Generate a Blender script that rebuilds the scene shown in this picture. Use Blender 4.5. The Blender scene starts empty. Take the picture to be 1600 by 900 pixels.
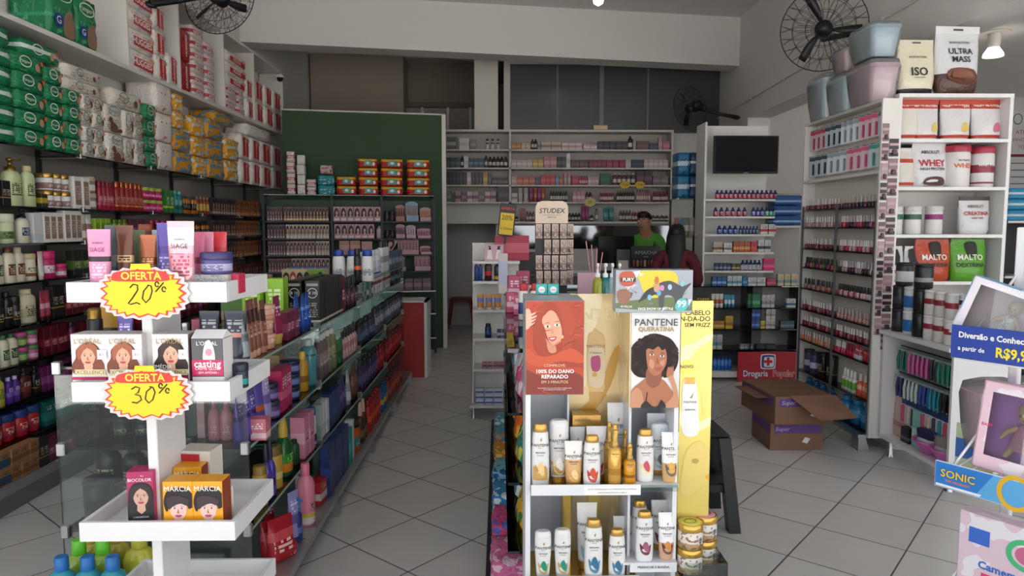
import bpy, bmesh, math, random
from mathutils import Vector, Matrix, Euler
R = math.radians
PI = math.pi
SC = bpy.context.scene
COL = SC.collection

# ------------------------------------------------------------------ camera
FPX = 1100.0
CAM_H = 1.55
cam_data = bpy.data.cameras.new('camera')
cam_data.sensor_width = 36.0
cam_data.lens = FPX / 1600.0 * 36.0
cam_data.clip_start = 0.05
cam_data.clip_end = 200
cam = bpy.data.objects.new('camera', cam_data)
COL.objects.link(cam)
cam.location = (0, 0, CAM_H)
cam.rotation_euler = (R(90) - math.atan(95 / FPX), 0, -math.atan(20 / FPX))
SC.camera = cam

# ------------------------------------------------------------------ sky and light
world = bpy.data.worlds.new('world')
SC.world = world
world.use_nodes = True
_nt = world.node_tree
_nt.nodes.clear()
_out = _nt.nodes.new('ShaderNodeOutputWorld')
_bg = _nt.nodes.new('ShaderNodeBackground')
_sky = _nt.nodes.new('ShaderNodeTexSky')
_sky.sky_type = 'HOSEK_WILKIE'
_sky.turbidity = 7.0
_sky.ground_albedo = 0.45
_sky.sun_direction = (0.25, 0.75, 0.6)
_hs = _nt.nodes.new('ShaderNodeHueSaturation')
_hs.inputs['Saturation'].default_value = 0.25
_nt.links.new(_sky.outputs[0], _hs.inputs['Color'])
_nt.links.new(_hs.outputs[0], _bg.inputs['Color'])
_bg.inputs['Strength'].default_value = 12.5
_nt.links.new(_bg.outputs[0], _out.inputs['Surface'])

_sun = bpy.data.lights.new('sun', 'SUN'); _sun.energy = 33.0; _sun.angle = 0.01; _sun.color = (1.0, .98, .95)
_so = bpy.data.objects.new('sun', _sun); COL.objects.link(_so)
_so.rotation_euler = (R(-22), R(8), 0)      # high behind the shop: it lights the street, the roof keeps it off the room

# the open shopfront lets the daylight in: a portal only guides the sampling
_pl = bpy.data.lights.new('shopfront_portal', 'AREA')
_pl.shape = 'RECTANGLE'
_pl.size = 11.4
_pl.size_y = 4.2
_pl.cycles.is_portal = True
_po = bpy.data.objects.new('shopfront_portal', _pl)
COL.objects.link(_po)
_po.location = (2.6, 0.7, 2.1)
_po.rotation_euler = (R(90), 0, 0)

SC.view_settings.view_transform = 'Standard'
SC.view_settings.look = 'None'
SC.view_settings.exposure = -0.1
SC.view_settings.gamma = 1.0
SC.view_settings.use_curve_mapping = False
SC.cycles.max_bounces = 8
SC.cycles.diffuse_bounces = 4
SC.cycles.glossy_bounces = 3
SC.cycles.transmission_bounces = 6
SC.cycles.transparent_max_bounces = 24
SC.cycles.caustics_reflective = False
SC.cycles.caustics_refractive = False

# ------------------------------------------------------------------ helpers: where a pixel's ray meets a plane
_RM = cam.rotation_euler.to_matrix()
def ray(px, py):
    return _RM @ Vector(((px - 800) / FPX, -(py - 450) / FPX, -1.0))
def onX(px, py, X):
    d = ray(px, py); t = X / d.x
    return Vector((X, d.y * t, CAM_H + d.z * t))
def onY(px, py, Y):
    d = ray(px, py); t = Y / d.y
    return Vector((d.x * t, Y, CAM_H + d.z * t))
def y_at(px, X, z):
    """depth at which the picture column px crosses the height z on the plane X"""
    py = 355.0
    for _ in range(6):
        p = onX(px, py, X); py -= (z - p.z) * FPX / p.y
    return p.y
def onZ(px, py, Z):
    d = ray(px, py); t = (Z - CAM_H) / d.z
    return Vector((d.x * t, d.y * t, Z))

# ------------------------------------------------------------------ helpers: materials
def lin(h):
    h = h.lstrip('#')
    v = [int(h[i:i + 2], 16) / 255 for i in (0, 2, 4)]
    return tuple(c / 12.92 if c <= 0.04045 else ((c + 0.055) / 1.055) ** 2.4 for c in v) + (1.0,)
_MC = {}
def _new(name):
    m = bpy.data.materials.new(name); m.use_nodes = True
    return m, m.node_tree, m.node_tree.nodes['Principled BSDF']
def M(h, rough=0.45, metal=0.0, spec=0.5, emit=0.0, bump=0.0, bscale=60.0, coat=0.0):
    """plain surface with a slight procedural unevenness"""
    k = ('M', h, rough, metal, spec, emit, bump, bscale, coat)
    if k in _MC: return _MC[k]
    m, nt, b = _new('surface_' + h.lstrip('#'))
    b.inputs['Base Color'].default_value = lin(h)
    b.inputs['Roughness'].default_value = rough
    b.inputs['Metallic'].default_value = metal
    b.inputs['Specular IOR Level'].default_value = spec
    if coat:
        b.inputs['Coat Weight'].default_value = coat
        b.inputs['Coat Roughness'].default_value = 0.08
    if emit:
        b.inputs['Emission Color'].default_value = lin(h)
        b.inputs['Emission Strength'].default_value = emit
    tc = nt.nodes.new('ShaderNodeTexCoord')
    nz = nt.nodes.new('ShaderNodeTexNoise')
    nz.inputs['Scale'].default_value = bscale if bump else 9.0
    nt.links.new(tc.outputs['Object'], nz.inputs['Vector'])
    if bump:
        bp = nt.nodes.new('ShaderNodeBump'); bp.inputs['Strength'].default_value = bump
        bp.inputs['Distance'].default_value = 0.02
        nt.links.new(nz.outputs[0], bp.inputs['Height']); nt.links.new(bp.outputs[0], b.inputs['Normal'])
    else:
        mr = nt.nodes.new('ShaderNodeMapRange')
        mr.inputs['To Min'].default_value = max(0.02, rough - 0.06); mr.inputs['To Max'].default_value = min(1, rough + 0.06)
        nt.links.new(nz.outputs[0], mr.inputs[0]); nt.links.new(mr.outputs[0], b.inputs['Roughness'])
    _MC[k] = m
    return m

def PR(base, bands=(), text=None, rough=0.4, bump=0.0, blotch=None, metal=0.0, side=None):
    """printed packaging: bands of colour over the height, lines of small print, blotches of a second ink.
    bands (z0,z1,hex); text (z0,z1,hex,rows[,cols]); blotch (hex, scale, amount)"""
    k = ('PR', base, tuple(bands), text, rough, bump, blotch, metal, side)
    if k in _MC: return _MC[k]
    m, nt, b = _new('printed_' + base.lstrip('#'))
    N, L = nt.nodes.new, nt.links.new
    b.inputs['Roughness'].default_value = rough
    b.inputs['Metallic'].default_value = metal
    tc = N('ShaderNodeTexCoord'); sp = N('ShaderNodeSeparateXYZ'); L(tc.outputs['Generated'], sp.inputs[0])
    def math_(op, a, c=None, d=None):
        n = N('ShaderNodeMath'); n.operation = op
        for i, v in enumerate((a, c, d)):
            if v is None: continue
            if isinstance(v, (int, float)): n.inputs[i].default_value = v
            else: L(v, n.inputs[i])
        return n.outputs[0]
    rp = N('ShaderNodeValToRGB'); rp.color_ramp.interpolation = 'CONSTANT'
    stops = [(0.0, base)]
    for z0, z1, h in sorted(bands):
        stops = [s for s in stops if s[0] < z0 - 1e-4] + [(max(z0, 0.0), h), (min(z1, 0.9999), base)]
    el = rp.color_ramp.elements
    el[0].position = stops[0][0]; el[0].color = lin(stops[0][1])
    el[1].position = 1.0; el[1].color = lin(stops[-1][1])
    for p, h in stops[1:]:
        e = el.new(p); e.color = lin(h)
    L(sp.outputs['Z'], rp.inputs[0])
    col = rp.outputs[0]
    def mix(f, a, hexb):
        n = N('ShaderNodeMix'); n.data_type = 'RGBA'
        L(f, n.inputs['Factor']); L(a, n.inputs['A']); n.inputs['B'].default_value = lin(hexb)
        return n.outputs['Result']
    if blotch:
        nz = N('ShaderNodeTexNoise'); nz.inputs['Scale'].default_value = blotch[1]; nz.inputs['Detail'].default_value = 1.5
        L(tc.outputs['Generated'], nz.inputs['Vector'])
        col = mix(math_('GREATER_THAN', nz.outputs[0], 0.93 - blotch[2]), col, blotch[0])
    if text:
        z0, z1, h, rows = text[:4]; cols = text[4] if len(text) > 4 else 14
        zr = math_('MULTIPLY', sp.outputs['Z'], rows / (z1 - z0))
        fz = math_('FRACT', zr); iz = math_('FLOOR', zr)
        cv = N('ShaderNodeCombineXYZ'); L(math_('MULTIPLY', sp.outputs['X'], cols), cv.inputs[0]); L(math_('MULTIPLY', iz, 7.31), cv.inputs[1])
        nz = N('ShaderNodeTexNoise'); nz.inputs['Scale'].default_value = 1.0; nz.inputs['Detail'].default_value = 0
        L(cv.outputs[0], nz.inputs['Vector'])
        f = math_('GREATER_THAN', nz.outputs[0], 0.46)
        f = math_('MULTIPLY', f, math_('GREATER_THAN', fz, 0.35))
        f = math_('MULTIPLY', f, math_('GREATER_THAN', sp.outputs['Z'], z0))
        f = math_('MULTIPLY', f, math_('LESS_THAN', sp.outputs['Z'], z1))
        f = math_('MULTIPLY', f, math_('GREATER_THAN', sp.outputs['X'], 0.16))
        f = math_('MULTIPLY', f, math_('LESS_THAN', sp.outputs['X'], 0.84))
        col = mix(f, col, h)
    if side:   # the print ends at the sides
        f = math_('GREATER_THAN', math_('ABSOLUTE', math_('SUBTRACT', sp.outputs['X'], 0.5)), 0.36)
        col = mix(f, col, side)
    L(col, b.inputs['Base Color'])
    if bump:
        n2 = N('ShaderNodeTexNoise'); n2.inputs['Scale'].default_value = 7.0; n2.inputs['Detail'].default_value = 3.0; n2.inputs['Distortion'].default_value = 1.2
        L(tc.outputs['Generated'], n2.inputs['Vector'])
        bp = N('ShaderNodeBump'); bp.inputs['Strength'].default_value = bump; bp.inputs['Distance'].default_value = 0.03
        L(n2.outputs[0], bp.inputs['Height']); L(bp.outputs[0], b.inputs['Normal'])
    _MC[k] = m
    return m

def GLASS(tint='e8f2ee', amount=0.08, rough=0.02):
    k = ('GL', tint, amount, rough)
    if k in _MC: return _MC[k]
    m, nt, b = _new('clear_' + tint)
    N, L = nt.nodes.new, nt.links.new
    o = nt.nodes['Material Output']
    tr = N('ShaderNodeBsdfTransparent'); tr.inputs[0].default_value = lin(tint)
    gl = N('ShaderNodeBsdfGlossy'); gl.inputs['Roughness'].default_value = rough
    fr = N('ShaderNodeFresnel'); fr.inputs[0].default_value = 1.45
    ad = N('ShaderNodeMath'); ad.operation = 'ADD'; ad.inputs[1].default_value = amount; ad.use_clamp = True
    L(fr.outputs[0], ad.inputs[0])
    mx = N('ShaderNodeMixShader'); L(ad.outputs[0], mx.inputs[0]); L(tr.outputs[0], mx.inputs[1]); L(gl.outputs[0], mx.inputs[2])
    L(mx.outputs[0], o.inputs['Surface'])
    nt.nodes.remove(b)
    _MC[k] = m
    return m

# ------------------------------------------------------------------ helpers: mesh building
class MB:
    """collects shapes that become ONE mesh object"""
    def __init__(s):
        s.v = []; s.f = []; s.mi = []; s.sm = []; s.mats = []
    def slot(s, m):
        if m not in s.mats: s.mats.append(m)
        return s.mats.index(m)
    def add(s, vs, fs, m, smooth=False):
        o = len(s.v); k = s.slot(m)
        s.v.extend([tuple(v) for v in vs])
        for f in fs:
            s.f.append([i + o for i in f]); s.mi.append(k); s.sm.append(smooth)
        return s
    def box(s, x0, x1, y0, y1, z0, z1, m, c=0.0):
        if x0 > x1: x0, x1 = x1, x0
        if y0 > y1: y0, y1 = y1, y0
        if z0 > z1: z0, z1 = z1, z0
        if c <= 0:
            vs = [(x, y, z) for z in (z0, z1) for y in (y0, y1) for x in (x0, x1)]
            return s.add(vs, [(0, 2, 3, 1), (4, 5, 7, 6), (0, 1, 5, 4), (2, 6, 7, 3), (0, 4, 6, 2), (1, 3, 7, 5)], m)
        c = min(c, (x1 - x0) * .45, (y1 - y0) * .45, (z1 - z0) * .45)
        rings = []
        def ring(ix, z):
            return [(x0 + ix, y0 + ix + c, z), (x0 + ix + c, y0 + ix, z), (x1 - ix - c, y0 + ix, z), (x1 - ix, y0 + ix + c, z),
                    (x1 - ix, y1 - ix - c, z), (x1 - ix - c, y1 - ix, z), (x0 + ix + c, y1 - ix, z), (x0 + ix, y1 - ix - c, z)]
        rings = [ring(c, z0), ring(0, z0 + c), ring(0, z1 - c), ring(c, z1)]
        vs = [p for r in rings for p in r]
        fs = [tuple(reversed(range(8))), tuple(range(24, 32))]
        for r in range(3):
            for i in range(8):
                j = (i + 1) % 8
                fs.append((r * 8 + i, r * 8 + j, r * 8 + 8 + j, r * 8 + 8 + i))
        return s.add(vs, fs, m)
    def loft(s, rings, m, smooth=True, cap0=True, cap1=True, closed=True):
        n = len(rings[0]); vs = [p for r in rings for p in r]; fs = []
        for r in range(len(rings) - 1):
            for i in range(n if closed else n - 1):
                j = (i + 1) % n
                fs.append((r * n + i, r * n + j, (r + 1) * n + j, (r + 1) * n + i))
        s.add(vs, fs, m, smooth)
        if cap0 and closed: s.add(rings[0], [tuple(reversed(range(n)))], m)
        if cap1 and closed: s.add(rings[-1], [tuple(range(n))], m)
        return s
    def lathe(s, prof, m, seg=14, sy=1.0, cx=0.0, cy=0.0, p=2.0, smooth=True, z0=0.0):
        """prof: (radius, z) or (radius, z, depth ratio)"""
        rings = []
        for q in prof:
            r, z = q[0], q[1]; k = q[2] if len(q) > 2 else sy
            rg = []
            for i in range(seg):
                a = 2 * PI * (i + 0.5) / seg
                c_, s_ = math.cos(a), math.sin(a)
                if p != 2.0:
                    c_ = math.copysign(abs(c_) ** (2 / p), c_); s_ = math.copysign(abs(s_) ** (2 / p), s_)
                rg.append((cx + r * c_, cy + r * k * s_, z + z0))
            rings.append(rg)
        return s.loft(rings, m, smooth)
    def tube(s, pts, r, m, seg=6, closed=False, smooth=True):
        pts = [Vector(p) for p in pts]; n = len(pts); rings = []
        up = None
        for i, p in enumerate(pts):
            if closed: t = pts[(i + 1) % n] - pts[i - 1]
            else: t = pts[min(i + 1, n - 1)] - pts[max(i - 1, 0)]
            if t.length < 1e-9: t = Vector((0, 0, 1))
            t.normalize()
            if up is None:
                up = Vector((0, 0, 1)) if abs(t.z) < .9 else Vector((1, 0, 0))
            a = t.cross(up)
            if a.length < 1e-4:
                up = Vector((1, 0, 0)) if abs(t.x) < .9 else Vector((0, 1, 0)); a = t.cross(up)
            a.normalize(); b = a.cross(t).normalized(); up = b
            rr = r[i] if isinstance(r, (list, tuple)) else r
            rings.append([tuple(p + rr * (math.cos(2 * PI * k / seg) * a + math.sin(2 * PI * k / seg) * b)) for k in range(seg)])
        if closed:
            rings.append(rings[0]); return s.loft(rings, m, smooth, False, False)
        return s.loft(rings, m, smooth)
    def prism(s, pts, y0, y1, m, axis='y', smooth=False):
        """outline in x,z extruded along y (axis 'y'), in y,z along x ('x') or in x,y along z ('z')"""
        area = sum(pts[i][0] * pts[(i + 1) % len(pts)][1] - pts[(i + 1) % len(pts)][0] * pts[i][1] for i in range(len(pts)))
        if area < 0: pts = pts[::-1]
        def P(a, b, t): return {'y': (a, t, b), 'x': (t, a, b), 'z': (a, b, t)}[axis]
        n = len(pts); lo = [P(a, b, y0) for a, b in pts]; hi = [P(a, b, y1) for a, b in pts]
        fs = [tuple(range(n)), tuple(reversed(range(n, 2 * n)))] + [(i, i + n, (i + 1) % n + n, (i + 1) % n) for i in range(n)]
        if axis != 'y': fs = [tuple(reversed(f)) for f in fs]
        if y0 > y1: fs = [tuple(reversed(f)) for f in fs]
        return s.add(lo + hi, fs, m, smooth)
    def xform(s, mat):
        s.v = [tuple(mat @ Vector(v)) for v in s.v]; return s
    def mesh(s, name):
        me = bpy.data.meshes.new(name)
        me.from_pydata(s.v, [], s.f)
        for m in s.mats: me.materials.append(m)
        me.polygons.foreach_set('material_index', s.mi)
        me.polygons.foreach_set('use_smooth', s.sm)
        me.update()
        return me
    def build(s, name, parent=None, loc=(0, 0, 0), rz=0.0):
        return link(name, s.mesh(name), parent, loc, rz)
def link(name, me, parent=None, loc=(0, 0, 0), rz=0.0):
    o = bpy.data.objects.new(name, me); COL.objects.link(o)
    if parent is not None: o.parent = parent
    o.location = loc; o.rotation_euler = (0, 0, rz)
    return o
def tag(o, label, cat, group=None):
    o['label'] = label; o['category'] = cat
    if group: o['group'] = group
    return o
def empty(name, label, cat, loc=(0, 0, 0), rz=0.0, group=None):
    o = bpy.data.objects.new(name, None); COL.objects.link(o)
    o.location = loc; o.rotation_euler = (0, 0, rz); o.empty_display_size = 0.05
    return tag(o, label, cat, group)
def struct(o):
    o['kind'] = 'structure'; return o

# lettering: flat letters turned into a mesh standing on a front that faces local -Y
_TX = {}
def text_mesh(s, size, m, align='CENTER', shear=0.0, bold=0.0, sx=1.0):
    k = (s, size, m.name, align, shear, bold, sx)
    if k in _TX: return _TX[k]
    cu = bpy.data.curves.new('lettering', 'FONT'); cu.body = s; cu.size = size; cu.align_x = align; cu.align_y = 'CENTER'
    cu.shear = shear; cu.offset = bold * size; cu.resolution_u = 2; cu.extrude = 0.0
    o = bpy.data.objects.new('lettering', cu); COL.objects.link(o)
    bpy.context.view_layer.update()
    dg = bpy.context.evaluated_depsgraph_get()
    me = bpy.data.meshes.new_from_object(o.evaluated_get(dg))
    me.transform(Matrix.Rotation(R(90), 4, 'X') @ Matrix.Diagonal((sx, 1, 1, 1)))
    me.materials.clear(); me.materials.append(m)
    COL.objects.unlink(o); bpy.data.objects.remove(o); bpy.data.curves.remove(cu)
    _TX[k] = me
    return me
def write(parent, s, x, y, z, size, m, align='CENTER', name='lettering', rot=None, **kw):
    o = link(name, text_mesh(s, size, m, align, **kw), parent, (x, y, z))
    if rot: o.rotation_euler = rot
    return o
def letters(mb, s, x, y, z, size, m, align='CENTER', rz=0.0, ry=0.0, **kw):
    """lettering merged into a printed mesh"""
    me = text_mesh(s, size, m, align, **kw)
    mb.nf = getattr(mb, 'nf', 0) + 1; T = Matrix.Translation((x, y - mb.nf * 1.5e-5, z)) @ Matrix.Rotation(rz, 4, 'Z') @ Matrix.Rotation(ry, 4, 'Y')
    mb.add([T @ v.co for v in me.vertices], [tuple(p.vertices) for p in me.polygons], m)
    return mb
def flat(mb, pts, y, m):
    """a flat printed patch (outline in x,z) on a front that faces local -Y"""
    area = sum(pts[i][0] * pts[(i + 1) % len(pts)][1] - pts[(i + 1) % len(pts)][0] * pts[i][1] for i in range(len(pts)))
    if area < 0: pts = pts[::-1]
    mb.nf = getattr(mb, 'nf', 0) + 1; y -= mb.nf * 1.5e-5      # later patches lie over earlier ones
    return mb.add([(a, y, b) for a, b in pts], [tuple(range(len(pts)))], m)
def ell(cx, cz, rx, rz, n=20, a0=0.0, rot=0.0):
    o = []
    for i in range(n):
        a = a0 + 2 * PI * i / n
        x, z = rx * math.cos(a), rz * math.sin(a)
        o.append((cx + x * math.cos(rot) - z * math.sin(rot), cz + x * math.sin(rot) + z * math.cos(rot)))
    return o
def smooth_pts(pts, n=4):
    """closed Catmull-Rom outline"""
    o = []; k = len(pts)
    for i in range(k):
        p0, p1, p2, p3 = pts[i - 1], pts[i], pts[(i + 1) % k], pts[(i + 2) % k]
        for j in range(n):
            t = j / n
            o.append(tuple(0.5 * ((2 * p1[c]) + (-p0[c] + p2[c]) * t + (2 * p0[c] - 5 * p1[c] + 4 * p2[c] - p3[c]) * t * t + (-p0[c] + 3 * p1[c] - 3 * p2[c] + p3[c]) * t ** 3) for c in range(2)))
    return o

# ------------------------------------------------------------------ product templates: trees of (name, mesh, offset, children)
class T:
    def __init__(s, name, mesh, kids=(), off=(0, 0, 0), rot=None):
        s.name, s.mesh, s.kids, s.off, s.rot = name, mesh, list(kids), off, rot
def spawn(t, loc, rz=0.0, label=None, cat=None, group=None, parent=None, tilt=None):
    o = link(t.name, t.mesh, parent, loc, rz)
    if tilt: o.rotation_euler = (tilt[0], tilt[1], rz)
    if t.rot and parent is not None: o.rotation_euler = t.rot
    if label: tag(o, label, cat, group)
    for k in t.kids: spawn(k, k.off, 0.0, parent=o)
    return o
_TC = {}
def cached(fn):
    def w(*a, **kw):
        k = (fn.__name__, repr(a), repr(sorted(kw.items(), key=lambda q: q[0])))
        if k not in _TC: _TC[k] = fn(*a, **kw)
        return _TC[k]
    return w
def _m(x, rough=0.4):
    return M(x, rough) if isinstance(x, str) else x

@cached
def carton(w, d, h, m, name='carton', kids=()):
    return T(name, MB().box(-w / 2, w / 2, -d / 2, d / 2, 0, h, _m(m), 0.0015).mesh(name), kids)
@cached
def tube(w, d, h, m, cap, name='cosmetic_tube', parts=True):
    """standing on its cap, the crimped end on top"""
    b = MB(); ch = h * 0.13; seg = 16; rings = []
    for t in (0, .04, .25, .5, .75, .93, .95, 1.0):
        z = ch + (h - ch) * t; k = max(0.03, 1 - t ** 1.6) if t < .93 else 0.035
        ww = w / 2 * (0.86 + 0.14 * t) * (.93 if t == 0 else 1)
        rings.append([(ww * math.copysign(abs(math.cos(a)) ** (1 if t < .9 else .6), math.cos(a)), d / 2 * k * math.sin(a), z) for a in [2 * PI * (i + .5) / seg for i in range(seg)]])
    b.loft(rings, _m(m))
    c = b if not parts else MB()
    c.lathe([(w * .36, 0), (w * .39, ch * .12), (w * .41, ch)], _m(cap), 14, d / w)
    kids = [T('cap', c.mesh('cap'))] if parts else []
    return T(name, b.mesh(name), kids)
@cached
def bottle(w, d, h, m, cap, name='shampoo_bottle', parts=True, kind='flip', p=2.4, lettering=None):
    r = w / 2; k = d / w; b = MB()
    hb = {'flip': .80, 'pump': .74, 'spray': .70, 'screw': .86, 'round': .8, 'long': .66}[kind]
    prof = [(r * .9, 0), (r, h * .02), (r, h * hb * .78), (r * .93, h * hb * .88), (r * .7, h * hb * .96), (r * .45, h * hb)]
    if kind == 'flip': prof = [(r * .92, 0), (r, h * .02), (r * .98, h * hb * .5), (r * .93, h * hb * .9), (r * .82, h * hb * .98), (r * .74, h * hb)]
    if kind == 'round': prof = [(r * .9, 0), (r, h * .02), (r, h * hb * .8), (r * .8, h * hb * .93), (r * .4, h * hb)]
    if kind == 'long': prof = [(r * .9, 0), (r, h * .02), (r, h * .5), (r * .8, h * .58), (r * .45, h * hb), (r * .4, h * hb)]
    b.lathe([(q[0], q[1], k) for q in prof], _m(m), 16, p=p)
    c = b if not parts else MB(); cm = _m(cap)
    if kind == 'flip': c.lathe([(r * .74, h * hb, k), (r * .76, h * (hb + .01), k), (r * .74, h * .97, k), (r * .66, h, k)], cm, 14, p=p)
    elif kind == 'pump':
        c.lathe([(r * .5, h * hb), (r * .5, h * (hb + .07)), (r * .2, h * (hb + .08)), (r * .16, h * .93), (r * .3, h * .935), (r * .3, h * .985), (r * .2, h)], cm, 12)
        c.box(-r * .16, r * .16, -r * 1.05, 0, h * .95, h * .985, cm)
    elif kind == 'spray':
        c.lathe([(r * .5, h * hb), (r * .5, h * (hb + .06)), (r * .3, h * (hb + .08)), (r * .3, h * .9)], cm, 12)
        c.prism([(-r * .3, h * .87), (-r * .3, h * .99), (r * .2, h), (r * .45, h * .98), (r * 1.1, h * .965), (r * 1.1, h * .915), (r * .35, h * .89)], -r * .22, r * .22, cm, 'x')
        c.prism([(r * .5, h * .91), (r * .75, h * .91), (r * .62, h * .80), (r * .8, h * .73), (r * .68, h * .72), (r * .45, h * .80)], -r * .12, r * .12, cm, 'x')
        c.v[-24:] = [(x, -y, z) for x, y, z in c.v[-24:]]
    elif kind in ('screw', 'round'): c.lathe([(r * .48, h * hb), (r * .5, h * (hb + .01)), (r * .48, h * .99), (r * .4, h)], cm, 12)
    elif kind == 'long': c.lathe([(r * .42, h * hb), (r * .42, h * .8), (r * .3, h * .97), (r * .2, h)], cm, 12)
    kids = [T('cap' if kind not in ('pump', 'spray') else 'dispenser', c.mesh('cap'))] if parts else []
    if lettering: kids.append(lettering)
    return T(name, b.mesh(name), kids)
@cached
def can(w, h, m, cap, name='spray_can', parts=True):
    r = w / 2; b = MB()
    b.lathe([(r * .94, 0), (r, h * .015), (r, h * .74), (r * .9, h * .77), (r * .7, h * .79)], _m(m), 14)
    c = b if not parts else MB()
    c.lathe([(r * .88, h * .765), (r * .88, h * .94), (r * .8, h * .985), (r * .5, h)], _m(cap), 14)
    return T(name, b.mesh(name), [T('cap', c.mesh('cap'))] if parts else [])
@cached
def jar(w, h, m, lid, name='cream_jar', parts=True, frac=.72):
    r = w / 2; b = MB()
    b.lathe([(r * .88, 0), (r * .96, h * .03), (r * .97, h * frac * .95), (r * .9, h * frac)], _m(m), 18)
    c = b if not parts else MB()
    c.lathe([(r * .98, h * frac), (r, h * (frac + .02)), (r, h * .96), (r * .93, h), (r * .3, h * 1.0)], _m(lid), 18)
    return T(name, b.mesh(name), [T('lid', c.mesh('lid'))] if parts else [])
@cached
def polish(w, h, m, cap, name='nail_polish'):
    b = MB(); r = w / 2
    b.lathe([(r * .9, 0), (r, h * .04), (r, h * .38), (r * .5, h * .46)], _m(m), 8)
    b.lathe([(r * .5, h * .44), (r * .52, h * .5), (r * .4, h)], _m(cap), 8)
    return T(name, b.mesh(name))
@cached
def softpack(w, d, h, m, seam=None, name='diaper_pack', puff=0.10, seed=1, lettering=None, n=7):
    """plastic-wrapped bale: bulging faces, pinched corners and a folded seam at both ends"""
    rnd = random.Random(seed); b = MB(); mm = _m(m)
    def g(t): return (1 - abs(2 * t - 1) ** 3)
    vs = {}; V = []; F = []
    def pt(i, j, k):
        key = (i, j, k)
        if key in vs: return vs[key]
        a, c, e = i / n, j / n, k / n
        x, y, z = (a - .5) * w, (c - .5) * d, e * h
        ga, gc, ge = g(a), g(c), g(e)
        x *= 1 - puff * .55 * (1 - gc * ge); y *= 1 - puff * (1 - ga * ge); zc = (e - .5) * h * (1 - puff * .9 * (1 - ga * gc)) + h / 2
        zc = max(0.0, zc) if k else zc * .4
        w_ = .006 * min(1, w / .2)
        x += rnd.uniform(-w_, w_) * .6; y += rnd.uniform(-w_, w_); zc += rnd.uniform(-w_, w_) * .5 if k not in (0, n) else 0
        vs[key] = len(V); V.append((x, y, zc)); return vs[key]
    for p in range(n):
        for q in range(n):
            F.append((pt(p, q, 0), pt(p, q + 1, 0), pt(p + 1, q + 1, 0), pt(p + 1, q, 0)))
            F.append((pt(p, q, n), pt(p + 1, q, n), pt(p + 1, q + 1, n), pt(p, q + 1, n)))
            F.append((pt(p, 0, q), pt(p + 1, 0, q), pt(p + 1, 0, q + 1), pt(p, 0, q + 1)))
            F.append((pt(p, n, q), pt(p, n, q + 1), pt(p + 1, n, q + 1), pt(p + 1, n, q)))
            F.append((pt(0, p, q), pt(0, p, q + 1), pt(0, p + 1, q + 1), pt(0, p + 1, q)))
            F.append((pt(n, p, q), pt(n, p + 1, q), pt(n, p + 1, q + 1), pt(n, p, q + 1)))
    b.add(V, F, mm, True)
    kids = []
    if seam:
        sb = MB(); sm = _m(seam)
        for sx in (-1, 1):
            x0 = sx * w * .47; x1 = sx * (w * .5 + .012)
            sb.box(x0, x1, -d * .36, d * .36, h * .47, h * .53, sm)
        kids.append(T('end_seam', sb.mesh('end_seam')))
    if lettering: kids.append(lettering)
    return T(name, b.mesh(name), kids)
@cached
def pouch(w, d, h, m, name='supplement_pouch', top=None, lettering=(), flare=1.0, seed=3, handle=False):
    """stand-up bag: full belly, flat welded top"""
    rnd = random.Random(seed); b = MB(); seg = 20; rings = []
    for t in (0, .03, .12, .3, .5, .68, .82, .9, .94, 1.0):
        k = (.55 + .45 * min(1, t / .12)) if t < .12 else max(.03, 1 - ((t - .12) / .78) ** 1.7) if t < .9 else .03
        ww = w / 2 * (.9 + .1 * math.sin(t * PI)) * (1 + (flare - 1) * max(0, t - .6) / .4)
        rings.append([(ww * math.copysign(abs(math.cos(a)) ** .75, math.cos(a)) + rnd.uniform(-.003, .003), d / 2 * k * math.sin(a) + rnd.uniform(-.004, .004) * (k > .1), h * t) for a in [2 * PI * (i + .5) / seg for i in range(seg)]])
    b.loft(rings, _m(m))
    kids = list(lettering)
    if top:
        tb = MB(); tm = _m(top); w1 = w / 2 * .9 * flare
        tb.box(-w1, w1, -.005, .005, h * .9, h * 1.005, tm); kids.append(T('top_seal', tb.mesh('top_seal')))
    if handle:
        hb = MB(); hb.box(-w * .11, w * .11, -.012, -.009, h * .94, h * .965, M('4a4a48')); kids.append(T('handle_slot', hb.mesh('handle_slot')))
    return T(name, b.mesh(name), kids)
@cached
def blister(w, h, m, item, name='blister_card', itemw=.35, ih=.6):
    b = MB(); b.box(-w / 2, w / 2, -.002, .002, 0, h, _m(m))
    c = MB(); iw = w * itemw
    c.box(-iw / 2, iw / 2, -.018, -.002, h * .08, h * (.08 + ih), _m(item), .004)
    return T(name, b.mesh(name), [T('article', c.mesh('article'))])

# ------------------------------------------------------------------ rows of products
_ORD = ['first', 'second', 'third', 'fourth', 'fifth', 'sixth', 'seventh', 'eighth', 'ninth', 'tenth', 'eleventh', 'twelfth']
def nth(i, n, frm):
    """where a thing stands in its row"""
    if n == 1: return ''
    if frm == 'left':
        if i == 0: return 'leftmost of the %s' % n_word(n)
        if i == n - 1: return 'rightmost of the %s' % n_word(n)
        return '%s from the left' % _ORD[i]
    if i == 0: return 'nearest the street'
    if i == n - 1: return 'last of the %s' % n_word(n)
    return '%s from the street' % _ORD[i]
def n_word(n):
    return ['zero', 'one', 'two', 'three', 'four', 'five', 'six', 'seven', 'eight', 'nine', 'ten', 'eleven', 'twelve'][n] if n <= 12 else 'row'
def label_for(desc, i, n, frm, place):
    if n > 12: return '%s, one of a long row %s' % (desc, place)
    q = nth(i, n, frm)
    return ('%s, %s, %s' % (desc, q, place)) if q else '%s %s' % (desc, place)
_rn = random.Random(11)
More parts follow.
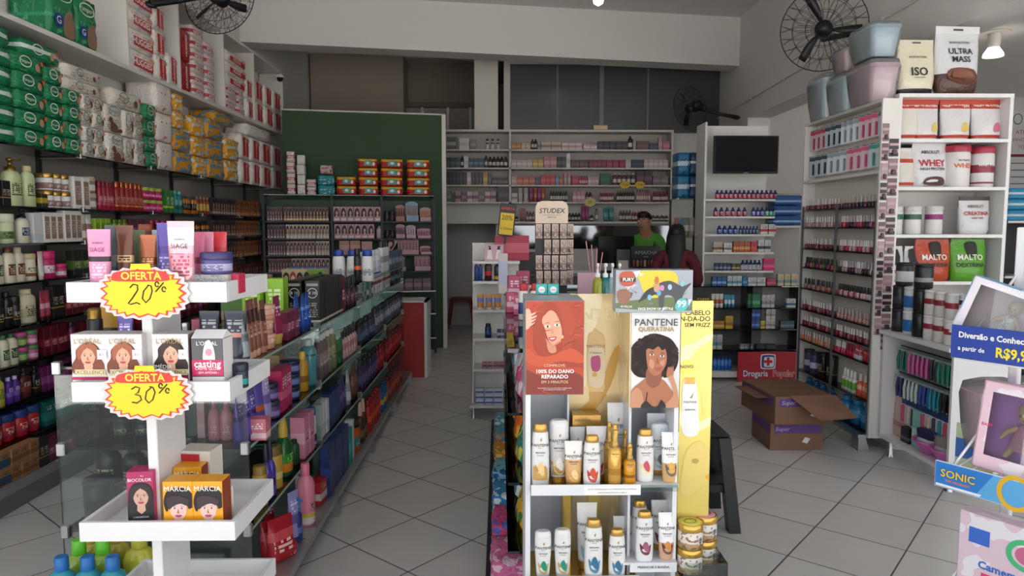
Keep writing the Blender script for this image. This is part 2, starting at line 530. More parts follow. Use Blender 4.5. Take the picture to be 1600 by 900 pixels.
LAY = {2: ['lower layer', 'upper layer'], 3: ['lowest layer', 'middle layer', 'upper layer'], 4: ['lowest layer', 'second layer', 'third layer', 'upper layer']}
def fit(o, t, st, hmax=None):
    """narrow a product to its place in the row"""
    w = 2 * max(abs(v.co.x) for v in t.mesh.vertices)
    if w > st * .96:
        o.scale.x = st * .96 / w; z = o.rotation_euler.z
        if abs(math.remainder(z, PI / 2)) < .08: o.rotation_euler.z = round(z / (PI / 2)) * PI / 2
    if hmax:
        h = max(v.co.z for v in t.mesh.vertices)
        if h > hmax * .985: o.scale.z = hmax * .985 / h
def row_x(X, z, a, b, n, make, desc, cat, place, face=1, jit=0.06, dx=0.0, rz=None, ztop=None):
    """n things side by side along the aisle between the depths a and b, fronts at the plane X, facing +x (face 1) or -x (-1).
    make: a template or a list of templates taken in turn"""
    if a > b: a, b = b, a
    st = (b - a) / n
    for i in range(n):
        t = make[i % len(make)] if isinstance(make, (list, tuple)) else make
        y = a + st * (i + .5)
        dep = max(abs(v.co.y) for v in t.mesh.vertices)
        x = X - face * (dep + .012 + abs(_rn.gauss(0, .006)) + dx)
        r_ = (PI / 2 if face > 0 else -PI / 2) + (_rn.uniform(-jit, jit) if rz is None else rz)
        o = spawn(t, (x, y, z + .001), r_, label_for(desc, i, n, 'street', place), cat, '%s %s' % (desc, place)); fit(o, t, st)
def row_y(Y, z, a, b, n, make, desc, cat, place, jit=0.05, dy=0.0, levels=1, lh=0.0, slope=0.0):
    """n things side by side between x = a and b, fronts at the plane Y, facing the street"""
    st = (b - a) / n
    for l in range(levels):
        pl = place if levels == 1 else place + ', ' + LAY[levels][l]
        for i in range(n):
            t = make[i % len(make)] if isinstance(make, (list, tuple)) else make
            dep = max(abs(v.co.y) for v in t.mesh.vertices)
            o = spawn(t, (a + st * (i + .5), Y + slope * st * (i + .5) + dep + .012 + dy, z + .001 + l * lh), math.atan(slope) + _rn.uniform(-jit, jit), label_for(desc, i, n, 'left', pl), cat, '%s %s' % (desc, place)); fit(o, t, st, lh if levels > 1 else None)
# ================================================================== THE SHOP ITSELF
WALLM = M('d6d3cf', .85, bump=.05, bscale=30)
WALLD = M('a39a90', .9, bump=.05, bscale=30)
CEILM = M('dcdad7', .9, bump=.04, bscale=20)
WHITE = M('dcdbd9', .35)
WHITED = M('d8d4ce', .5)
STEEL = M('b9bbbd', .3, metal=1.0)
DARKM = M('17181a', .5)
BLACKP = M('141517', .35)
SHELFGLASS = GLASS('cfe3da', .05)
CLEARGLASS = GLASS('eef5f2', .04)
WRAP = GLASS('f4f6f6', .04, .15)
def _milky():      # clear bag film scatters a little light
    nt = WRAP.node_tree; N = nt.nodes.new; o = nt.nodes['Material Output']; old = o.inputs['Surface'].links[0].from_socket
    df = N('ShaderNodeBsdfDiffuse'); df.inputs[0].default_value = lin('e4e8ea'); mx = N('ShaderNodeMixShader'); mx.inputs[0].default_value = .22
    nt.links.new(old, mx.inputs[1]); nt.links.new(df.outputs[0], mx.inputs[2]); nt.links.new(mx.outputs[0], o.inputs['Surface'])
_milky()

def floor_material():
    m, nt, b = _new('grey_glazed_floor_tiles')
    N, L = nt.nodes.new, nt.links.new
    tc = N('ShaderNodeTexCoord')
    mp = N('ShaderNodeMapping'); mp.vector_type = 'POINT'
    ang = math.atan2(.755, .656); s = 1 / .42
    mp.inputs['Rotation'].default_value = (0, 0, -ang)
    # the anchor (2.19, 4.14) sits on a crossing of the joints
    ca, sa = math.cos(-ang), math.sin(-ang)
    ax, ay = (2.19 * ca - 4.14 * sa) * s, (2.19 * sa + 4.14 * ca) * s
    mp.inputs['Scale'].default_value = (s, s, s)
    mp.inputs['Location'].default_value = (-ax + 40, -ay + 40, 0)
    L(tc.outputs['Object'], mp.inputs['Vector'])
    sp = N('ShaderNodeSeparateXYZ'); L(mp.outputs[0], sp.inputs[0])
    def mt(op, a, c=None):
        n = N('ShaderNodeMath'); n.operation = op
        for i, v in enumerate((a, c)):
            if v is None: continue
            if isinstance(v, (int, float)): n.inputs[i].default_value = v
            else: L(v, n.inputs[i])
        return n.outputs[0]
    def edge(o): return mt('MINIMUM', mt('FRACT', o), mt('SUBTRACT', 1.0, mt('FRACT', o)))
    e1, e2 = edge(sp.outputs['X']), edge(sp.outputs['Y'])
    g = mt('MINIMUM', e1, e2)
    mr = N('ShaderNodeMapRange'); mr.inputs['From Min'].default_value = .006; mr.inputs['From Max'].default_value = .011
    L(g, mr.inputs[0])
    # each tile its own tone
    cv = N('ShaderNodeCombineXYZ'); L(mt('FLOOR', sp.outputs['X']), cv.inputs[0]); L(mt('FLOOR', sp.outputs['Y']), cv.inputs[1])
    wn = N('ShaderNodeTexWhiteNoise'); wn.noise_dimensions = '2D'; L(cv.outputs[0], wn.inputs['Vector'])
    nz = N('ShaderNodeTexNoise'); nz.inputs['Scale'].default_value = 3.0; nz.inputs['Detail'].default_value = 6
    L(tc.outputs['Object'], nz.inputs['Vector'])
    cr = N('ShaderNodeValToRGB'); cr.color_ramp.elements[0].color = lin('c2beb9'); cr.color_ramp.elements[1].color = lin('dad7d3')
    L(mt('ADD', mt('MULTIPLY', wn.outputs['Value'], .35), mt('MULTIPLY', nz.outputs[0], .65)), cr.inputs[0])
    mx = N('ShaderNodeMix'); mx.data_type = 'RGBA'
    L(mr.outputs[0], mx.inputs['Factor']); mx.inputs['A'].default_value = lin('57514d'); L(cr.outputs[0], mx.inputs['B'])
    L(mx.outputs['Result'], b.inputs['Base Color'])
    r2 = N('ShaderNodeMapRange'); r2.inputs['To Min'].default_value = .22; r2.inputs['To Max'].default_value = .42
    L(nz.outputs[0], r2.inputs[0]); L(r2.outputs[0], b.inputs['Roughness'])
    bp = N('ShaderNodeBump'); bp.inputs['Strength'].default_value = .25; bp.inputs['Distance'].default_value = .004
    L(mr.outputs[0], bp.inputs['Height']); L(bp.outputs[0], b.inputs['Normal'])
    return m
YF, YB = 1.0, 10.4           # shopfront and back wall
XL, XR = -3.06, 3.2          # left wall, face of the beam on the right
ZC = 4.32
struct(MB().box(XL - .1, 8.6, .95, 14, -.05, 0, floor_material()).build('floor'))
struct(MB().box(-30, 30, -30, .95, -.12, -.02, M('a09e9b', .9, bump=.2, bscale=12)).build('ground_outside'))
struct(MB().box(XL - .12, XL, YF, 14, 0, ZC + .2, WALLM).build('wall_left'))
struct(MB().box(XL - .12, 8.7, YF - .05, 14, ZC, ZC + .2, CEILM).build('ceiling'))
struct(MB().box(8.6, 8.7, YF, 14, 0, ZC, WALLM).build('wall_right'))
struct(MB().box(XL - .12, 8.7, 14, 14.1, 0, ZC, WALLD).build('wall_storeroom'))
# facade over the open shopfront
struct(MB().box(XL - .12, 8.7, YF - .15, YF, 3.85, ZC + .2, WALLM).build('wall_front'))
# back wall with the dark doorway left of the counter
dx0, dx1, dz = onY(696, 440, YB).x, onY(775, 440, YB).x, 1.60
b = MB()
b.box(XL, dx0, YB, YB + .12, 0, 2.92, WALLM).box(dx0, dx1, YB, YB + .12, dz, 2.92, WALLM).box(dx1, 8.6, YB, YB + .12, 0, 2.92, WALLM)
b.box(3.2, 8.6, YB, YB + .12, 2.92, ZC, WALLM)
struct(b.build('wall_back'))
b = MB()
b.box(dx0 - .05, dx0 + .02, YB - .02, YB + .14, 0, dz + .05, WHITED).box(dx0 - .05, dx1, YB - .02, YB + .14, dz, dz + .06, WHITED)
struct(b.build('door_1'))
struct(MB().box(-1.6, .6, 11.15, 11.25, 0, 2.88, M('c9c4be', .8)).build('wall_storeroom_near'))
# upper storey behind: dark recess, columns, door head
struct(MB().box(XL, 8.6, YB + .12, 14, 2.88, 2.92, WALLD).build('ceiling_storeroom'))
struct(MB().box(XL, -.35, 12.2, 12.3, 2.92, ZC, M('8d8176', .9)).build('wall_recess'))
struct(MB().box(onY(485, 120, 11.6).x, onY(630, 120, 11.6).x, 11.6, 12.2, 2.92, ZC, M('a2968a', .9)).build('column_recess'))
p = onY(741, 100, 10.2); q = onY(778, 100, 10.2)
struct(MB().box(p.x, q.x, 10.2, 10.5, 2.92, ZC, M('ddd8d0', .8)).build('column_white'))
# door head and frame seen over the partition
b = MB(); a1 = onY(628, 163, 11.9); a2 = onY(742, 163, 11.9)
b.box(a1.x, a2.x, 11.86, 11.95, a1.z - .05, a1.z + .03, M('6b625c', .7))
for px in (660, 700, 735):
    xx = onY(px, 180, 11.9).x; b.box(xx - .02, xx + .02, 11.88, 11.95, 2.92, a1.z, WHITED)
b.box(a1.x, a2.x, 11.95, 11.97, 2.92, a1.z, M('9b948d', .6))
struct(b.build('window_1'))
# frosted glazing above the perfume shelves
gl = MB(); fr = MB(); GY = 10.36
gm = M('55565a', .18, spec=.5)
g0, g1 = onY(797, 100, GY), onY(1118, 203, GY)
gl.box(g0.x, 3.2, GY, GY + .02, 2.92, ZC, gm)
fm = M('c9c3bc', .5)
fr.box(g0.x - .09, g0.x, GY - .03, GY + .04, 2.92, ZC, fm)
for px, w in ((871, .012), (940, .03), (1012, .012)):
    x = onY(px, 150, GY).x; fr.box(x - w, x + w, GY - .012, GY + .03, 2.92, ZC, M('77767a', .4))
zt = onY(900, 101, GY).z
fr.box(g0.x, 3.2, GY - .03, GY + .04, zt, zt + .09, fm)
w = struct(gl.build('window_2')); struct(fr.build('window_2_frame', w))
# cross beam, running askew from the left wall to the beam on the right
bl, br_ = onX(375, 65, XL), onX(1155, 103, XR)
def beam_z(x): return 3.74
b = MB()
th = .35
zb_l, zb_r = bl.z, br_.z
vs = [(XL, bl.y, zb_l), (XR, br_.y, zb_r), (XR, br_.y + th, zb_r), (XL, bl.y + th, zb_l)]
vs += [(x, y, ZC) for x, y, z in vs]
b.add(vs, [(0, 3, 2, 1), (4, 5, 6, 7), (0, 1, 5, 4), (1, 2, 6, 5), (2, 3, 7, 6), (3, 0, 4, 7)], CEILM)
struct(b.build('beam_cross'))
# long beam on the right: face with the fan and its conduit
zl = onX(1257, 145, XR).z
struct(MB().box(XR, XR + .3, YF, YB, zl, ZC, WALLM).build('beam_right'))
struct(MB().box(XR, XR + .3, 9.15, YB, 0, zl, WALLM).build('column_right'))
struct(MB().box(XR + .3, 8.6, YF, YB, 3.45, 3.5, CEILM).build('ceiling_right'))
b = MB()
c0, c1 = onX(1118, 188, XR), onX(1440, -4, XR)
b.tube([(XR - .012, c0.y, c0.z), (XR - .012, c1.y, c1.z)], .011, WHITED, 6)
for t in (.12, .3, .5, .7, .9):
    q = c0.lerp(c1, t); b.box(XR - .03, XR, q.y - .012, q.y + .012, q.z - .02, q.z + .02, WHITED)
struct(b.build('trim_1'))

# ------------------------------------------------------------------ green partition
GA, GB = 8.64, 9.0
g0, g1 = onY(440, 172, GA), onY(690, 178, GB)
GREEN = M('183f15', .6)
gv = empty('green_partition', 'tall plain green partition board behind the shelves at the back', 'partition', (0, 0, 0))
b = MB()
vs = [(g0.x, GA, 0), (g1.x, GB, 0), (g1.x, GB + .05, 0), (g0.x, GA + .05, 0)]
n = len(vs); zt = g0.z
vv = vs + [(x, y, zt) for x, y, z in vs]
b.add(vv, [(0, 3, 2, 1), (4, 5, 6, 7), (0, 1, 5, 4), (1, 2, 6, 5), (2, 3, 7, 6), (3, 0, 4, 7)], GREEN)
b.build('board', gv)
b = MB()
b.box(g1.x, g1.x + .05, GB - .02, GB + .07, 0, zt + .01, WHITED)
b.tube([(g0.x, GA + .025, zt + .01), (g1.x, GB + .025, zt + .01)], .014, WHITED, 6)
b.build('edge_trim', gv)
# ================================================================== LEFT WALL: glass shelves, open lockers above, everything on them
XF = -2.75
def yl(px, X=XF, z=1.6): return y_at(px, X, z)
SZ = [2.02, 1.67, 1.455, 1.233, .985, .765, .55, .335]
WY0, WY1 = 3.45, 9.06
wu = empty('wall_shelf_unit', 'long wall unit of glass shelves full of cosmetics along the left side', 'shelf unit', (-2.9, (WY0 + WY1) / 2, 0))
def wpart(b, name):      # parts are modelled in world places and hung on the unit's origin
    o = b.build(name, wu); o.location = (2.9, -(WY0 + WY1) / 2, 0); return o
MIRR = M('8f8c86', .12, spec=.8)
wpart(MB().box(XL + .002, XL + .02, WY0, WY1, .1, 2.05, MIRR), 'back_panel')
b = MB(); b.box(XL + .002, -2.66, WY0, WY1, .10, .14, M('8d8f90', .35)); b.box(-2.70, -2.665, WY0, WY1, .0, .10, M('6e7072', .4))
wpart(b, 'base')
for i, z in enumerate(SZ):
    d = .03 if i == 0 else 0.0
    wpart(MB().box(XL + .02, XF, WY0, WY1, z - .010, z, SHELFGLASS), 'shelf')
y = WY0 + .35
while y < WY1:
    wpart(MB().box(XL + .02, XL + .045, y - .014, y + .014, .1, 2.04, DARKM), 'post')
    bb = MB()
    for z in SZ:
        bb.tube([(XL + .04, y, z - .02), (XF + .03, y, z - .016)], .007, STEEL, 6)
        bb.box(XF - .03, XF + .004, y - .011, y + .011, z - .022, z + .012, STEEL, .003)
    wpart(bb, 'bracket')
    y += .94
# --- lockers on top
LZ0, LZ1 = 2.745, 3.49
lk = empty('open_locker', 'white open wall locker with upright dividers above the glass shelves', 'cabinet', (-2.9, 6.2, LZ0))
def lpart(b, name):
    o = b.build(name, lk); o.location = (2.9, -6.2, -LZ0); return o
lpart(MB().box(XL + .002, XF, 3.3, 9.12, LZ0 - .03, LZ0, WHITED), 'bottom_board')
lpart(MB().box(XL + .002, XF, 3.3, 9.12, LZ1, LZ1 + .025, WHITED), 'top_board')
lpart(MB().box(XL + .002, XL + .015, 3.3, 9.12, LZ0, LZ1, WHITED), 'back_board')
DIV = [yl(px, XF, 3.05) for px in (200, 281, 351, 398, 443)]
for y in DIV: lpart(MB().box(XL + .015, XF, y - .012, y + .012, LZ0, LZ1, WHITED), 'divider')

# --- packs: printed logos
TEALO = M('1d6f6a', .5); RED = M('c0272d', .45); WH = M('f2efe9', .5); BROWN = M('6b4a3c', .7); PINKM = M('d9808c', .5)
def ring(mb, cx, cz, rx, rz, t, y, m, n=24):
    o, i_ = ell(cx, cz, rx, rz, n), ell(cx, cz, rx - t, rz - t, n)
    mb.add([(a, y, c) for a, c in o] + [(a, y, c) for a, c in i_], [(k, (k + 1) % n, n + (k + 1) % n, n + k) for k in range(n)], m)
def pampers_logo(w, d, h, green=True, bear=False):
    b = MB(); s = min(w, h * 2)
    fm = WH if green else TEALO
    y = -d / 2 - .004
    if bear:
        ring(b, 0, h * .74, w * .3, h * .17, .004, y, TEALO)
        letters(b, 'Pampers', 0, y, h * .74, w * .15, TEALO)
        flat(b, smooth_pts([(-.2 * w, .02 * h), (-.22 * w, .3 * h), (-.3 * w, .38 * h), (-.24 * w, .52 * h), (-.12 * w, .5 * h), (-.06 * w, .36 * h), (.1 * w, .3 * h), (.2 * w, .12 * h), (.3 * w, .04 * h)]), y + .001, BROWN)
        flat(b, ell(.3 * w, .1 * h, .1 * w, .07 * h), y, M('7b2a35', .5))
    else:
        ring(b, -.12 * w, h * .56, s * .24, h * .3, .005, y, fm)
        letters(b, 'Pampers', -.12 * w, y, h * .56, s * .12, fm)
        flat(b, ell(.24 * w, h * .4, s * .09, h * .22), y, M('b98a6a', .6) if green else BROWN)
        flat(b, ell(.38 * w, h * .68, s * .06, h * .12), y, M('d2592a', .5))
    return T('printed_logo', b.mesh('printed_logo'))
def huggies_logo(w, d, h, upright=True, red=False):
    b = MB(); y = -d / 2 - .004
    if upright:
        if not red: flat(b, [(-.24 * w, .12 * h), (.26 * w, .08 * h), (.26 * w, .82 * h), (-.24 * w, .86 * h)], y, RED)
        letters(b, 'HUGGIES', 0.02 * w, y - .001, h * .46, min(.17 * h, .40 * w), WH, ry=R(-90), bold=.02)
        if not red: flat(b, ell(.2 * w, .74 * h, .15 * w, .09 * h), y - .0015, M('c98d84', .6))
    else:
        flat(b, [(-.3 * w, .18 * h), (.42 * w, .14 * h), (.42 * w, .62 * h), (-.3 * w, .62 * h)], y, RED)
        letters(b, 'HUGGIES', .02 * w, y - .001, h * .40, min(.17 * w, .45 * h), WH, bold=.02)
        flat(b, ell(.36 * w, .7 * h, .1 * w, .16 * h), y - .0015, M('d8a48e', .6))
    return T('printed_logo', b.mesh('printed_logo'))
PG = PR('1b7d50', [(.30, .36, '2f9a6c')], None, .28, .5, ('5aa37e', 5.5, .26))
PGW = PR('1b7d50', [(.45, .68, 'd9e6dc')], None, .28, .5)
PW = PR('e3dcd2', [], (.1, .5, 'a48c7c', 6, 10), .32, .5, ('cabfb2', 4.0, .3))
PO = PR('e29a12', [], None, .3, .55, ('5d8fb0', 4.2, .42))
PO2 = PR('eaa41c', [], None, .3, .55, ('c8d8dc', 4.6, .40))
PPE = PR('e8ded8', [], None, .32, .5, ('c8795e', 4.0, .25))
PH = PR('eee6e0', [], None, .3, .5, ('d9c9c2', 3.4, .3))
PHR = PR('eee6e0', [(.28, .62, 'b82a30')], (.3, .6, 'f0e0da', 2, 9), .3, .45)
PRED = PR('b7191f', [], None, .28, .5, ('8c1216', 4.0, .3))
PLIL = PR('e3d3d0', [(.3, .6, 'b8434c')], (.32, .58, 'f4eae6', 2, 9), .3, .45)
def stack(px0, px1, z, rows, h, m, name, logo, desc, place, cat='diaper pack', d=.26, X=XF, puff=.09, inset=0.0, seam=None, y01=None):
    y0, y1 = y01 or (yl(px0, X, z + .3), yl(px1, X, z + .3)); w = (y1 - y0) * .97
    lg = logo(w, d, h) if logo else None
    t = [softpack(w, d, h * .985, m, seam, name, puff, s_, lg) for s_ in (1, 2)]
    WORD = {1: [''], 2: ['bottom', 'top'], 3: ['bottom', 'middle', 'top'], 4: ['bottom', 'second', 'third', 'top'], 5: ['bottom', 'second', 'third', 'fourth', 'top'], 6: ['bottom', 'second', 'third', 'fourth', 'fifth', 'top']}[rows]
    for r in range(rows):
        lab = desc if rows == 1 else '%s, %s one' % (desc, WORD[r])
        spawn(t[r % 2], (X - d / 2 - .01 - inset + _rn.uniform(-.006, .006), (y0 + y1) / 2, z + .002 + r * h), PI / 2 + _rn.uniform(-.03, .03), '%s, %s' % (lab, place), cat, place.split(',')[0] + ' ' + cat + 's')
Zt = SZ[0]
lgG = lambda w, d, h: pampers_logo(w, d, h, True)
lgW = lambda w, d, h: pampers_logo(w, d, h, False)
lgB = lambda w, d, h: pampers_logo(w, d, h, False, True)
lgH = lambda w, d, h: huggies_logo(w, d, h)
lgHf = lambda w, d, h: huggies_logo(w, d, h, False)
lgHr = lambda w, d, h: huggies_logo(w, d, h, True, True)
P1 = 'top glass shelf'
stack(-28, 27, Zt, 6, .107, PGW, 'diaper_pack', None, 'green diaper pack with white strip', 'nearest column of ' + P1)
stack(27, 77, Zt, 5, .108, PG, 'diaper_pack', lgG, 'wide green diaper pack', 'second column of ' + P1)
stack(77, 104, Zt, 5, .103, PG, 'diaper_pack', lgG, 'short green diaper pack', 'third column of ' + P1)
stack(104, 131, Zt, 4, .104, PG, 'diaper_pack', lgG, 'small green diaper pack', 'fourth column of ' + P1)
stack(42, 103, Zt + 5 * .108, 1, .105, PGW, 'diaper_pack', lgG, 'green diaper pack lying across the green stacks', P1, inset=.03)
stack(104, 166, Zt + 4 * .104, 2, .085, PW, 'diaper_pack', lgW, 'white diaper pack lying flat', 'over green stacks of ' + P1, inset=.02)
stack(131, 149, Zt, 4, .104, PW, 'diaper_pack', lgW, 'cream diaper pack', 'first cream column of ' + P1)
stack(149, 166, Zt, 4, .104, PW, 'diaper_pack', lgW, 'narrow cream diaper pack', 'second cream column of ' + P1)
stack(167, 196, Zt, 2, .205, PW, 'diaper_pack', lgB, 'white diaper pack with brown bear', 'beside cream packs on ' + P1)
stack(196, 212, Zt, 2, .2, PW, 'diaper_pack', lgW, 'tall white diaper pack', 'past the bear packs on ' + P1)
stack(212, 229, Zt, 4, .1, PW, 'diaper_pack', lgW, 'little white diaper pack', 'beside green end column of ' + P1)
stack(178, 229, Zt + .41, 1, .13, PW, 'diaper_pack', lgW, 'white diaper pack with oval logo lying on top', P1, inset=.02)
stack(230, 248, Zt, 4, .125, PG, 'diaper_pack', lgG, 'green diaper pack', 'green end column of ' + P1)
stack(248, 275, Zt, 3, .235, PPE, 'diaper_pack', None, 'pale peach diaper pack', 'column before orange ones, ' + P1)
stack(275, 303, Zt, 2, .19, PO, 'diaper_pack', None, 'orange diaper pack', 'first orange column, ' + P1)
stack(275, 290, Zt + .38, 2, .15, PO2, 'diaper_pack', None, 'small orange diaper pack', 'above first orange column, ' + P1)
stack(303, 325, Zt, 3, .18, PO2, 'diaper_pack', None, 'orange diaper pack', 'second orange column, ' + P1)
stack(325, 353, Zt, 3, .19, PO, 'diaper_pack', None, 'orange diaper pack', 'third orange column, ' + P1)
stack(353, 376, Zt, 2, .22, PO2, 'diaper_pack', None, 'orange diaper pack', 'fourth orange column, ' + P1)
stack(340, 372, Zt + .57, 1, .115, PO, 'diaper_pack', None, 'orange diaper pack lying on top of orange columns', P1, inset=.03)
for k, (a, c) in enumerate(((377, 394), (394, 409), (409, 427), (427, 442))):
    stack(a, c, Zt, 2, .27, PH, 'diaper_pack', lgH, 'white red-panel diaper pack', '%s such column, %s' % (_ORD[k], P1))
stack(388, 428, Zt + .55, 1, .13, PH, 'wipes_pack', None, 'plain white pack lying over red-panel packs', P1, inset=.02)
# in the lockers
P2 = 'locker'
Zl = LZ0
lgB2 = lambda w, d, h: pampers_logo(w, d, h, True)
def big_green(w, d, h):
    b = MB(); y = -d / 2 - .004
    ring(b, 0, h * .76, w * .36, h * .13, .006, y, WH); letters(b, 'Pampers', 0, y, h * .76, w * .2, WH)
    flat(b, ell(-.2 * w, .28 * h, w * .19, h * .12), y, M('1d3f86', .5)); letters(b, 'G', -.2 * w, y - .001, .28 * h, w * .26, WH)
    flat(b, smooth_pts([(.0 * w, .05 * h), (-.02 * w, .3 * h), (.1 * w, .46 * h), (.3 * w, .5 * h), (.4 * w, .3 * h), (.38 * w, .05 * h)]), y, M('8a6b58', .7))
    return T('printed_logo', b.mesh('printed_logo'))
stack(80, 121, Zl, 1, .36, PG, 'diaper_pack', big_green, 'big green diaper pack marked G, near one', 'first ' + P2, puff=.05)
stack(121, 153, Zl, 1, .33, PG, 'diaper_pack', big_green, 'big green diaper pack marked G, far one', 'first ' + P2, puff=.05)
stack(201, 243, Zl, 4, .155, PH, 'diaper_pack', lgHf, 'white pack with red panel', 'first column of second ' + P2)
stack(244, 263, Zl, 3, .2, PH, 'diaper_pack', lgH, 'upright red-panel pack', 'second column of second ' + P2)
stack(263, 279, Zl, 1, .27, PH, 'diaper_pack', lgH, 'single upright white pack with red panel', 'second ' + P2)
stack(282, 302, Zl, 2, .27, PRED, 'diaper_pack', lgHr, 'red diaper pack', 'third ' + P2)
stack(303, 323, Zl, 6, .105, PLIL, 'wipes_pack', None, 'pinkish white wipes pack', 'first column of third ' + P2, cat='wipes pack')
stack(323, 338, Zl, 5, .11, PLIL, 'wipes_pack', None, 'pinkish white wipes pack', 'second column of third ' + P2, cat='wipes pack')
stack(353, 372, Zl, 3, .085, PLIL, 'wipes_pack', None, 'small striped wipes pack', 'first column of fourth ' + P2, cat='wipes pack')
stack(372, 384, Zl, 3, .085, PLIL, 'wipes_pack', None, 'small striped wipes pack', 'second column of fourth ' + P2, cat='wipes pack')
stack(353, 386, Zl + .26, 3, .115, PH, 'diaper_pack', lgHf, 'long white pack with red letters', 'upper pile of fourth ' + P2)
stack(386, 397, Zl, 2, .22, PH, 'diaper_pack', lgH, 'upright white pack with red panel', 'end column of fourth ' + P2)
for k, (a, c) in enumerate(((399, 414), (414, 428), (428, 442))):
    stack(a, c, Zl, 2, .245, PH, 'diaper_pack', lgH, 'red-panel pack', '%s column of fifth %s' % (_ORD[k], P2))

# --- bottles, jars and cartons on the glass shelves
def L(shelf, a, c, n, make, desc, cat, layers=1, lh=.1, X=XF, up=''):
    nm = ['top', 'first', 'second', 'third', 'fourth', 'fifth', 'sixth', 'seventh', 'bottom'][shelf]
    z = (SZ + [.14])[shelf]; XX = -2.68 if shelf == 8 else X
    y0, y1 = yl(a, XX, z + .08), yl(c, XX, z + .08)
    for l in range(layers):
        row_x(XX, z + l * lh, y0, y1, n, make, desc, cat, "wall unit's %s shelf%s" % (nm, up if layers == 1 else (' below', ' on top')[l]))
PALEG = PR('c3cf9d', [(.30, .34, '54633d')], (.36, .66, '2c3a26', 6, 9), .35, side='c3cf9d')
PALEG2 = PR('c9d2a8', [(.22, .58, '6f8d52')], (.26, .54, '29361f', 5, 9), .35)
CREAMG = PR('e2dcc0', [(.25, .62, '3b5a34')], (.3, .58, 'd9dcc0', 4, 8), .4, side='e2dcc0')
CREAMB = PR('e0d6bd', [(.25, .62, '70452a')], (.3, .58, 'e2d2ba', 4, 8), .4, side='e0d6bd')
CREAMBL = PR('ddd8c2', [(.3, .62, '22355f')], (.34, .58, 'd6d8d4', 4, 8), .4, side='ddd8c2')
WHBR = PR('e4dfda', [(.12, .6, '8a6660')], (.2, .5, 'd8ccc6', 3, 8), .4)
WHCART = PR('e6e1dc', [(.12, .86, '8d7565')], (.3, .7, 'c8b4a4', 5, 7), .4, side='e6e1dc')
CRIM = PR('97203a', [(.2, .3, 'c04a5c')], (.34, .6, 'e2b3b0', 5, 8), .3)
COPR = PR('8e1d20', [(.18, .24, 'c98a44')], (.3, .6, 'd9a070', 5, 8), .3)
MAGJ = PR('b01e62', [(.3, .62, 'd85b8f')], (.34, .58, 'f4d4e0', 3, 8), .3)
GREENB = PR('2f7d32', [(.2, .3, 'b6d24a')], (.36, .7, 'dfe8c0', 5, 8), .35)
LIME = PR('8fb52a', [(.2, .4, '3d6a1e')], (.45, .8, '2d4c16', 5, 8), .35)
TEAL = PR('1f7f7c', [(.2, .4, '12504e')], (.42, .7, 'c8e4dc', 5, 8), .35)
BLK = PR('1c1a1c', [(.3, .34, '9c7a3c')], (.4, .66, 'b9ac94', 4, 8), .28)
BLKG = PR('22251f', [(.25, .6, '46602a')], (.3, .56, 'b9c78a', 5, 8), .35)
DRED = PR('5c1220', [(.3, .55, '8c2233')], (.32, .52, 'd9aab0', 4, 8), .3)
KRAFT = PR('a2744c', [(.2, .5, '7b5432')], (.55, .85, '4c331e', 4, 8), .6)
PLUM = PR('61203f', [(.3, .6, '8f3a60')], (.34, .56, 'dcb0c4', 4, 8), .35)
YEL = PR('d8c95a', [(.3, .5, '8e9a3a')], (.52, .7, '55602a', 3, 8), .4)
PURP = PR('4e2a86', [(.3, .5, '7d5cb4')], (.52, .7, 'd8ccf0', 3, 8), .35)
SPRB = PR('4a1a1a', [(.3, .5, '7a3a30')], (.52, .7, 'd8b0a0', 3, 8), .3)
REDJ = PR('b5202c', [(.3, .34, '2e4e8e')], (.38, .7, 'f0d8c8', 4, 8), .3)
AMB = PR('b86f16', [(.2, .6, '1d1a18')], (.3, .5, 'd8c080', 3, 7), .25)
GOLD, GOLDD = M('b08a46', .25, metal=.8), M('8a6a30', .3, metal=.8)
SB, JR, CT, TB, BT = 'shampoo bottle', 'cream jar', 'carton', 'tube', 'bottle'
# first glass shelf
L(1, -20, 9, 2, jar(.075, .1, PR('d9d2c6', [(.2, .6, '2c5c9c')], (.25, .55, 'e8e8e8', 3, 8)), 'c08a30'), 'blue-label jar with amber lid', JR, 2, .105)
L(1, 9, 23, 2, carton(.06, .07, .14, BLK), 'black carton', CT, 1)
L(1, 18, 47, 1, bottle(.125, .085, .275, PALEG, GOLDD, kind='pump'), 'large pale green pump bottle', SB)
L(1, 47, 64, 1, bottle(.095, .06, .24, PALEG, 'c8b98a', kind='screw'), 'pale green bottle', SB)
L(1, 68, 79, 2, carton(.045, .05, .08, PR('2b2a22', [(.3, .7, 'b39a2c')])), 'black and yellow small carton', CT)
L(1, 80, 118, 3, jar(.105, .105, WHBR, GOLD), 'gold-lidded white jar', JR, 2, .108)
L(1, 120, 133, 1, carton(.1, .06, .21, WHCART), 'white carton with brown window', CT)
L(1, 133, 144, 1, carton(.09, .06, .21, WHCART), 'white carton with brown front', CT)
L(1, 145, 159, 1, jar(.1, .11, PR('8c7b6d', [(.2, .7, 'd8d0c8')]), 'b5a48c'), 'taupe jar with pale label', JR, 2, .112)
L(1, 160, 186, 4, bottle(.06, .045, .2, CRIM, '7c1428', kind='flip'), 'crimson bottle', SB)
L(1, 187, 230, 6, bottle(.07, .05, .21, COPR, M('a85a36', .25, metal=.7), kind='flip'), 'dark red bottle with copper cap', SB)
L(1, 231, 262, 3, jar(.095, .095, MAGJ, '9fb040'), 'magenta jar with olive lid', JR, 2, .098)
L(1, 263, 276, 2, carton(.06, .05, .19, GREENB), 'bright green carton', CT)
L(1, 277, 290, 2, bottle(.06, .05, .19, TEAL, '57b0a8', kind='screw'), 'teal bottle', BT)
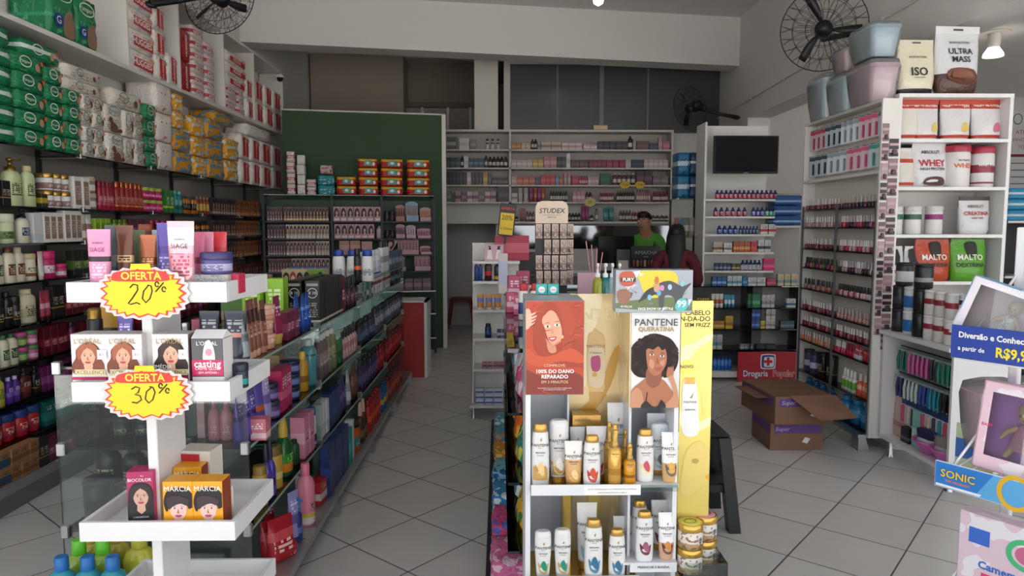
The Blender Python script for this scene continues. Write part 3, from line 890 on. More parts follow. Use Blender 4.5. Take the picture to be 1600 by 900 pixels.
L(1, 291, 312, 5, bottle(.035, .035, .15, AMB, '1c1a1a', kind='screw', parts=False), 'small amber oil bottle', BT)
L(1, 312, 331, 4, bottle(.04, .035, .16, PR('8e3a1e', [(.2, .6, 'caa04a')]), 'b08a46', kind='screw', parts=False), 'small red-brown oil bottle', BT)
# hair dye boxes: a woman's head on each front
def dye(base, hair, face, w=.062, d=.05, h=.165, panel=None, top='e6dcd6', name='hair_dye_box'):
    k = ('dye', base, hair, face, w, d, h, panel)
    if k in _TC: return _TC[k]
    b = MB(); b.box(-w / 2, w / 2, -d / 2, d / 2, 0, h, PR(base, [(.05, .2, panel or base)], (.06, .2, 'efe6da', 2, 7), .35), .001)
    y = -d / 2 - .0006
    flat(b, smooth_pts([(-.36 * w, .30 * h), (-.4 * w, .6 * h), (-.22 * w, .86 * h), (.12 * w, .9 * h), (.36 * w, .7 * h), (.4 * w, .42 * h), (.3 * w, .26 * h), (0, .24 * h)]), y, M(hair, .6))
    flat(b, ell(.03 * w, .56 * h, .19 * w, .15 * h, 14), y - .0004, M(face, .6))
    flat(b, [(-.3 * w, .26 * h), (.34 * w, .26 * h), (.12 * w, .42 * h), (-.06 * w, .42 * h)], y - .0003, M(face, .6))
    t = T(name, b.mesh(name)); _TC[k] = t; return t
DY = {
 'black': [dye('3a3034', '15100f', 'b98f80', panel='8a6a72'), dye('352a2e', '1c0f0c', 'c09a88', panel='8f6c78')],
 'copper': [dye('8a4a22', '4a1c0a', 'b07c5a', panel='a8642c'), dye('95541f', '5a200c', 'b58460', panel='8a4818')],
 'teal': [dye('2f5a58', '17191a', 'a8837a', panel='3d7a74')],
 'plum': [dye('4a2238', '20090f', 'b08478', panel='6a3450')],
 'gold': [dye('5b2c22', '2a0f0a', 'c29a80', panel='c79a2c')],
 'rose': [dye('a9848a', '241214', 'd0a896', panel='c9a8ac')],
 'pale': [dye('c2b2a8', '2c1a14', 'd8b8a4', panel='b8a49a'), dye('bca89c', '4a2a18', 'd6b49e', panel='b8a49a')],
 'wine': [dye('5a1420', '1c0808', 'b98a7c', panel='7c2434')],
}
for s_ in (1, 2, 3, 4):
    if s_ < 4: L(s_, 334, 370, 9, DY['black'], 'dark hair dye box', 'hair dye box')
    L(s_, 371, 407, 10, DY['copper'] if s_ != 4 else DY['wine'], ('copper' if s_ != 4 else 'wine red') + ' hair dye box', 'hair dye box')
    L(s_, 408, 421, 5, DY['teal'] if s_ < 3 else DY['plum'], ('dark teal' if s_ < 3 else 'dusky plum') + ' hair dye box', 'hair dye box')
# second glass shelf
L(2, -25, 9, 2, bottle(.085, .06, .2, CREAMG, 'c9b98e', kind='screw'), 'cream bottle with green label', SB)
L(2, 10, 36, 1, jar(.13, .17, PALEG2, 'd4d8c0'), 'large pale green jar', JR)
L(2, 37, 57, 1, bottle(.09, .06, .2, CREAMBL, '1a1a20', kind='pump'), 'cream bottle with navy label', SB)
L(2, 58, 72, 2, carton(.055, .05, .18, PR('d9d8d6', [(.1, .3, 'c4ccd2')])), 'plain white slim carton', CT)
L(2, 73, 104, 3, carton(.095, .055, .185, WHCART), 'white carton with brown window', CT)
L(2, 105, 134, 3, carton(.085, .05, .2, WHCART), 'tall white carton with brown window', CT)
L(2, 135, 152, 2, tube(.075, .045, .18, PR('dcd5ce', [(.3, .6, '9a7868')]), 'b08a46'), 'white tube with gold cap', TB)
L(2, 153, 176, 3, carton(.075, .05, .155, LIME), 'lime green carton', CT)
L(2, 177, 205, 4, bottle(.06, .045, .15, LIME, '55701c', kind='flip', parts=False), 'lime green bottle', SB)
L(2, 206, 230, 4, carton(.06, .05, .155, PLUM), 'plum carton', CT)
L(2, 240, 300, 8, bottle(.05, .045, .15, DRED, 'b0305a', kind='flip', parts=False), 'wine bottle with pink cap', SB)
L(2, 303, 333, 8, bottle(.03, .03, .13, AMB, '1c1a1a', kind='screw', parts=False), 'small dark oil bottle', BT)
# third glass shelf
L(3, -20, -1, 1, bottle(.08, .06, .19, CREAMG, 'd2c49c', kind='screw'), 'cream bottle at shelf end', SB)
L(3, 0, 48, 3, [bottle(.085, .06, .2, CREAMG, 'd2c49c', kind='screw'), bottle(.085, .06, .2, CREAMB, '6b3a22', kind='screw'), bottle(.085, .06, .2, CREAMB, 'd2c49c', kind='screw')], 'cream bottle with oval label', SB)
L(3, 49, 67, 1, jar(.1, .16, PR('ddd3b8', [(.2, .35, '8a5a34')], (.4, .6, '5a4a34', 3, 8)), 'c8b88e', frac=.8), 'cream jar with coconut label', JR)
L(3, 67, 75, 1, tube(.055, .03, .17, PR('d8cfc8', []), 'c8b8a8'), 'white leaning tube', TB)
L(3, 76, 98, 1, jar(.115, .17, PR('b8225e', [(.28, .66, 'e8dade')], (.32, .6, 'a82a5c', 4, 8), .3), 'd42a70'), 'big magenta jar', JR)
L(3, 99, 113, 1, jar(.08, .085, PR('c03068', [(.2, .6, 'e4d4d8')]), 'd42a70'), 'small magenta jar', JR)
L(3, 118, 146, 2, carton(.115, .05, .165, BLKG), 'black and green carton', CT)
L(3, 150, 230, 8, bottle(.06, .05, .16, BLK, '201c1c', kind='flip', parts=False), 'black bottle with gold line', SB)
L(3, 250, 330, 9, carton(.07, .05, .15, DRED), 'wine red carton', CT)
# fourth glass shelf
L(4, -25, 40, 5, [jar(.085, .17, BLK, '141414'), bottle(.08, .06, .2, BLK, '141414', kind='screw')], 'black hair mask container', JR)
L(4, 41, 68, 1, bottle(.13, .08, .2, PR('d9d2b4', [(.2, .5, 'c2b890')], (.25, .6, '4c4a3a', 5, 8)), 'd0c4a0', kind='screw'), 'cream jug bottle', SB)
L(4, 70, 86, 2, tube(.055, .03, .18, PR('a23a50', [(.3, .5, 'd89aa6')]), '3a1018'), 'dusty red tube', TB)
L(4, 87, 106, 2, carton(.07, .05, .2, BLK), 'black carton with gold line', CT)
L(4, 107, 160, 6, carton(.07, .05, .14, DRED), 'dark red carton', CT)
L(4, 165, 330, 16, bottle(.06, .05, .16, DRED, '2a0a12', kind='flip', parts=False), 'dark red bottle', SB)
# fifth
L(5, -20, 8, 2, bottle(.07, .05, .17, PR('c8cfd2', [(.25, .6, '2a5a86')]), 'e0e0dc', kind='screw'), 'white bottle with blue label', SB)
L(5, 9, 38, 2, bottle(.075, .055, .18, CREAMG, '2f6a3c', kind='screw'), 'cream bottle with green cap', SB)
L(5, 39, 68, 2, [jar(.1, .085, PR('3a6a3a', [(.2, .7, '9fb56a')]), 'c04a86'), jar(.1, .085, PR('b85a86', [(.2, .6, 'e0b0c4')]), '4a7a4a')], 'pink and green jar', JR, 2, .088)
L(5, 75, 112, 4, carton(.07, .05, .18, DRED), 'dark red tall carton', CT)
L(5, 113, 330, 18, [bottle(.065, .05, .17, PLUM, '2a1018', kind='flip', parts=False), carton(.065, .05, .16, DRED)], 'plum product', BT)
# sixth
L(6, -22, 18, 2, bottle(.09, .06, .17, YEL, 'd8cc70', kind='screw'), 'yellow bottle', SB)
L(6, 19, 38, 2, bottle(.05, .045, .15, PURP, 'c9b8e8', kind='screw'), 'purple bottle', BT)
L(6, 39, 58, 1, bottle(.085, .06, .195, SPRB, '1a1414', kind='spray'), 'red-brown trigger spray bottle', 'spray bottle')
L(6, 59, 70, 1, bottle(.06, .05, .19, BLK, '141414', kind='spray'), 'dark spray bottle', 'spray bottle')
L(6, 72, 112, 5, carton(.06, .05, .15, PR('6a1e5c', [(.3, .6, '9a4a88')])), 'purple-magenta carton', CT)
L(6, 113, 330, 18, [carton(.065, .05, .16, PLUM), bottle(.065, .05, .17, BLK, '1a1414', kind='flip', parts=False)], 'dark product', BT)
# seventh
L(7, -25, 73, 5, jar(.112, .155, REDJ, '24407e'), 'red tub with blue lid', JR)
L(7, 76, 152, 7, carton(.085, .05, .15, PR('14605a', [(.2, .55, '1f8078')], (.6, .8, 'b8dcd4', 2, 8))), 'teal carton', CT)
L(7, 160, 330, 14, carton(.075, .05, .16, PR('2a2430', [(.3, .6, '5a3050')])), 'dusky carton', CT)
# bottom
L(8, -35, 22, 3, carton(.12, .08, .091, PR('a2744c', [(.1, .6, '2a4a66')], (.65, .9, '4c331e', 2, 8))), 'kraft carton with blue front', CT, 2, .0925)
L(8, 23, 66, 3, carton(.095, .08, .091, KRAFT), 'kraft carton', CT, 2, .0925)
L(8, 67, 80, 2, carton(.07, .06, .175, BLK), 'black slim carton', CT)
L(8, 81, 118, 4, carton(.085, .06, .15, PLUM), 'plum-coloured carton', CT)
L(8, 119, 330, 12, carton(.09, .07, .16, PR('3a2832', [(.3, .6, '6a3a4c')])), 'dim plum carton', CT)
# ================================================================== BACK SHELVES before the green partition
SLP = .2
BX0, BY0 = -2.72, 8.22
def bxy(px):       # where a pixel column meets the front line of the back shelves
    d = ray(px, 355); k = d.x / d.y
    x = k * (BY0 - SLP * BX0) / (1 - k * SLP)
    return x, BY0 + SLP * (x - BX0)
BZ = [1.93, 1.62, 1.415, 1.22, 1.02, .78, .5, .2]
bu = empty('back_shelf_unit', 'black framed glass shelf unit standing before the green partition', 'shelf unit', (BX0, BY0, 0), math.atan(SLP))
ca = math.cos(math.atan(SLP))
Lb = (bxy(680)[0] - BX0) / ca
for z in BZ:
    MB().box(0, Lb, 0, .30, z - .008, z, SHELFGLASS).build('shelf', bu)
for px in (412, 519, 597, 679):
    u = (bxy(px)[0] - BX0) / ca
    b = MB(); b.box(u - .014, u + .014, 0, .02, .0, BZ[0], DARKM); b.box(u - .014, u + .014, .28, .30, 0, BZ[0], DARKM)
    for z in BZ: b.box(u - .012, u + .012, 0, .30, z - .022, z - .009, DARKM)
    b.build('upright', bu)
b = MB()
for z in BZ[1:]: b.box(0, Lb, -.004, .0, z - .016, z - .001, DARKM if z > 1 else WHITED)
b.build('shelf_edge', bu)
MB().box(0, Lb, .302, .315, 0, BZ[0] - .05, M('233f20', .5)).build('back_panel', bu)
def BK(sh, a, c, n, make, desc, cat, layers=1, lh=.1, up='', dy=0.0):
    x0, y0 = bxy(a); x1, y1 = bxy(c)
    row_y(y0, BZ[sh], x0, x1, n, make, desc, cat, 'on %s back shelf%s' % (['top', 'second', 'third', 'fourth', 'fifth', 'sixth', 'seventh', 'bottom'][sh], up), dy=dy, levels=layers, lh=lh, slope=SLP)
def wipe_logo(w, d, h):
    b = MB(); y = -d / 2 - .003
    flat(b, [(-.2 * w, .2 * h), (.22 * w, .2 * h), (.18 * w, .78 * h), (-.16 * w, .78 * h)], y, M('3f9a92', .5))
    flat(b, ell(.3 * w, .4 * h, .07 * w, .2 * h), y, M('e8d8c8', .5)); flat(b, ell(.0, .5 * h, .09 * w, .16 * h), y - .001, M('cfe0d4', .5))
    return T('printed_logo', b.mesh('printed_logo'))
PWR = PR('b3201c', [(.68, .95, 'd6a818')], None, .3, .4)
PTL = PR('1f8d97', [], None, .3, .5, ('d6dfe0', 5.0, .30))
wr = [softpack(.27, .2, .118, PWR, 'b3201c', 'wipes_pack', .08, k, wipe_logo(.27, .2, .118)) for k in (1, 2)]
for k, (a, c, n) in enumerate(((523, 556, 2), (557, 590, 4), (592, 629, 4), (632, 672, 4))):
    BK(0, a, c, 1, wr, 'red and yellow wipes pack', 'wipes pack', n, .108, ', %s pile' % _ORD[k])
BK(0, 493, 522, 1, softpack(.24, .2, .12, PTL, None, 'wipes_pack', .1, 4), 'teal wipes pack', 'wipes pack', 2, .115)
BK(0, 499, 520, 1, softpack(.17, .15, .10, PR('c9b4b4', [], None, .3, .5, ('b02a3a', 4.0, .35)), None, 'wipes_pack', .1, 5), 'small pale pack on the teal packs', 'wipes pack', up=' corner')
for o in list(COL.objects):
    if o.get('label', '').startswith('small pale pack on the teal'): o.location.z += .245
BK(0, 477, 493, 1, softpack(.13, .2, .095, PLIL, None, 'wipes_pack', .1, 6), 'whitish wipes pack', 'wipes pack', 2, .09)
BK(0, 446, 460, 1, softpack(.14, .2, .13, PLIL, None, 'wipes_pack', .1, 7), 'white wipes bale', 'wipes pack', 4, .125, ', left pile')
BK(0, 462, 476, 1, softpack(.14, .2, .12, PH, None, 'wipes_pack', .1, 8), 'cream wipes bale', 'wipes pack', 4, .115, ', right pile')
for sh, a, c, n, k, nm in ((1, 416, 441, 6, 'plum', 'plum'), (1, 442, 471, 6, 'gold', 'gold-footed'), (1, 472, 513, 8, 'gold', 'faced gold'), (2, 416, 444, 6, 'plum', 'plum'), (2, 445, 492, 8, 'pale', 'pale'), (2, 493, 513, 4, 'pale', 'cream'),
                           (3, 416, 444, 7, 'plum', 'plum'), (3, 445, 490, 8, 'rose', 'rose'), (3, 491, 513, 5, 'pale', 'pale'), (4, 416, 452, 8, 'wine', 'wine'), (4, 453, 513, 9, 'rose', 'rose')):
    BK(sh, a, c, n, DY[k], nm + ' hair dye box', 'hair dye box')
pinkb = dye('b78a94', '2a1418', 'c9a094', .085, .06, .17, panel='c9a0aa', name='hair_kit_box')
BK(1, 520, 594, 7, pinkb, 'pink hair kit box with woman', 'hair kit box')
BK(2, 521, 584, 6, pinkb, 'pink hair kit box with woman', 'hair kit box')
BK(3, 527, 561, 2, carton(.13, .1, .17, PR('a5786a', [(.4, .7, 'b58a7c')])), 'tan make-up box', 'carton')
BK(3, 562, 580, 1, carton(.13, .1, .16, PR('b58a86', [(.1, .4, '8a5a54')])), 'dusty pink make-up box', 'carton')
x, y = bxy(599); o = spawn(pinkb, (x, y + .08, BZ[3] + .03), math.atan(SLP), 'pink hair kit box leaning askew on fourth back shelf', 'hair kit box', None, None, (0, R(32)))
o.scale = (1.5, 1, 1.2)
BK(4, 527, 597, 5, carton(.1, .08, .16, PR('3a2a30', [(.3, .6, '7a4a54')])), 'dusky carton', 'carton')
# make-up displays at the right end: stepped pink trays with small things standing in them
@cached
def makeup_display(w, h, back, item, n):
    b = MB(); b.box(-w / 2, w / 2, -.05, .05, 0, h * .3, _m(back), .002)
    b.prism([(-w / 2, h * .3), (w / 2, h * .3), (w / 2, h * .9), (w * .2, h), (-w * .2, h), (-w / 2, h * .9)], .04, .05, _m(back))
    kids = []
    for i in range(n):
        c = MB(); x = -w * .4 + w * .8 * i / max(1, n - 1); c.lathe([(.006, h * .3), (.007, h * .55), (.005, h * .56), (.005, h * .78)], _m(item), 8, cx=x, cy=-.01)
        kids.append(T('tester', c.mesh('tester')))
    return T('makeup_display', b.mesh('makeup_display'), kids)
PKD = 'b58a96'
BK(1, 600, 616, 2, jar(.06, .12, '3a2a30', '1c1a1c', parts=False), 'dark make-up jar', 'jar')
BK(1, 617, 632, 1, makeup_display(.11, .2, '9a6a54', '5a2a20', 4), 'brown make-up display', 'make-up display')
BK(1, 632, 654, 1, makeup_display(.15, .24, '7f9ab4', 'c08a4a', 5), 'blue-grey make-up display', 'make-up display')
BK(1, 655, 673, 1, makeup_display(.14, .17, PKD, 'c8923a', 6), 'pink make-up display with gold tubes', 'make-up display')
BK(2, 586, 598, 1, bottle(.07, .05, .15, 'b7a8b4', '8a7a88', kind='screw', parts=False), 'mauve bottle', 'bottle')
BK(2, 600, 616, 2, jar(.06, .1, '2a2228', '1c1a1c', parts=False), 'dark make-up jar', 'jar')
BK(2, 617, 632, 1, makeup_display(.11, .17, PKD, '6a4a5a', 5), 'mauve make-up display', 'make-up display')
BK(2, 633, 649, 1, makeup_display(.12, .16, 'c09aa6', 'd8d0d4', 4), 'pale pink make-up display', 'make-up display')
BK(2, 650, 673, 1, makeup_display(.16, .12, 'c08a9e', '9a5a70', 5), 'low pink make-up display', 'make-up display')
BK(3, 619, 654, 1, makeup_display(.26, .19, 'b98a90', '8a5a60', 6), 'wide pink make-up display', 'make-up display')
BK(3, 655, 673, 1, makeup_display(.13, .1, 'c2a0a8', '8a3a50', 6), 'little pale make-up display', 'make-up display')
BK(4, 617, 632, 1, makeup_display(.11, .18, '9a8088', '6a4a50', 3), 'greyish make-up display', 'make-up display')
BK(4, 645, 672, 1, makeup_display(.19, .19, 'b08a94', 'b04a60', 4), 'arched pink make-up display', 'make-up display')
BK(5, 615, 672, 4, carton(.1, .08, .15, PR('6a4a54', [(.3, .6, '8a6a74')])), 'dim pink carton', 'carton')
BK(6, 615, 672, 4, carton(.1, .08, .18, PR('4a3a40', [(.3, .6, '7a5a64')])), 'dim brown carton', 'carton')

# ================================================================== GLASS GONDOLA between the left aisle and the middle
GX0, GX1, GY0, SEC = -1.66, -.95, 2.62, 1.08
GZ = [1.03, .72, .40, .12]
go = empty('glass_gondola', 'double-sided glass gondola full of hair products beside the left aisle', 'shelf unit', (-1.3, 4.8, 0))
def gpart(b, name):
    o = b.build(name, go); o.location = (1.3, -4.8, 0); return o
EDGE = M('8fa89e', .2, spec=.8)
for k in range(4):
    a, c = GY0 + k * SEC, GY0 + (k + 1) * SEC
    zs = GZ[:3] + ([1.17] if k >= 2 else [])
    for z in zs:
        b = MB(); b.box(GX0, GX1, a + .008, c - .008, z - .010, z - .0, SHELFGLASS)
        b.box(GX1, GX1 + .002, a + .008, c - .008, z - .010, z, EDGE)
        gpart(b, 'shelf')
    gpart(MB().box(GX0 - .04, -.87, a + .004, c - .004, .085, .12, M('a8aaab', .3, metal=.6)), 'base_tray')
for k in range(5):
    y = GY0 + k * SEC
    h = 1.0 if k < 2 else 1.15
    gpart(MB().box(GX0, GX1, y - .004, y + .004, .12, h, CLEARGLASS), 'glass_partition')
    b = MB()
    for x in (GX0 - .03, -.90):
        b.prism([(x - .035, 0), (x + .035, 0), (x + .02, .085), (x - .02, .085)], y - .03, y + .03, STEEL)
        gpart(b, 'foot'); b = MB()
    for z in GZ[:3]:
        for x in (GX0 + .012, GX1 - .012):
            gpart(MB().box(x - .016, x + .016, y - .014, y + .014, z - .028, z + .022, STEEL, .004), 'clamp')
def yg(px, z=.9): return y_at(px, GX1, z)
def G(lv, a, c, n, make, desc, cat, layers=1, lh=.1, dx=0.0, z=None, up=''):
    nm = ['top', 'second', 'third', 'bottom', 'raised'][lv]
    zz = (GZ + [1.17])[lv]; XG = GX1 if lv != 3 else -.885; y0, y1 = y_at(a, XG, zz + .08), y_at(c, XG, zz + .08)
    for l in range(layers):
        row_x(XG, zz + l * lh, y0, y1, n, make, desc, cat, "gondola's %s shelf%s" % (nm, up if layers == 1 else ', ' + LAY[layers][l]), dx=dx)
def GF(lv, px, make, Y, desc, cat, where=''):
    """facing the street at the near end of the gondola"""
    p = onY(px, 600, Y)
    return spawn(make, (p.x, Y, GZ[lv] + .001), _rn.uniform(-.06, .06), desc, cat)
NAVY = PR('1d2236', [(.42, .52, 'c98a72')], (.55, .8, 'a9a6a8', 3, 6), .25)
BRZ = PR('8a5a48', [(.55, .8, '4a2a24')], (.25, .5, 'd8b09c', 3, 6), .25, metal=.2)
PCH = PR('cf9a82', [(.3, .36, 'b0705a')], (.4, .8, 'efd0c0', 4, 7), .3)
PINKC = PR('d87f8e', [(.0, .06, 'c86a7c')], (.2, .5, 'f2c2ca', 4, 6), .25)
PURT = PR('5a4a9a', [(.4, .5, '3a2a6a')], (.55, .8, 'c8c0e0', 3, 6), .22)
LILT = PR('9a8fc4', [(.3, .5, '6a5a9a')], (.55, .8, 'e0dcf0', 3, 6), .3)
ck = lambda *a, **k: carton(*a, **k)
# the near end, facing the street
GF(0, 141, jar(.092, .1, BLK, GOLDD), 2.75, 'black jar with gold lid on the near gondola corner', 'cream jar')
GF(0, 153, can(.06, .19, BLK, GOLDD), 2.9, 'black can with gold cap behind the gold-lidded jar', 'spray can')
GF(0, 172, jar(.062, .09, BLK, '8a1c28'), 2.74, 'black jar with red lid at the gondola near end', 'cream jar')
GF(0, 182, ck(.075, .06, .19, PR('c0902c', [(.3, .5, '3a2a18')])), 3.02, 'yellow carton behind the red-lidded jar', 'carton')
GF(0, 200, tube(.06, .04, .17, PURT, '2a2048'), 2.78, 'purple tube beside the red-lidded jar', 'tube')
GF(0, 216, jar(.07, .085, PR('7a1c30', [(.3, .6, 'b04a5a')]), '8f2038'), 2.76, 'dark red jar behind the white column', 'cream jar')
GF(0, 299, jar(.078, .105, PR('26302a', [(.1, .3, 'cfd2d0')]), '157a3c'), 2.74, 'dark jar with green lid right of the column', 'cream jar')
GF(0, 316, ck(.05, .05, .15, PR('8a2a44', [(.3, .6, 'b86a7c')])), 2.86, 'dusty red carton behind the navy tubes', 'carton')
GF(0, 331, tube(.082, .05, .195, NAVY, '1a1c28'), 2.74, 'navy tube with peach band, first of two', 'tube')
GF(0, 371, tube(.088, .05, .20, NAVY, '1a1c28'), 2.70, 'navy tube with peach band, nearer the aisle', 'tube')
for k, px in enumerate((326, 345, 366)):
    GF(1, px + 7, bottle(.048, .04, .19, PINKC, 'cf7386', kind='long', name='conditioner_bottle'), 2.72, 'pink tapering bottle, %s of three at gondola end' % _ORD[k], 'bottle')
GF(1, 316, ck(.03, .05, .19, PR('e0a4b0', [(.3, .6, 'd8909e')])), 2.76, 'slim pink carton beside the tapering bottles', 'carton')
GF(1, 402, ck(.075, .06, .085, PR('c9707e', [(.1, .35, 'e0c0c4')], (.5, .8, 'f0d8dc', 3, 8))), 2.73, 'square pink carton on the second gondola shelf', 'carton')
GF(1, 190, jar(.072, .085, BLK, '141414'), 2.76, 'small black jar left of the column', 'cream jar')
GF(1, 222, jar(.07, .085, BLK, '141414'), 2.76, 'small black jar just behind the column', 'cream jar')
GF(2, 146, jar(.112, .16, PR('161516', [(.1, .35, '2c2a2a')]), '101010', frac=.86), 2.75, 'big black tub low on the gondola', 'tub')
GF(2, 165, bottle(.1, .08, .24, BLK, '141414', kind='screw'), 2.95, 'black bottle behind the big black tub', 'bottle')
GF(2, 205, bottle(.1, .08, .24, BLK, '141414', kind='screw'), 2.92, 'black bottle beside the white column, low shelf', 'bottle')
GF(2, 226, jar(.07, .09, PR('a02a24', []), '7c1a18'), 3.02, 'red jar low behind the white column', 'cream jar')
# top shelf along the aisle
TBN = 'tube'
G(0, 392, 399, 1, tube(.06, .04, .17, PR('8f979c', [(.4, .6, '5a646a')]), '3a4044'), 'silver tube', TBN)
G(0, 400, 418, 3, tube(.06, .04, .235, BRZ, 'cf9a82'), 'tall bronze tube', TBN)
G(0, 419, 427, 1, tube(.06, .04, .22, BRZ, 'b87a64'), 'bronze tube with dark top', TBN)
G(0, 428, 441, 1, jar(.1, .062, PCH, 'd8a890', parts=False), 'peach jar', 'cream jar', 3, .063)
G(0, 442, 454, 1, tube(.085, .05, .215, PR('8a1f4a', [(.0, .1, 'c0a050')], (.5, .75, 'e8b8c8', 3, 6), .25), 'c0a050'), 'cherry tube with gold cap', TBN)
G(0, 455, 473, 3, ck(.08, .05, .13, PR('6a1c3c', [(.3, .6, '8f3a58')], (.3, .6, 'dcb0c0', 3, 7))), 'maroon carton', 'carton')
G(0, 474, 493, 3, tube(.06, .04, .19, PR('1f4a9a', [(.5, .6, '5a8ad0')], (.2, .4, 'c8d8f0', 3, 6), .2), '16306a'), 'bright blue tube', TBN)
# black cartons in two files, five deep
def black_box(w, d, h):
    b = MB(); b.box(-w / 2, w / 2, -d / 2, d / 2, 0, h, PR('1e1c1d', [(.05, .1, 'c8c4bc')], (.15, .5, '8f8a84', 7, 7), .3), .001)
    y = -d / 2 - .0006; ring(b, 0, h * .72, w * .36, w * .36, w * .05, y, M('c9c6c0')); letters(b, '8 10', 0, y - .0003, h * .72, w * .3, M('e2e0da'))
    flat(b, [(-.4 * w, .88 * h), (.4 * w, .88 * h), (.4 * w, .94 * h), (-.4 * w, .94 * h)], y, M('9a958c'))
    return T('treatment_carton', b.mesh('treatment_carton'))
bb_ = black_box(.076, .1, .235)
for f, x in enumerate((-.995, -1.09)):
    for k in range(5):
        spawn(bb_, (x, 3.80 + k * .112, GZ[0] + .001), _rn.uniform(-.02, .02), 'black carton with white ring, %s deep, %s file' % (['front one', 'second', 'third', 'fourth', 'hindmost'][k], 'aisle' if f == 0 else 'inner'), 'carton', 'black ringed cartons')
G(0, 532, 543, 2, ck(.09, .06, .22, PR('7a1820', [(.3, .6, 'a03a40')], (.3, .6, 'e0c0b8', 3, 7))), 'tall red carton', 'carton')
G(0, 544, 565, 6, bottle(.055, .05, .2, PR('241a20', [(.1, .5, '4a1c34')], (.15, .45, 'c8a8b8', 3, 6)), '141216', kind='long', parts=False), 'black pointed bottle', 'bottle')
for k in range(2):
    spawn(ck(.09, .09, .26, PR('8fc02a', [(.1, .3, '6a9a1c')], (.4, .8, 'dff0b0', 5, 6))), (-1.235 + .1 * k, 3.55 + .05 * k, GZ[0] + .001), .02, 'lime green tall carton, %s of two behind the bronze tubes' % ('left' if k == 0 else 'right'), 'carton')
b = MB(); w, h = .26, .26
b.box(-w / 2, w / 2, -.06, .06, 0, h, PR('b09a78', [(.0, .3, '8a7654')], None, .5), .001)
y = -.0606; flat(b, [(0.05, .5 * h), (w / 2, .5 * h), (w / 2, h), (.02, h)], y, M('5a8a34', .5))
for i in range(6):
    x = -.105 + .042 * i; hc = ['2a1810', '8a3a18', '15100e', '2a1c14', 'a0602c', '15100e'][i]; sk = ['c99a7c', 'dab090', '7a5038', '9a6a4c', 'dab090', '6a4432'][i]
    flat(b, ell(x, .80 * h, .019, .034 + .004 * (i % 2)), y - .0004, M(hc, .7)); flat(b, ell(x, .78 * h, .012, .019), y - .0008, M(sk, .6))
    flat(b, [(x - .018, .52 * h), (x + .018, .52 * h), (x + .012, .68 * h), (x - .012, .68 * h)], y - .0006, M(['b0b0a8', 'a84a3a', '3a6a4a', '9ab0b8', 'c0a03a', 'b06a7a'][i], .6))
tag(b.build('carton', None, (-1.21, 4.42, GZ[0] + .001)), 'kraft carton with six small heads standing behind black cartons', 'carton')
for k in range(2):
    tag(MB().box(-.06, .06, -.05, .05, 0, .25, PR('a8906a', [(.2, .5, '4f7a2e')]), .001).build('carton', None, (-1.5 + .14 * k, 4.0, GZ[0] + .001)), 'brown and green carton, %s one, behind the lime cartons' % ('left' if k == 0 else 'right'), 'carton')
# raised shelf of the far sections
WBL = PR('d3d8dc', [(.05, .12, '2a4a9a')], (.2, .6, '3a5a9a', 5, 6), .35)
G(4, 565, 571, 1, bottle(.06, .05, .23, PR('1a1a1c', [(.45, .6, 'd8641c')]), '141414', kind='flip'), 'black bottle with orange band', 'bottle')
G(4, 572, 600, 7, bottle(.06, .05, .2, WBL, 'c8ccd0', kind='flip', parts=False), 'white bottle with blue print', 'bottle')
G(4, 601, 613, 3, can(.06, .27, PR('c8c8c6', [(.3, .5, '8a8a8a')]), '1c1c1c', parts=False), 'tall white and black can', 'spray can')
G(4, 614, 632, 6, carton(.09, .05, .16, PR('4a5a6a', [(.3, .6, '8a9aa4')])), 'dim blue carton', 'carton')
for k in range(3):
    spawn(bottle(.09, .08, .22, PR('dcdcd8', [(.3, .45, 'b8bcc0')], (.2, .5, '8a929a', 3, 6)), '1d3f9a', kind='flip'), (-1.13 + .1 * k, 4.98, 1.171), 0, 'white bottle with big blue cap, %s of three' % ['leftmost', 'middle', 'rightmost'][k], 'bottle')
    spawn(jar(.08, .1, PR('b8c4c8', [(.3, .6, '3a7aa0')]), '2a5a9a', parts=False), (-1.44 + .1 * k, 4.98, 1.171), 0, 'pale blue jar, %s of three on raised gondola shelf' % ['leftmost', 'middle', 'rightmost'][k], 'jar')
SILC = PR('a8aca8', [(.2, .5, '5a6a64')], (.55, .85, '3a3a3a', 4, 6), .35)
G(0, 566, 586, 6, [carton(.07, .05, .122, SILC), carton(.07, .05, .122, PR('2f6a58', [(.2, .5, 'c0c8c0')]))], 'silver and green carton', 'carton')
G(0, 587, 612, 8, carton(.075, .05, .122, PR('c4c4c2', [(.6, .8, '8a1c24')], (.2, .5, '5a5a5a', 3, 6))), 'white carton with red stripe', 'carton')
G(0, 613, 632, 6, carton(.09, .05, .12, PR('2a2a2c', [(.3, .6, '6a7a7c')])), 'dim black carton', 'carton')
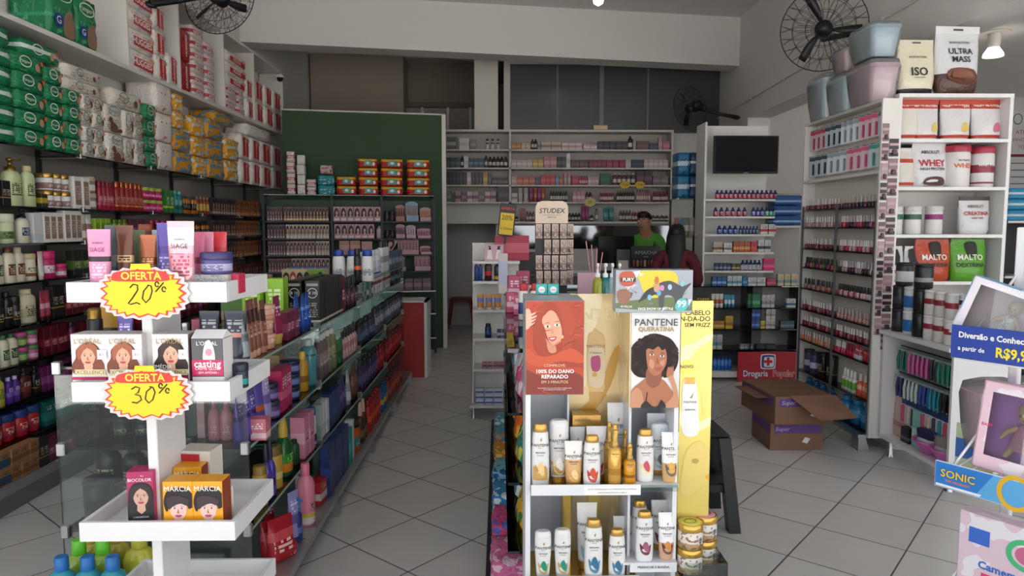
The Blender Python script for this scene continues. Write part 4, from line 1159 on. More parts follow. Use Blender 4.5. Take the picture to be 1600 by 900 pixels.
# second shelf
G(1, 386, 411, 3, tube(.085, .05, .2, PURT, '3a2a70'), 'purple tube', TBN)
G(1, 412, 424, 1, tube(.08, .05, .215, PR('5a4a9a', [(.3, .42, 'c0602c')]), 'c0602c'), 'purple tube with orange cap', TBN)
G(1, 425, 434, 1, tube(.07, .045, .23, LILT, '8a7ab4'), 'tall lilac tube', TBN)
G(1, 435, 447, 1, jar(.09, .075, PR('4a3a6a', [(.2, .6, '8a7ab0')]), '2a2440'), 'violet jar', 'cream jar', 2, .078)
G(1, 448, 465, 2, carton(.09, .06, .19, PR('b01e56', [(.3, .5, 'd05a84')], (.55, .85, 'f0c8d8', 4, 6))), 'magenta carton', 'carton')
G(1, 467, 481, 1, jar(.095, .062, PR('23305a', [(.2, .6, '6a7aa8')]), '1a2440', parts=False), 'navy jar', 'cream jar', 3, .064)
G(1, 484, 493, 1, bottle(.07, .06, .2, PR('c0902a', [(.3, .5, '8a5a14')]), 'd8b04a', kind='round'), 'golden round bottle', 'bottle')
spawn(carton(.16, .12, .2, PR('b3906a', [(.5, .8, '9a7650')])), (-1.17, 3.5, GZ[1] + .001), .1, 'kraft box behind the navy jars on the gondola', 'carton')
G(1, 495, 505, 1, bottle(.085, .085, .24, PR('4f8a90', [(.75, .8, '2a5a60')], None, .2), 'b8c4c4', kind='screw'), 'tall blue-green bottle', 'bottle')
G(1, 506, 519, 3, bottle(.06, .055, .24, PR('6a5a5c', [(.3, .6, '8a7a7a')], (.3, .6, 'c8bcb8', 3, 5)), 'c8c8c4', kind='screw', parts=False), 'taupe bottle with pale cap', 'bottle')
G(1, 520, 531, 2, bottle(.075, .06, .24, PR('7a7a5a', [(.3, .6, 'a8a484')], (.3, .6, '3a3a2a', 3, 5)), 'd0d0c8', kind='screw', parts=False), 'olive bottle', 'bottle')
G(1, 532, 543, 3, bottle(.06, .05, .2, PR('3f7a4a', [(.2, .4, '2a5a34')], None, .2), '9ac0a0', kind='pump', parts=False), 'green pump bottle', 'bottle')
G(1, 544, 564, 6, bottle(.05, .045, .19, PR('cfa8a4', [(.3, .5, 'b07a7a')], (.5, .7, '7a4a4a', 2, 5)), '2a1c1c', kind='long', parts=False), 'pale pink bottle with dark top', 'bottle')
G(1, 567, 590, 7, bottle(.055, .05, .17, PR('2a3046', [(.2, .5, '5a6a8a')]), '141418', kind='flip', parts=False), 'dark blue bottle', 'bottle')
G(1, 591, 632, 12, can(.055, .19, PR('5a5a66', [(.3, .6, '9aa0ac')]), '2a2a30', parts=False), 'grey can', 'spray can')
# third shelf
G(2, 418, 427, 1, can(.06, .17, PR('a8853a', [(.3, .5, 'd0b46a')]), '8a6a2a'), 'dull gold can', 'spray can')
G(2, 428, 438, 2, bottle(.05, .045, .24, PR('4a3a9a', [(.3, .5, '2a2060')], None, .18), '1a1630', kind='long'), 'violet pointed bottle', 'bottle')
G(2, 439, 452, 1, can(.075, .19, PR('b8923c', [(.3, .5, 'd8bc74')]), '6a5426'), 'gold can', 'spray can')
G(2, 453, 471, 1, bottle(.1, .08, .27, PR('1d5a2c', [(.12, .34, 'd87a1c'), (.34, .6, '2f8a2a')], (.38, .58, 'c8e08a', 2, 6), .2), 'c8a43a', kind='long'), 'green bottle with gold top and orange print', 'bottle')
G(2, 472, 480, 1, bottle(.06, .05, .12, PR('1f4a28', []), '141a14', kind='screw'), 'little dark green bottle', 'bottle')
G(2, 481, 496, 2, carton(.13, .07, .21, PR('d887a0', [(.35, .62, 'e8b0c0')], (.36, .6, 'c02a5a', 2, 6))), 'pink carton', 'carton')
G(2, 498, 505, 1, can(.06, .2, PR('d0d4d8', [(.1, .35, '1c2a4a')]), '1c64b0'), 'white can with blue cap', 'spray can')
G(2, 506, 519, 3, carton(.05, .05, .19, PR('d8d8da', [(.2, .4, 'b8c0c8')])), 'slim white carton', 'carton')
G(2, 520, 536, 4, carton(.07, .05, .2, PR('1f3570', [(.3, .5, '2a4a8e')])), 'deep blue carton', 'carton')
G(2, 537, 547, 2, tube(.075, .045, .22, PR('4a3a7a', [(.3, .5, '7a6aa4')]), '2a2048'), 'violet tube', TBN)
G(2, 548, 556, 1, tube(.075, .045, .23, PR('c8ccce', [(.3, .6, '9aa0a4')]), '8a9094'), 'silver-white tube', TBN)
G(2, 557, 566, 2, tube(.075, .045, .24, PR('6a4434', [(.3, .6, '8a6450')]), '3a241c'), 'brown tube', TBN)
G(2, 568, 594, 7, bottle(.06, .05, .2, PR('3a2a54', [(.2, .5, '6a5a8a')]), '1a1420', kind='flip', parts=False), 'dim violet bottle', 'bottle')
G(2, 595, 632, 10, bottle(.07, .055, .19, PR('a01c26', [(.3, .5, 'c84a50')]), '6a1018', kind='flip', parts=False), 'red bottle', 'bottle')
# bottom tray
REDP = PR('a81f28', [(.5, .7, 'c84a50')], (.2, .5, 'e8c0b8', 3, 6), .25)
def GB_(px, off, make, desc, cat, rz=PI / 2, tilt=None, py=700):
    XB = -.885 - max(.04, off); y = y_at(px, XB, .22); return spawn(make, (XB, y, GZ[3] + .001), rz + _rn.uniform(-.15, .15), desc, cat, None, None, tilt)
GB_(427, .10, pouch(.12, .07, .17, REDP, flare=1.05, name='refill_pouch'), 'red refill pouch, left one on the bottom tray', 'pouch', PI / 2 - .6)
GB_(438, .06, pouch(.13, .07, .19, REDP, flare=1.05, name='refill_pouch', seed=5), 'red refill pouch, right one on the bottom tray', 'pouch', PI / 2 - .5)
GB_(419, .24, tube(.07, .05, .14, REDP, '7a1018'), 'red tube behind the refill pouches', 'tube', PI / 2 - .4)
GB_(447, .05, jar(.09, .05, REDP, 'c02a34'), 'flat red jar beside the refill pouches', 'cream jar')
GB_(459, .05, tube(.07, .045, .24, LILT, '4a3a7a'), 'lavender tube near the bottom tray front', 'tube', PI / 2 - .4)
GB_(464, .04, bottle(.05, .045, .2, PR('2a3a7a', [(.3, .5, '5a7ac0')]), '2a86c0', kind='spray'), 'blue trigger spray bottle', 'spray bottle', PI / 2 - .2)
GB_(471, .12, tube(.075, .05, .23, PR('e0e0de', [(.1, .4, '2a2a2e')], (.5, .8, '4a4a4e', 3, 6)), '1a1a1c'), 'white and black tube before the pink bottle', 'tube', PI / 2 - .5)
GB_(478, .05, bottle(.085, .085, .30, PR('e58aa0', [(.05, .5, 'ead8d4'), (.18, .26, 'd8c03a')], (.28, .48, '5a4a4a', 4, 6), .25), 'e07a94', kind='round'), 'tall pink bottle with white label', 'bottle')
for k in range(3):
    GB_(497 + k * 6, .06, carton(.1, .06, .12, PR('b3202a', [(.2, .5, 'd8c8b8')], (.6, .85, 'e8d070', 2, 6))), 'red carton with pale band, %s of three' % ['nearest', 'middle', 'farthest'][k], 'carton')
GB_(476, .26, carton(.1, .06, .17, PR('8a7a6a', [(.2, .5, '5a4a3a')])), 'grey-brown carton behind the tall pink bottle', 'carton')
for k in range(2):
    GB_(508 + k * 7, .16, bottle(.06, .05, .2, PR('d8d8d6', [(.1, .2, '3a3a3e')], (.25, .5, '5a5a60', 3, 6)), '151517', kind='long'), 'white bottle with tall black cap, %s one' % ['near', 'far'][k], 'bottle')
G(3, 519, 550, 6, carton(.09, .05, .262, PR('1c3268', [(.4, .6, '26448a')])), 'tall navy carton', 'carton')
G(3, 551, 555, 1, carton(.06, .05, .22, PR('1f8a86', [(.3, .6, '3fb0a8')])), 'teal slim carton', 'carton')
G(3, 556, 560, 1, carton(.05, .05, .24, PR('c8ccce', [])), 'white slim carton', 'carton')
G(3, 561, 570, 1, jar(.1, .18, PR('c8581c', [(.2, .6, '2a8a96')], (.25, .5, 'f0e0c0', 3, 6)), '2a1c14', frac=.85), 'orange jar with teal label', 'jar')
G(3, 571, 580, 2, bottle(.07, .06, .27, PR('4a2a1c', [(.2, .5, '7a5a44')]), 'c8a890', kind='long'), 'brown bottle with pale top', 'bottle')
G(3, 582, 600, 5, bottle(.07, .055, .22, PR('b01e20', [(.3, .5, 'd85a2a')]), '8a1416', kind='flip', parts=False), 'bright red bottle', 'bottle')
G(3, 601, 611, 3, bottle(.07, .055, .19, PR('1f5a9a', [(.3, .5, 'd8b02a')]), '16407a', kind='flip', parts=False), 'blue bottle with yellow band', 'bottle')
G(3, 612, 632, 8, bottle(.07, .055, .2, PR('8a2a24', [(.3, .5, 'b05a3a')]), '4a1414', kind='flip', parts=False), 'brick red bottle', 'bottle')
# red and white cabinet at the far end of the gondola
rc = empty('checkout_stand', 'red and white stand at the far end of the gondola', 'stand', (onY(641, 480, 7.35).x, 7.35, 0))
MB().box(-.22, .16, -.15, .2, 0, .78, M('a82a2c', .5), .006).build('body', rc)
b = MB(); b.box(.16, .19, -.16, .21, 0, .80, WHITE); b.box(-.23, .19, -.16, .21, .78, .80, WHITE); b.build('white_trim', rc)
# ================================================================== FRONT: white tray stand with offers
BLACKT = M('1c1a1a', .5); YELL = M('e6c80c', .45); ORED = M('cf2a22', .45); GOLDT = M('c09a4a', .4); GREYT = M('6a6866', .5)
INKW = M('f4f2ee', .5)
def portrait(b, cx, cz, s, y, hair, skin, style='wavy', lips='b2404a', top='e8e2dc', light=None):
    """a printed head and shoulders: s is the face height"""
    H, S, Lp = M(hair, .55), M(skin, .6), M(lips, .5); D = M('2a1a16', .6); H2 = M(light or hair, .55); SH = M(skin, .6)
    def P(pts, k, m): flat(b, [(cx + u * s, cz + v * s) for u, v in pts], y - k * .00025, m)
    def PS(pts, k, m, n=4): flat(b, [(cx + u * s, cz + v * s) for u, v in smooth_pts(pts, n)], y - k * .00025, m)
    if style == 'wavy':
        PS([(-.1, .72), (.3, .68), (.58, .36), (.62, -.05), (.78, -.45), (.66, -.85), (.2, -.8), (-.3, -.85), (-.75, -.8), (-.8, -.4), (-.6, -.05), (-.56, .36)], 1, H)
    elif style == 'straight':
        PS([(0, .74), (.36, .66), (.56, .3), (.6, -.3), (.66, -.95), (.3, -.95), (0, -.6), (-.3, -.95), (-.68, -.95), (-.62, -.3), (-.56, .3), (-.36, .66)], 1, H)
    elif style == 'updo':
        PS([(-.2, .95), (.3, .92), (.66, .6), (.7, .22), (.45, .02), (.3, .2), (-.3, .2), (-.5, -.1), (-.62, .3), (-.5, .75)], 1, H)
    elif style == 'afro':
        PS([(-.35, .95), (.1, 1.12), (.6, 1.05), (1.0, .72), (1.12, .25), (.98, -.25), (.62, -.62), (.3, -.7), (-.45, -.75), (-.85, -.7), (-1.1, -.3), (-1.15, .25), (-.95, .62), (-.62, .8)], 1, H, 5)
    if style != 'updo': PS([(-.2, -.4), (.2, -.4), (.22, -.62), (.8, -.86), (.95, -1.15), (-.95, -1.15), (-.8, -.86), (-.22, -.62)], 2, M(top, .7))
    P([(-.17, -.3), (.17, -.3), (.2, -.68), (0, -.86), (-.2, -.68)], 3, SH)
    PS([(0, .5), (.28, .4), (.36, .1), (.3, -.22), (.13, -.46), (0, -.5), (-.13, -.46), (-.3, -.22), (-.36, .1), (-.28, .4)], 4, S)
    if style in ('wavy', 'straight'):
        PS([(-.04, .62), (-.02, .46), (-.22, .28), (-.34, .02), (-.42, -.2), (-.52, .1), (-.46, .45), (-.24, .64)], 5, H2)
        PS([(-.04, .62), (-.02, .46), (.22, .3), (.35, .02), (.42, -.2), (.52, .1), (.46, .45), (.24, .64)], 5, H2)
    elif style == 'updo':
        PS([(-.46, .5), (0, .6), (.44, .44), (.36, .18), (.1, .26), (-.2, .16), (-.4, .02)], 5, H2)
    else:
        PS([(-.42, .5), (0, .66), (.42, .5), (.38, .26), (.26, .38), (.14, .28), (.02, .4), (-.12, .3), (-.26, .4), (-.38, .24)], 5, H)
    for k in (-1, 1):
        P(ell(k * .15, .06, .075, .03, 10), 6, M('efe6e0', .5)); P(ell(k * .15, .058, .032, .032, 8), 7, D)
        P([(k * .06, .145), (k * .15, .175), (k * .25, .14), (k * .15, .155)], 6, D)
        P([(k * .07, .075), (k * .15, .105), (k * .235, .07), (k * .15, .085)], 8, D)
    P([(-.01, .05), (.03, -.12), (.07, -.15), (-.04, -.16), (-.05, -.13)], 6, M('9a6a58', .6))
    PS([(-.15, -.25), (-.05, -.215), (0, -.23), (.05, -.215), (.15, -.25), (.07, -.32), (-.07, -.32)], 7, Lp, 3)

ts = empty('offer_stand', 'white offer stand with four trays on a flat column at the left front', 'display stand', (-.88, 1.84, 0))
def tpart(b, name):
    o = b.build(name, ts); o.location = (.88, -1.84, 0); return o
TZ = [onY(230, 441, 1.7).z, onY(230, 597, 1.7).z, onY(230, 816, 1.7).z, .585]
TX0, TX1 = onY(103, 455, 1.7).x, onY(354, 455, 1.7).x
tpart(MB().box(-.893, -.867, 1.76, 1.92, .03, TZ[0] - .03, WHITE, .002), 'column')
tpart(MB().box(-1.05, -.70, 1.68, 2.0, 0, .03, WHITE, .003), 'base')
for z in TZ:
    b = MB(); t = .012
    b.box(TX0 + .004, TX1 - .004, 1.704, 1.996, z - .0475, z - .036, WHITE)
    b.box(TX0, TX1, 1.70, 1.70 + t, z - .049, z, WHITE, .001).box(TX0, TX1, 2.0 - t, 2.0, z - .049, z, WHITE, .001)
    b.box(TX0, TX0 + t, 1.70 + t, 2.0 - t, z - .049, z, WHITE, .001).box(TX1 - t, TX1, 1.70 + t, 2.0 - t, z - .049, z, WHITE, .001)
    tpart(b, 'tray')
def on_tray(k, px, t, Y, label, cat, rz=0.0, dz=0.0, group=None):
    p = onY(px, 500, Y)
    return spawn(t, (p.x, Y, TZ[k] - .0355 + dz), rz, label, cat, group)
def lettered_tube(w, d, h, m, cap, words, ink):
    t = tube(w, d, h, m, cap)
    b = MB()
    for s, zz, sz in words: letters(b, s, 0, -d / 2 * .86 * max(.12, 1 - ((zz - .13) / .87) ** 1.6) - .003, zz * h, sz * w, ink)
    return T(t.name, t.mesh, t.kids + [T('lettering', b.mesh('lettering'))])
PKT = PR('e08fb0', [(.44, .53, '2a1c22')], (.16, .4, 'f2c4d6', 4, 7), .28)
on_tray(0, 161, lettered_tube(.058, .036, .162, PKT, 'd884a8', [('eudora', .80, .16), ('SIÀGE', .69, .24)], M('7a2a4a')), 1.745, 'pink tube with black band left of the 20% sign', 'tube')
on_tray(0, 181, tube(.036, .03, .172, PR('4a4e58', [(.3, .5, '6a6e78')]), '2a2c30'), 1.80, 'slate grey tube between pink and brown tubes', 'tube')
on_tray(0, 201, tube(.045, .036, .172, PR('6a4230', [(.38, .50, 'd0a878')], (.40, .48, '4a2a1c', 2, 6), .25, metal=.2), '8a5a40'), 1.79, 'brown tube with tan band', 'tube')
on_tray(0, 222, tube(.036, .03, .16, PR('6e7a5a', []), '4a5240'), 1.84, 'olive tube behind the copper tube', 'tube')
on_tray(0, 234, jar(.035, .175, PR('7a3a20', []), '8a3f22', frac=.88), 1.88, 'bottle with copper cap behind the copper tube', 'bottle')
on_tray(0, 237, tube(.042, .034, .148, PR('a8623f', [(.42, .56, '7a3a1c')], (.44, .54, 'e0a860', 2, 6), .25, metal=.3), '8a4a2c'), 1.80, 'copper tube with orange lettering', 'tube')
on_tray(0, 252, tube(.03, .03, .16, PR('a8b8c4', []), 'c8d0d4'), 1.86, 'pale blue tube beside the purple tube', 'tube')
on_tray(0, 265, tube(.046, .034, .178, PR('5c4a9c', [(.5, .62, '4a3888')], (.2, .45, 'b8aee0', 5, 6), .22), '4a3a86'), 1.80, 'purple tube behind the big silver-pink tube', 'tube')
on_tray(0, 288, lettered_tube(.068, .04, .182, PR('e2b6bc', [(.62, .9, 'f0e2e2'), (.28, .5, 'e89aa4')], (.15, .5, 'c2506a', 6, 8), .15, metal=.25), 'd88a9c', [('eudora', .76, .13), ('SIÀGE', .66, .24)], M('5a3a48')), 1.755, 'large silver-pink tube in front of the purple tube', 'tube')
on_tray(0, 314, tube(.036, .03, .155, PR('d06a88', [(.4, .52, '8a2a44')]), 'c05a78'), 1.83, 'rose tube right of the silver-pink tube', 'tube')
on_tray(0, 328, tube(.036, .03, .155, PR('dc8aa4', []), 'c87a94'), 1.86, 'light rose tube beside the red tube', 'tube')
on_tray(0, 345, tube(.048, .034, .155, PR('d04048', [(.5, .7, 'c03038')], (.4, .6, 'f0c0b8', 2, 6), .25), 'b83038'), 1.88, 'red tube behind the violet jar', 'tube')
SILV = PR('b9b6b4', [], None, .35, .3, ('8f8c8c', 9.0, .35))
on_tray(0, 337, carton(.098, .075, .05, SILV), 1.79, 'flat silver carton under the violet jar', 'carton')
on_tray(0, 342, jar(.078, .054, PR('5a5488', [(.2, .7, 'a8a4c4')], (.25, .65, '4a4478', 4, 8), .2), '3c3866', frac=.66), 1.79, 'violet jar on the silver carton', 'cream jar', 0, .051)
on_tray(0, 374, carton(.02, .05, .05, PR('c02a48', [])), 1.80, 'small red carton beside the silver carton', 'carton')
# tray two: hair colour boxes with portraits
def colour_box(w, d, h, base, texts, hair, skin, style='wavy', band=None, face=(0, .58, .36), light=None, lips='b2404a', top='e8e2dc', side=None, name='hair_colour_box'):
    b = MB(); b.box(-w / 2, w / 2, -d / 2, d / 2, 0, h, PR(base, [], None, .35), .001)
    if side: b.box(w / 2 - .0002, w / 2 + .0006, -d / 2 + .001, d / 2 - .001, .001, h - .001, side)
    y = -d / 2 - .0006; pb = MB()
    if face: portrait(pb, face[0] * w, face[1] * h, face[2] * h, y, hair, skin, style, lips, top, light)
    # trim the print to the front of the box
    pb.v = [(max(-w * .49, min(w * .49, x)), yy, max(.003, min(h - .002, z))) for x, yy, z in pb.v]
    if band:
        for z0, z1, m, x0, x1 in band: flat(pb, [(x0 * w, z0 * h), (x1 * w, z0 * h), (x1 * w, z1 * h), (x0 * w, z1 * h)], y - .0025, m)
    tb = MB()
    for s, xx, zz, sz, m in texts: letters(tb, s, xx * w, y - .003, zz * h, sz * w, m)
    kids = [T('printed_portrait', pb.mesh('printed_portrait'))] + ([T('lettering', tb.mesh('lettering'))] if texts else [])
    return T(name, b.mesh(name), kids)
GOLDL = M('a0844c', .4); CRIMB = M('b01e5a', .5); DARKR = M('7a1030', .5)
EXC = lambda hair, light, words, g: colour_box(.088, .062, .148, 'd6d1cf', [("L'ORÉAL", -.02, .88, .2, g), (words, .0, .36, .15, M('5a4a2a')), ('8.1', .36, .66, .1, CRIMB)], hair, 'd9a486', 'wavy',
    [(.31, .41, M('d6c69c', .4), -.4, .45), (.235, .285, CRIMB, -.5, .5), (.58, .74, M('e2dcdc', .4), .24, .5)], (-.03, .62, .34), light)
eb = EXC('7a3a24', 'a05a3c', 'EXCELLENCE', GOLDL)
on_tray(1, 148, eb, 1.765, 'hair colour box with auburn-haired woman, leftmost on the second tray', 'hair colour box', group=None)
on_tray(1, 202, eb, 1.765, 'hair colour box with auburn-haired woman, next to the white column', 'hair colour box')
im = colour_box(.088, .062, .148, 'dcd6d4', [("L'ORÉAL", 0, .88, .2, GOLDL), ('IMÉDIA', -.2, .45, .16, WH), ('EXCELLENCE', .05, .36, .14, M('5a4a2a')), ('4', .36, .66, .1, CRIMB)], '2a1c18', 'd8a88c', 'wavy',
    [(.31, .41, M('d6c69c', .4), -.3, .48), (.235, .285, CRIMB, -.5, .5), (.58, .74, M('e2dcdc', .4), .24, .5)], (0.02, .64, .36), '38241e', 'b03a44', '3a3030', M('8a6a6a', .5))
on_tray(1, 273, im, 1.765, 'hair colour box with dark-haired woman right of the column', 'hair colour box')
w, d, h = .078, .062, .155
b = MB(); b.box(-w / 2, w / 2, -d / 2, d / 2, 0, h * .88, PR('4a4a4e', [(.0, .26, 'e6e2e2')], None, .35), .001)
b.prism([(-d / 2, h * .88), (d / 2, h * .88), (0, h)], -w / 2, w / 2, PR('e2dfdf', []), 'x')
b.box(w / 2 - .0002, w / 2 + .0006, -d / 2 + .001, d / 2 - .001, .001, h * .87, M('e4dfdf', .4))
cb = T('hair_colour_box', b.mesh('hair_colour_box'))
y = -d / 2 - .0008; pb = MB()
flat(pb, smooth_pts([(-.12 * w, .5 * h), (.22 * w, .5 * h), (.2 * w, .74 * h), (.05 * w, .86 * h), (-.1 * w, .74 * h)]), y, M('e6e0e0', .4)); flat(pb, ell(.05 * w, .66 * h, .11 * w, .06 * h), y - .0003, M('d88a9c', .4))
flat(pb, [(-.49 * w, .28 * h), (.49 * w, .28 * h), (.49 * w, .54 * h), (-.49 * w, .54 * h)], y - .0005, M('c01e5a', .45))
cb.kids.append(T('printed_panel', pb.mesh('printed_panel')))
tb = MB(); letters(tb, 'casting', 0, y - .001, .47 * h, .31 * w, WH, bold=.015); letters(tb, 'CRÈME GLOSS', 0, y - .001, .395 * h, .125 * w, WH); letters(tb, '- SEM AMÔNIA -', 0, y - .001, .33 * h, .1 * w, WH); letters(tb, "L'ORÉAL", 0, y - .001, .8 * h, .18 * w, WH)
cb.kids.append(T('lettering', tb.mesh('lettering')))
on_tray(1, 330, cb, 1.765, 'pink and grey gable-topped hair colour box', 'hair colour box')
on_tray(1, 373, jar(.04, .062, PR('1f2a36', [(.2, .55, '2f8a8a')]), '16202c', frac=.7), 1.80, 'small navy jar with teal label at the tray corner', 'cream jar')
# tray three
MAGB = M('a81a5a', .45)
bi = colour_box(.064, .05, .15, 'a81a5a', [('BIOCOLOR', 0, .86, .175, WH), ('4.1', .1, .93, .1, WH), ('12 BENEFÍCIOS', 0, .22, .09, WH)], '241a1a', 'c9a08c', 'straight', None, (0.02, .56, .34), '2f2222', 'a83a4a', '2a2a2c', M('c02a6c', .4))
on_tray(2, 213, bi, 1.765, 'magenta hair colour box left of the column on the third tray', 'hair colour box', .12)
ma = colour_box(.074, .055, .128, 'e8a01c', [('MÁRCIA', 0.02, .86, .25, WH)], '1e1618', 'e0bab0', 'updo', None, (0.02, .44, .46), '3a2c30', 'c0425c', 'e0bab0', M('8a3a1c', .5))
on_tray(2, 274, ma, 1.755, 'yellow hair colour box with black-haired woman, left of the pair', 'hair colour box')
on_tray(2, 321, ma, 1.755, 'yellow hair colour box with black-haired woman, right of the pair', 'hair colour box')
on_tray(2, 289, ma, 1.86, 'third yellow hair colour box, behind the pair', 'hair colour box', .05, .0)
on_tray(2, 304, colour_box(.095, .07, .155, 'd8cfc4', [], '2a1c14', 'd8a890', 'straight', [(.7, .95, M('b0242c', .45), -.49, .2)], None), 1.92, 'red and cream box standing behind the yellow boxes', 'hair colour box', -.1)
b = MB(); b.box(-.014, .014, -.003, .003, 0, .09, M('e6e2d8', .5)); b.tube([(-.008, -.006, .02), (.006, -.006, .05), (-.002, -.006, .08)], .004, M('d89a2a', .5), 6)
tag(b.build('price_card', None, (onY(356, 790, 1.80).x, 1.80, TZ[2] - .0355)), 'white card with yellow curl beside the yellow boxes', 'card')
# starburst price signs
def star_sign(k, px, py, text, label, rot):
    p = onY(px, py, 1.682); W = .205; Hh = .118
    root = empty('offer_sign', label, 'price sign', (p.x, 1.69, p.z), 0)
    def burst(s, r=.86):
        n = 23; o = []
        for i in range(2 * n):
            a = PI * i / n; q = s * (1 if i % 2 == 0 else r)
            c_, s_ = math.cos(a), math.sin(a)
            o.append((W / 2 * q * math.copysign(abs(c_) ** .8, c_), Hh / 2 * q * math.copysign(abs(s_) ** .8, s_)))
        return o
    b = MB(); b.prism(burst(1.09, .93), .002, .003, M('c9c2bc', .25)); b.build('clear_backing', root)
    b = MB(); b.prism(burst(1.0), 0, .002, ORED); b.prism(burst(.93, .87), -.0006, .0, YELL); b.build('starburst', root)
    b = MB(); b.prism([(-.03, Hh * .44), (.022, Hh * .44), (.018, Hh * .60), (-.026, Hh * .60)], .0002, .0022, YELL); b.build('tab', root)
    b = MB(); b.prism(smooth_pts([(-.062, Hh * .25), (.05, Hh * .25), (.064, Hh * .32), (.05, Hh * .44), (0, Hh * .48), (-.06, Hh * .44), (-.072, Hh * .34)]), -.0012, -.0004, ORED); b.build('red_banner', root)
    b = MB(); letters(b, 'OFERTA', -.003, -.0016, Hh * .35, .026, M('f0df3a', .5), bold=.02); b.build('lettering', root)
    b = MB()
    I = M('2a2418', .6)
    def stroke(pts, r=.0016): b.tube([(u, -.0012, v) for u, v in pts], r, I, 5)
    if text == '20%':
        stroke([(-.03, .014), (-.022, .022), (-.012, .02), (-.012, .008), (-.026, -.012), (-.036, -.024), (-.03, -.026), (-.016, -.022), (-.008, -.026)])
        stroke([(.014, .02), (.002, .006), (-.002, -.012), (.006, -.022), (.016, -.012), (.022, .006), (.02, .018), (.012, .02)])
    else:
        stroke([(-.036, .014), (-.026, .02), (-.016, .017), (-.02, .006), (-.028, .001), (-.016, -.002), (-.013, -.012), (-.024, -.02), (-.036, -.018)])
        stroke([(.012, .018), (.0, .008), (-.004, -.01), (.004, -.02), (.014, -.012), (.02, .006), (.016, .018), (.008, .02)])
    stroke([(.03, .004), (.05, .026)]); stroke(ell(.034, .022, .0045, .006, 9)); stroke(ell(.05, .01, .0045, .006, 9))
    b.build('handwriting', root)
    return root
star_sign(0, 221, 459, '20%', 'yellow starburst sign reading 20% on the top tray edge', 0)
star_sign(1, 227, 618, '30%', 'yellow starburst sign reading 30% on the second tray edge', 0)
# detergent bottles on a low bench behind the stand
lb = empty('low_bench', 'low white bench under the green and blue detergent bottles', 'bench', (-1.36, 2.3, 0))
b = MB(); b.box(-.27, .27, -.14, .16, .225, .255, WHITE, .003); b.build('top', lb)
for x in (-.25, .25):
    MB().box(x - .015, x + .015, -.13, .15, 0, .225, WHITE).build('leg', lb)
def det(col, cap, w=.088, h=.225):
    m = PR(col, [], None, .15)
    t = bottle(w, w * .75, h, m, cap, name='detergent_bottle', kind='round')
    b = MB(); flat(b, smooth_pts([(-.006, .09), (.004, .115), (.012, .112), (.004, .10), (.008, .085)], 2), -w * .375 - .002, WH)
    return T(t.name, t.mesh, t.kids + [T('printed_mark', b.mesh('printed_mark'))])
for k, px in enumerate((96, 137, 176)):
    p = onY(px, 880, 2.24); spawn(det('2a8a9a', '1f6ab0'), (p.x, 2.24, .256), 0, 'blue detergent bottle, %s of three' % ['leftmost', 'middle', 'rightmost'][k], 'detergent bottle')
for k, px in enumerate((121, 158)):
    p = onY(px, 860, 2.33); spawn(det('8aa83a', '5fc02a', .09, .235), (p.x, 2.34, .256), 0, 'green detergent bottle with lime cap, %s one' % ['left', 'right'][k], 'detergent bottle')
for k, px in enumerate((142, 181)):
    p = onY(px, 855, 2.42); spawn(det('b0a83a', 'd8b030', .09, .235), (p.x, 2.43, .256), 0, 'yellow-green detergent bottle with yellow cap, %s one' % ['left', 'right'][k], 'detergent bottle')
spawn(det('a8a834', 'a8a834', .105, .25), (onY(218, 860, 2.36).x, 2.36, .256), 0, 'large yellow-green detergent bottle at the right of the bench', 'detergent bottle')
# ================================================================== FRONT: shampoo display of two cardboard cabinets and gold panels
PX0 = onY(823, 617, 2.1).x
def P2(px, py, Y=2.1):
    p = onY(px, py, Y); return p.x - PX0, p.z
ds = empty('shampoo_display', 'white and gold shampoo display with two portrait posters at the front', 'display stand', (PX0, 2.1, 0))
GOLDP = PR('d9c08c', [], None, .25, 0, ('e6d5ae', 2.2, .42), .1)
GOLDF = M('d9b65a', .16, metal=.85); GOLDY = M('dfc96c', .25, metal=.3); CABW = M('d8d8da', .4); CABI = M('c9ccd2', .45)
z1, z2 = P2(823, 752)[1], P2(823, 893)[1]
zp0, zp1 = P2(822, 617)[1], P2(823, 470)[1]
xl0, xl1 = P2(821, 617)[0], P2(912, 617)[0]
b = MB(); b.box(xl0, xl0 + .016, 0, .24, 0, zp0, CABW, .001)
b.box(xl0, xl1 - .02, .225, .24, 0, zp0, CABI); b.box(P2(892, 700)[0], P2(892, 700)[0] + .006, .12, .24, 0, zp0, CABI)
b.build('cabinet_shell', ds)
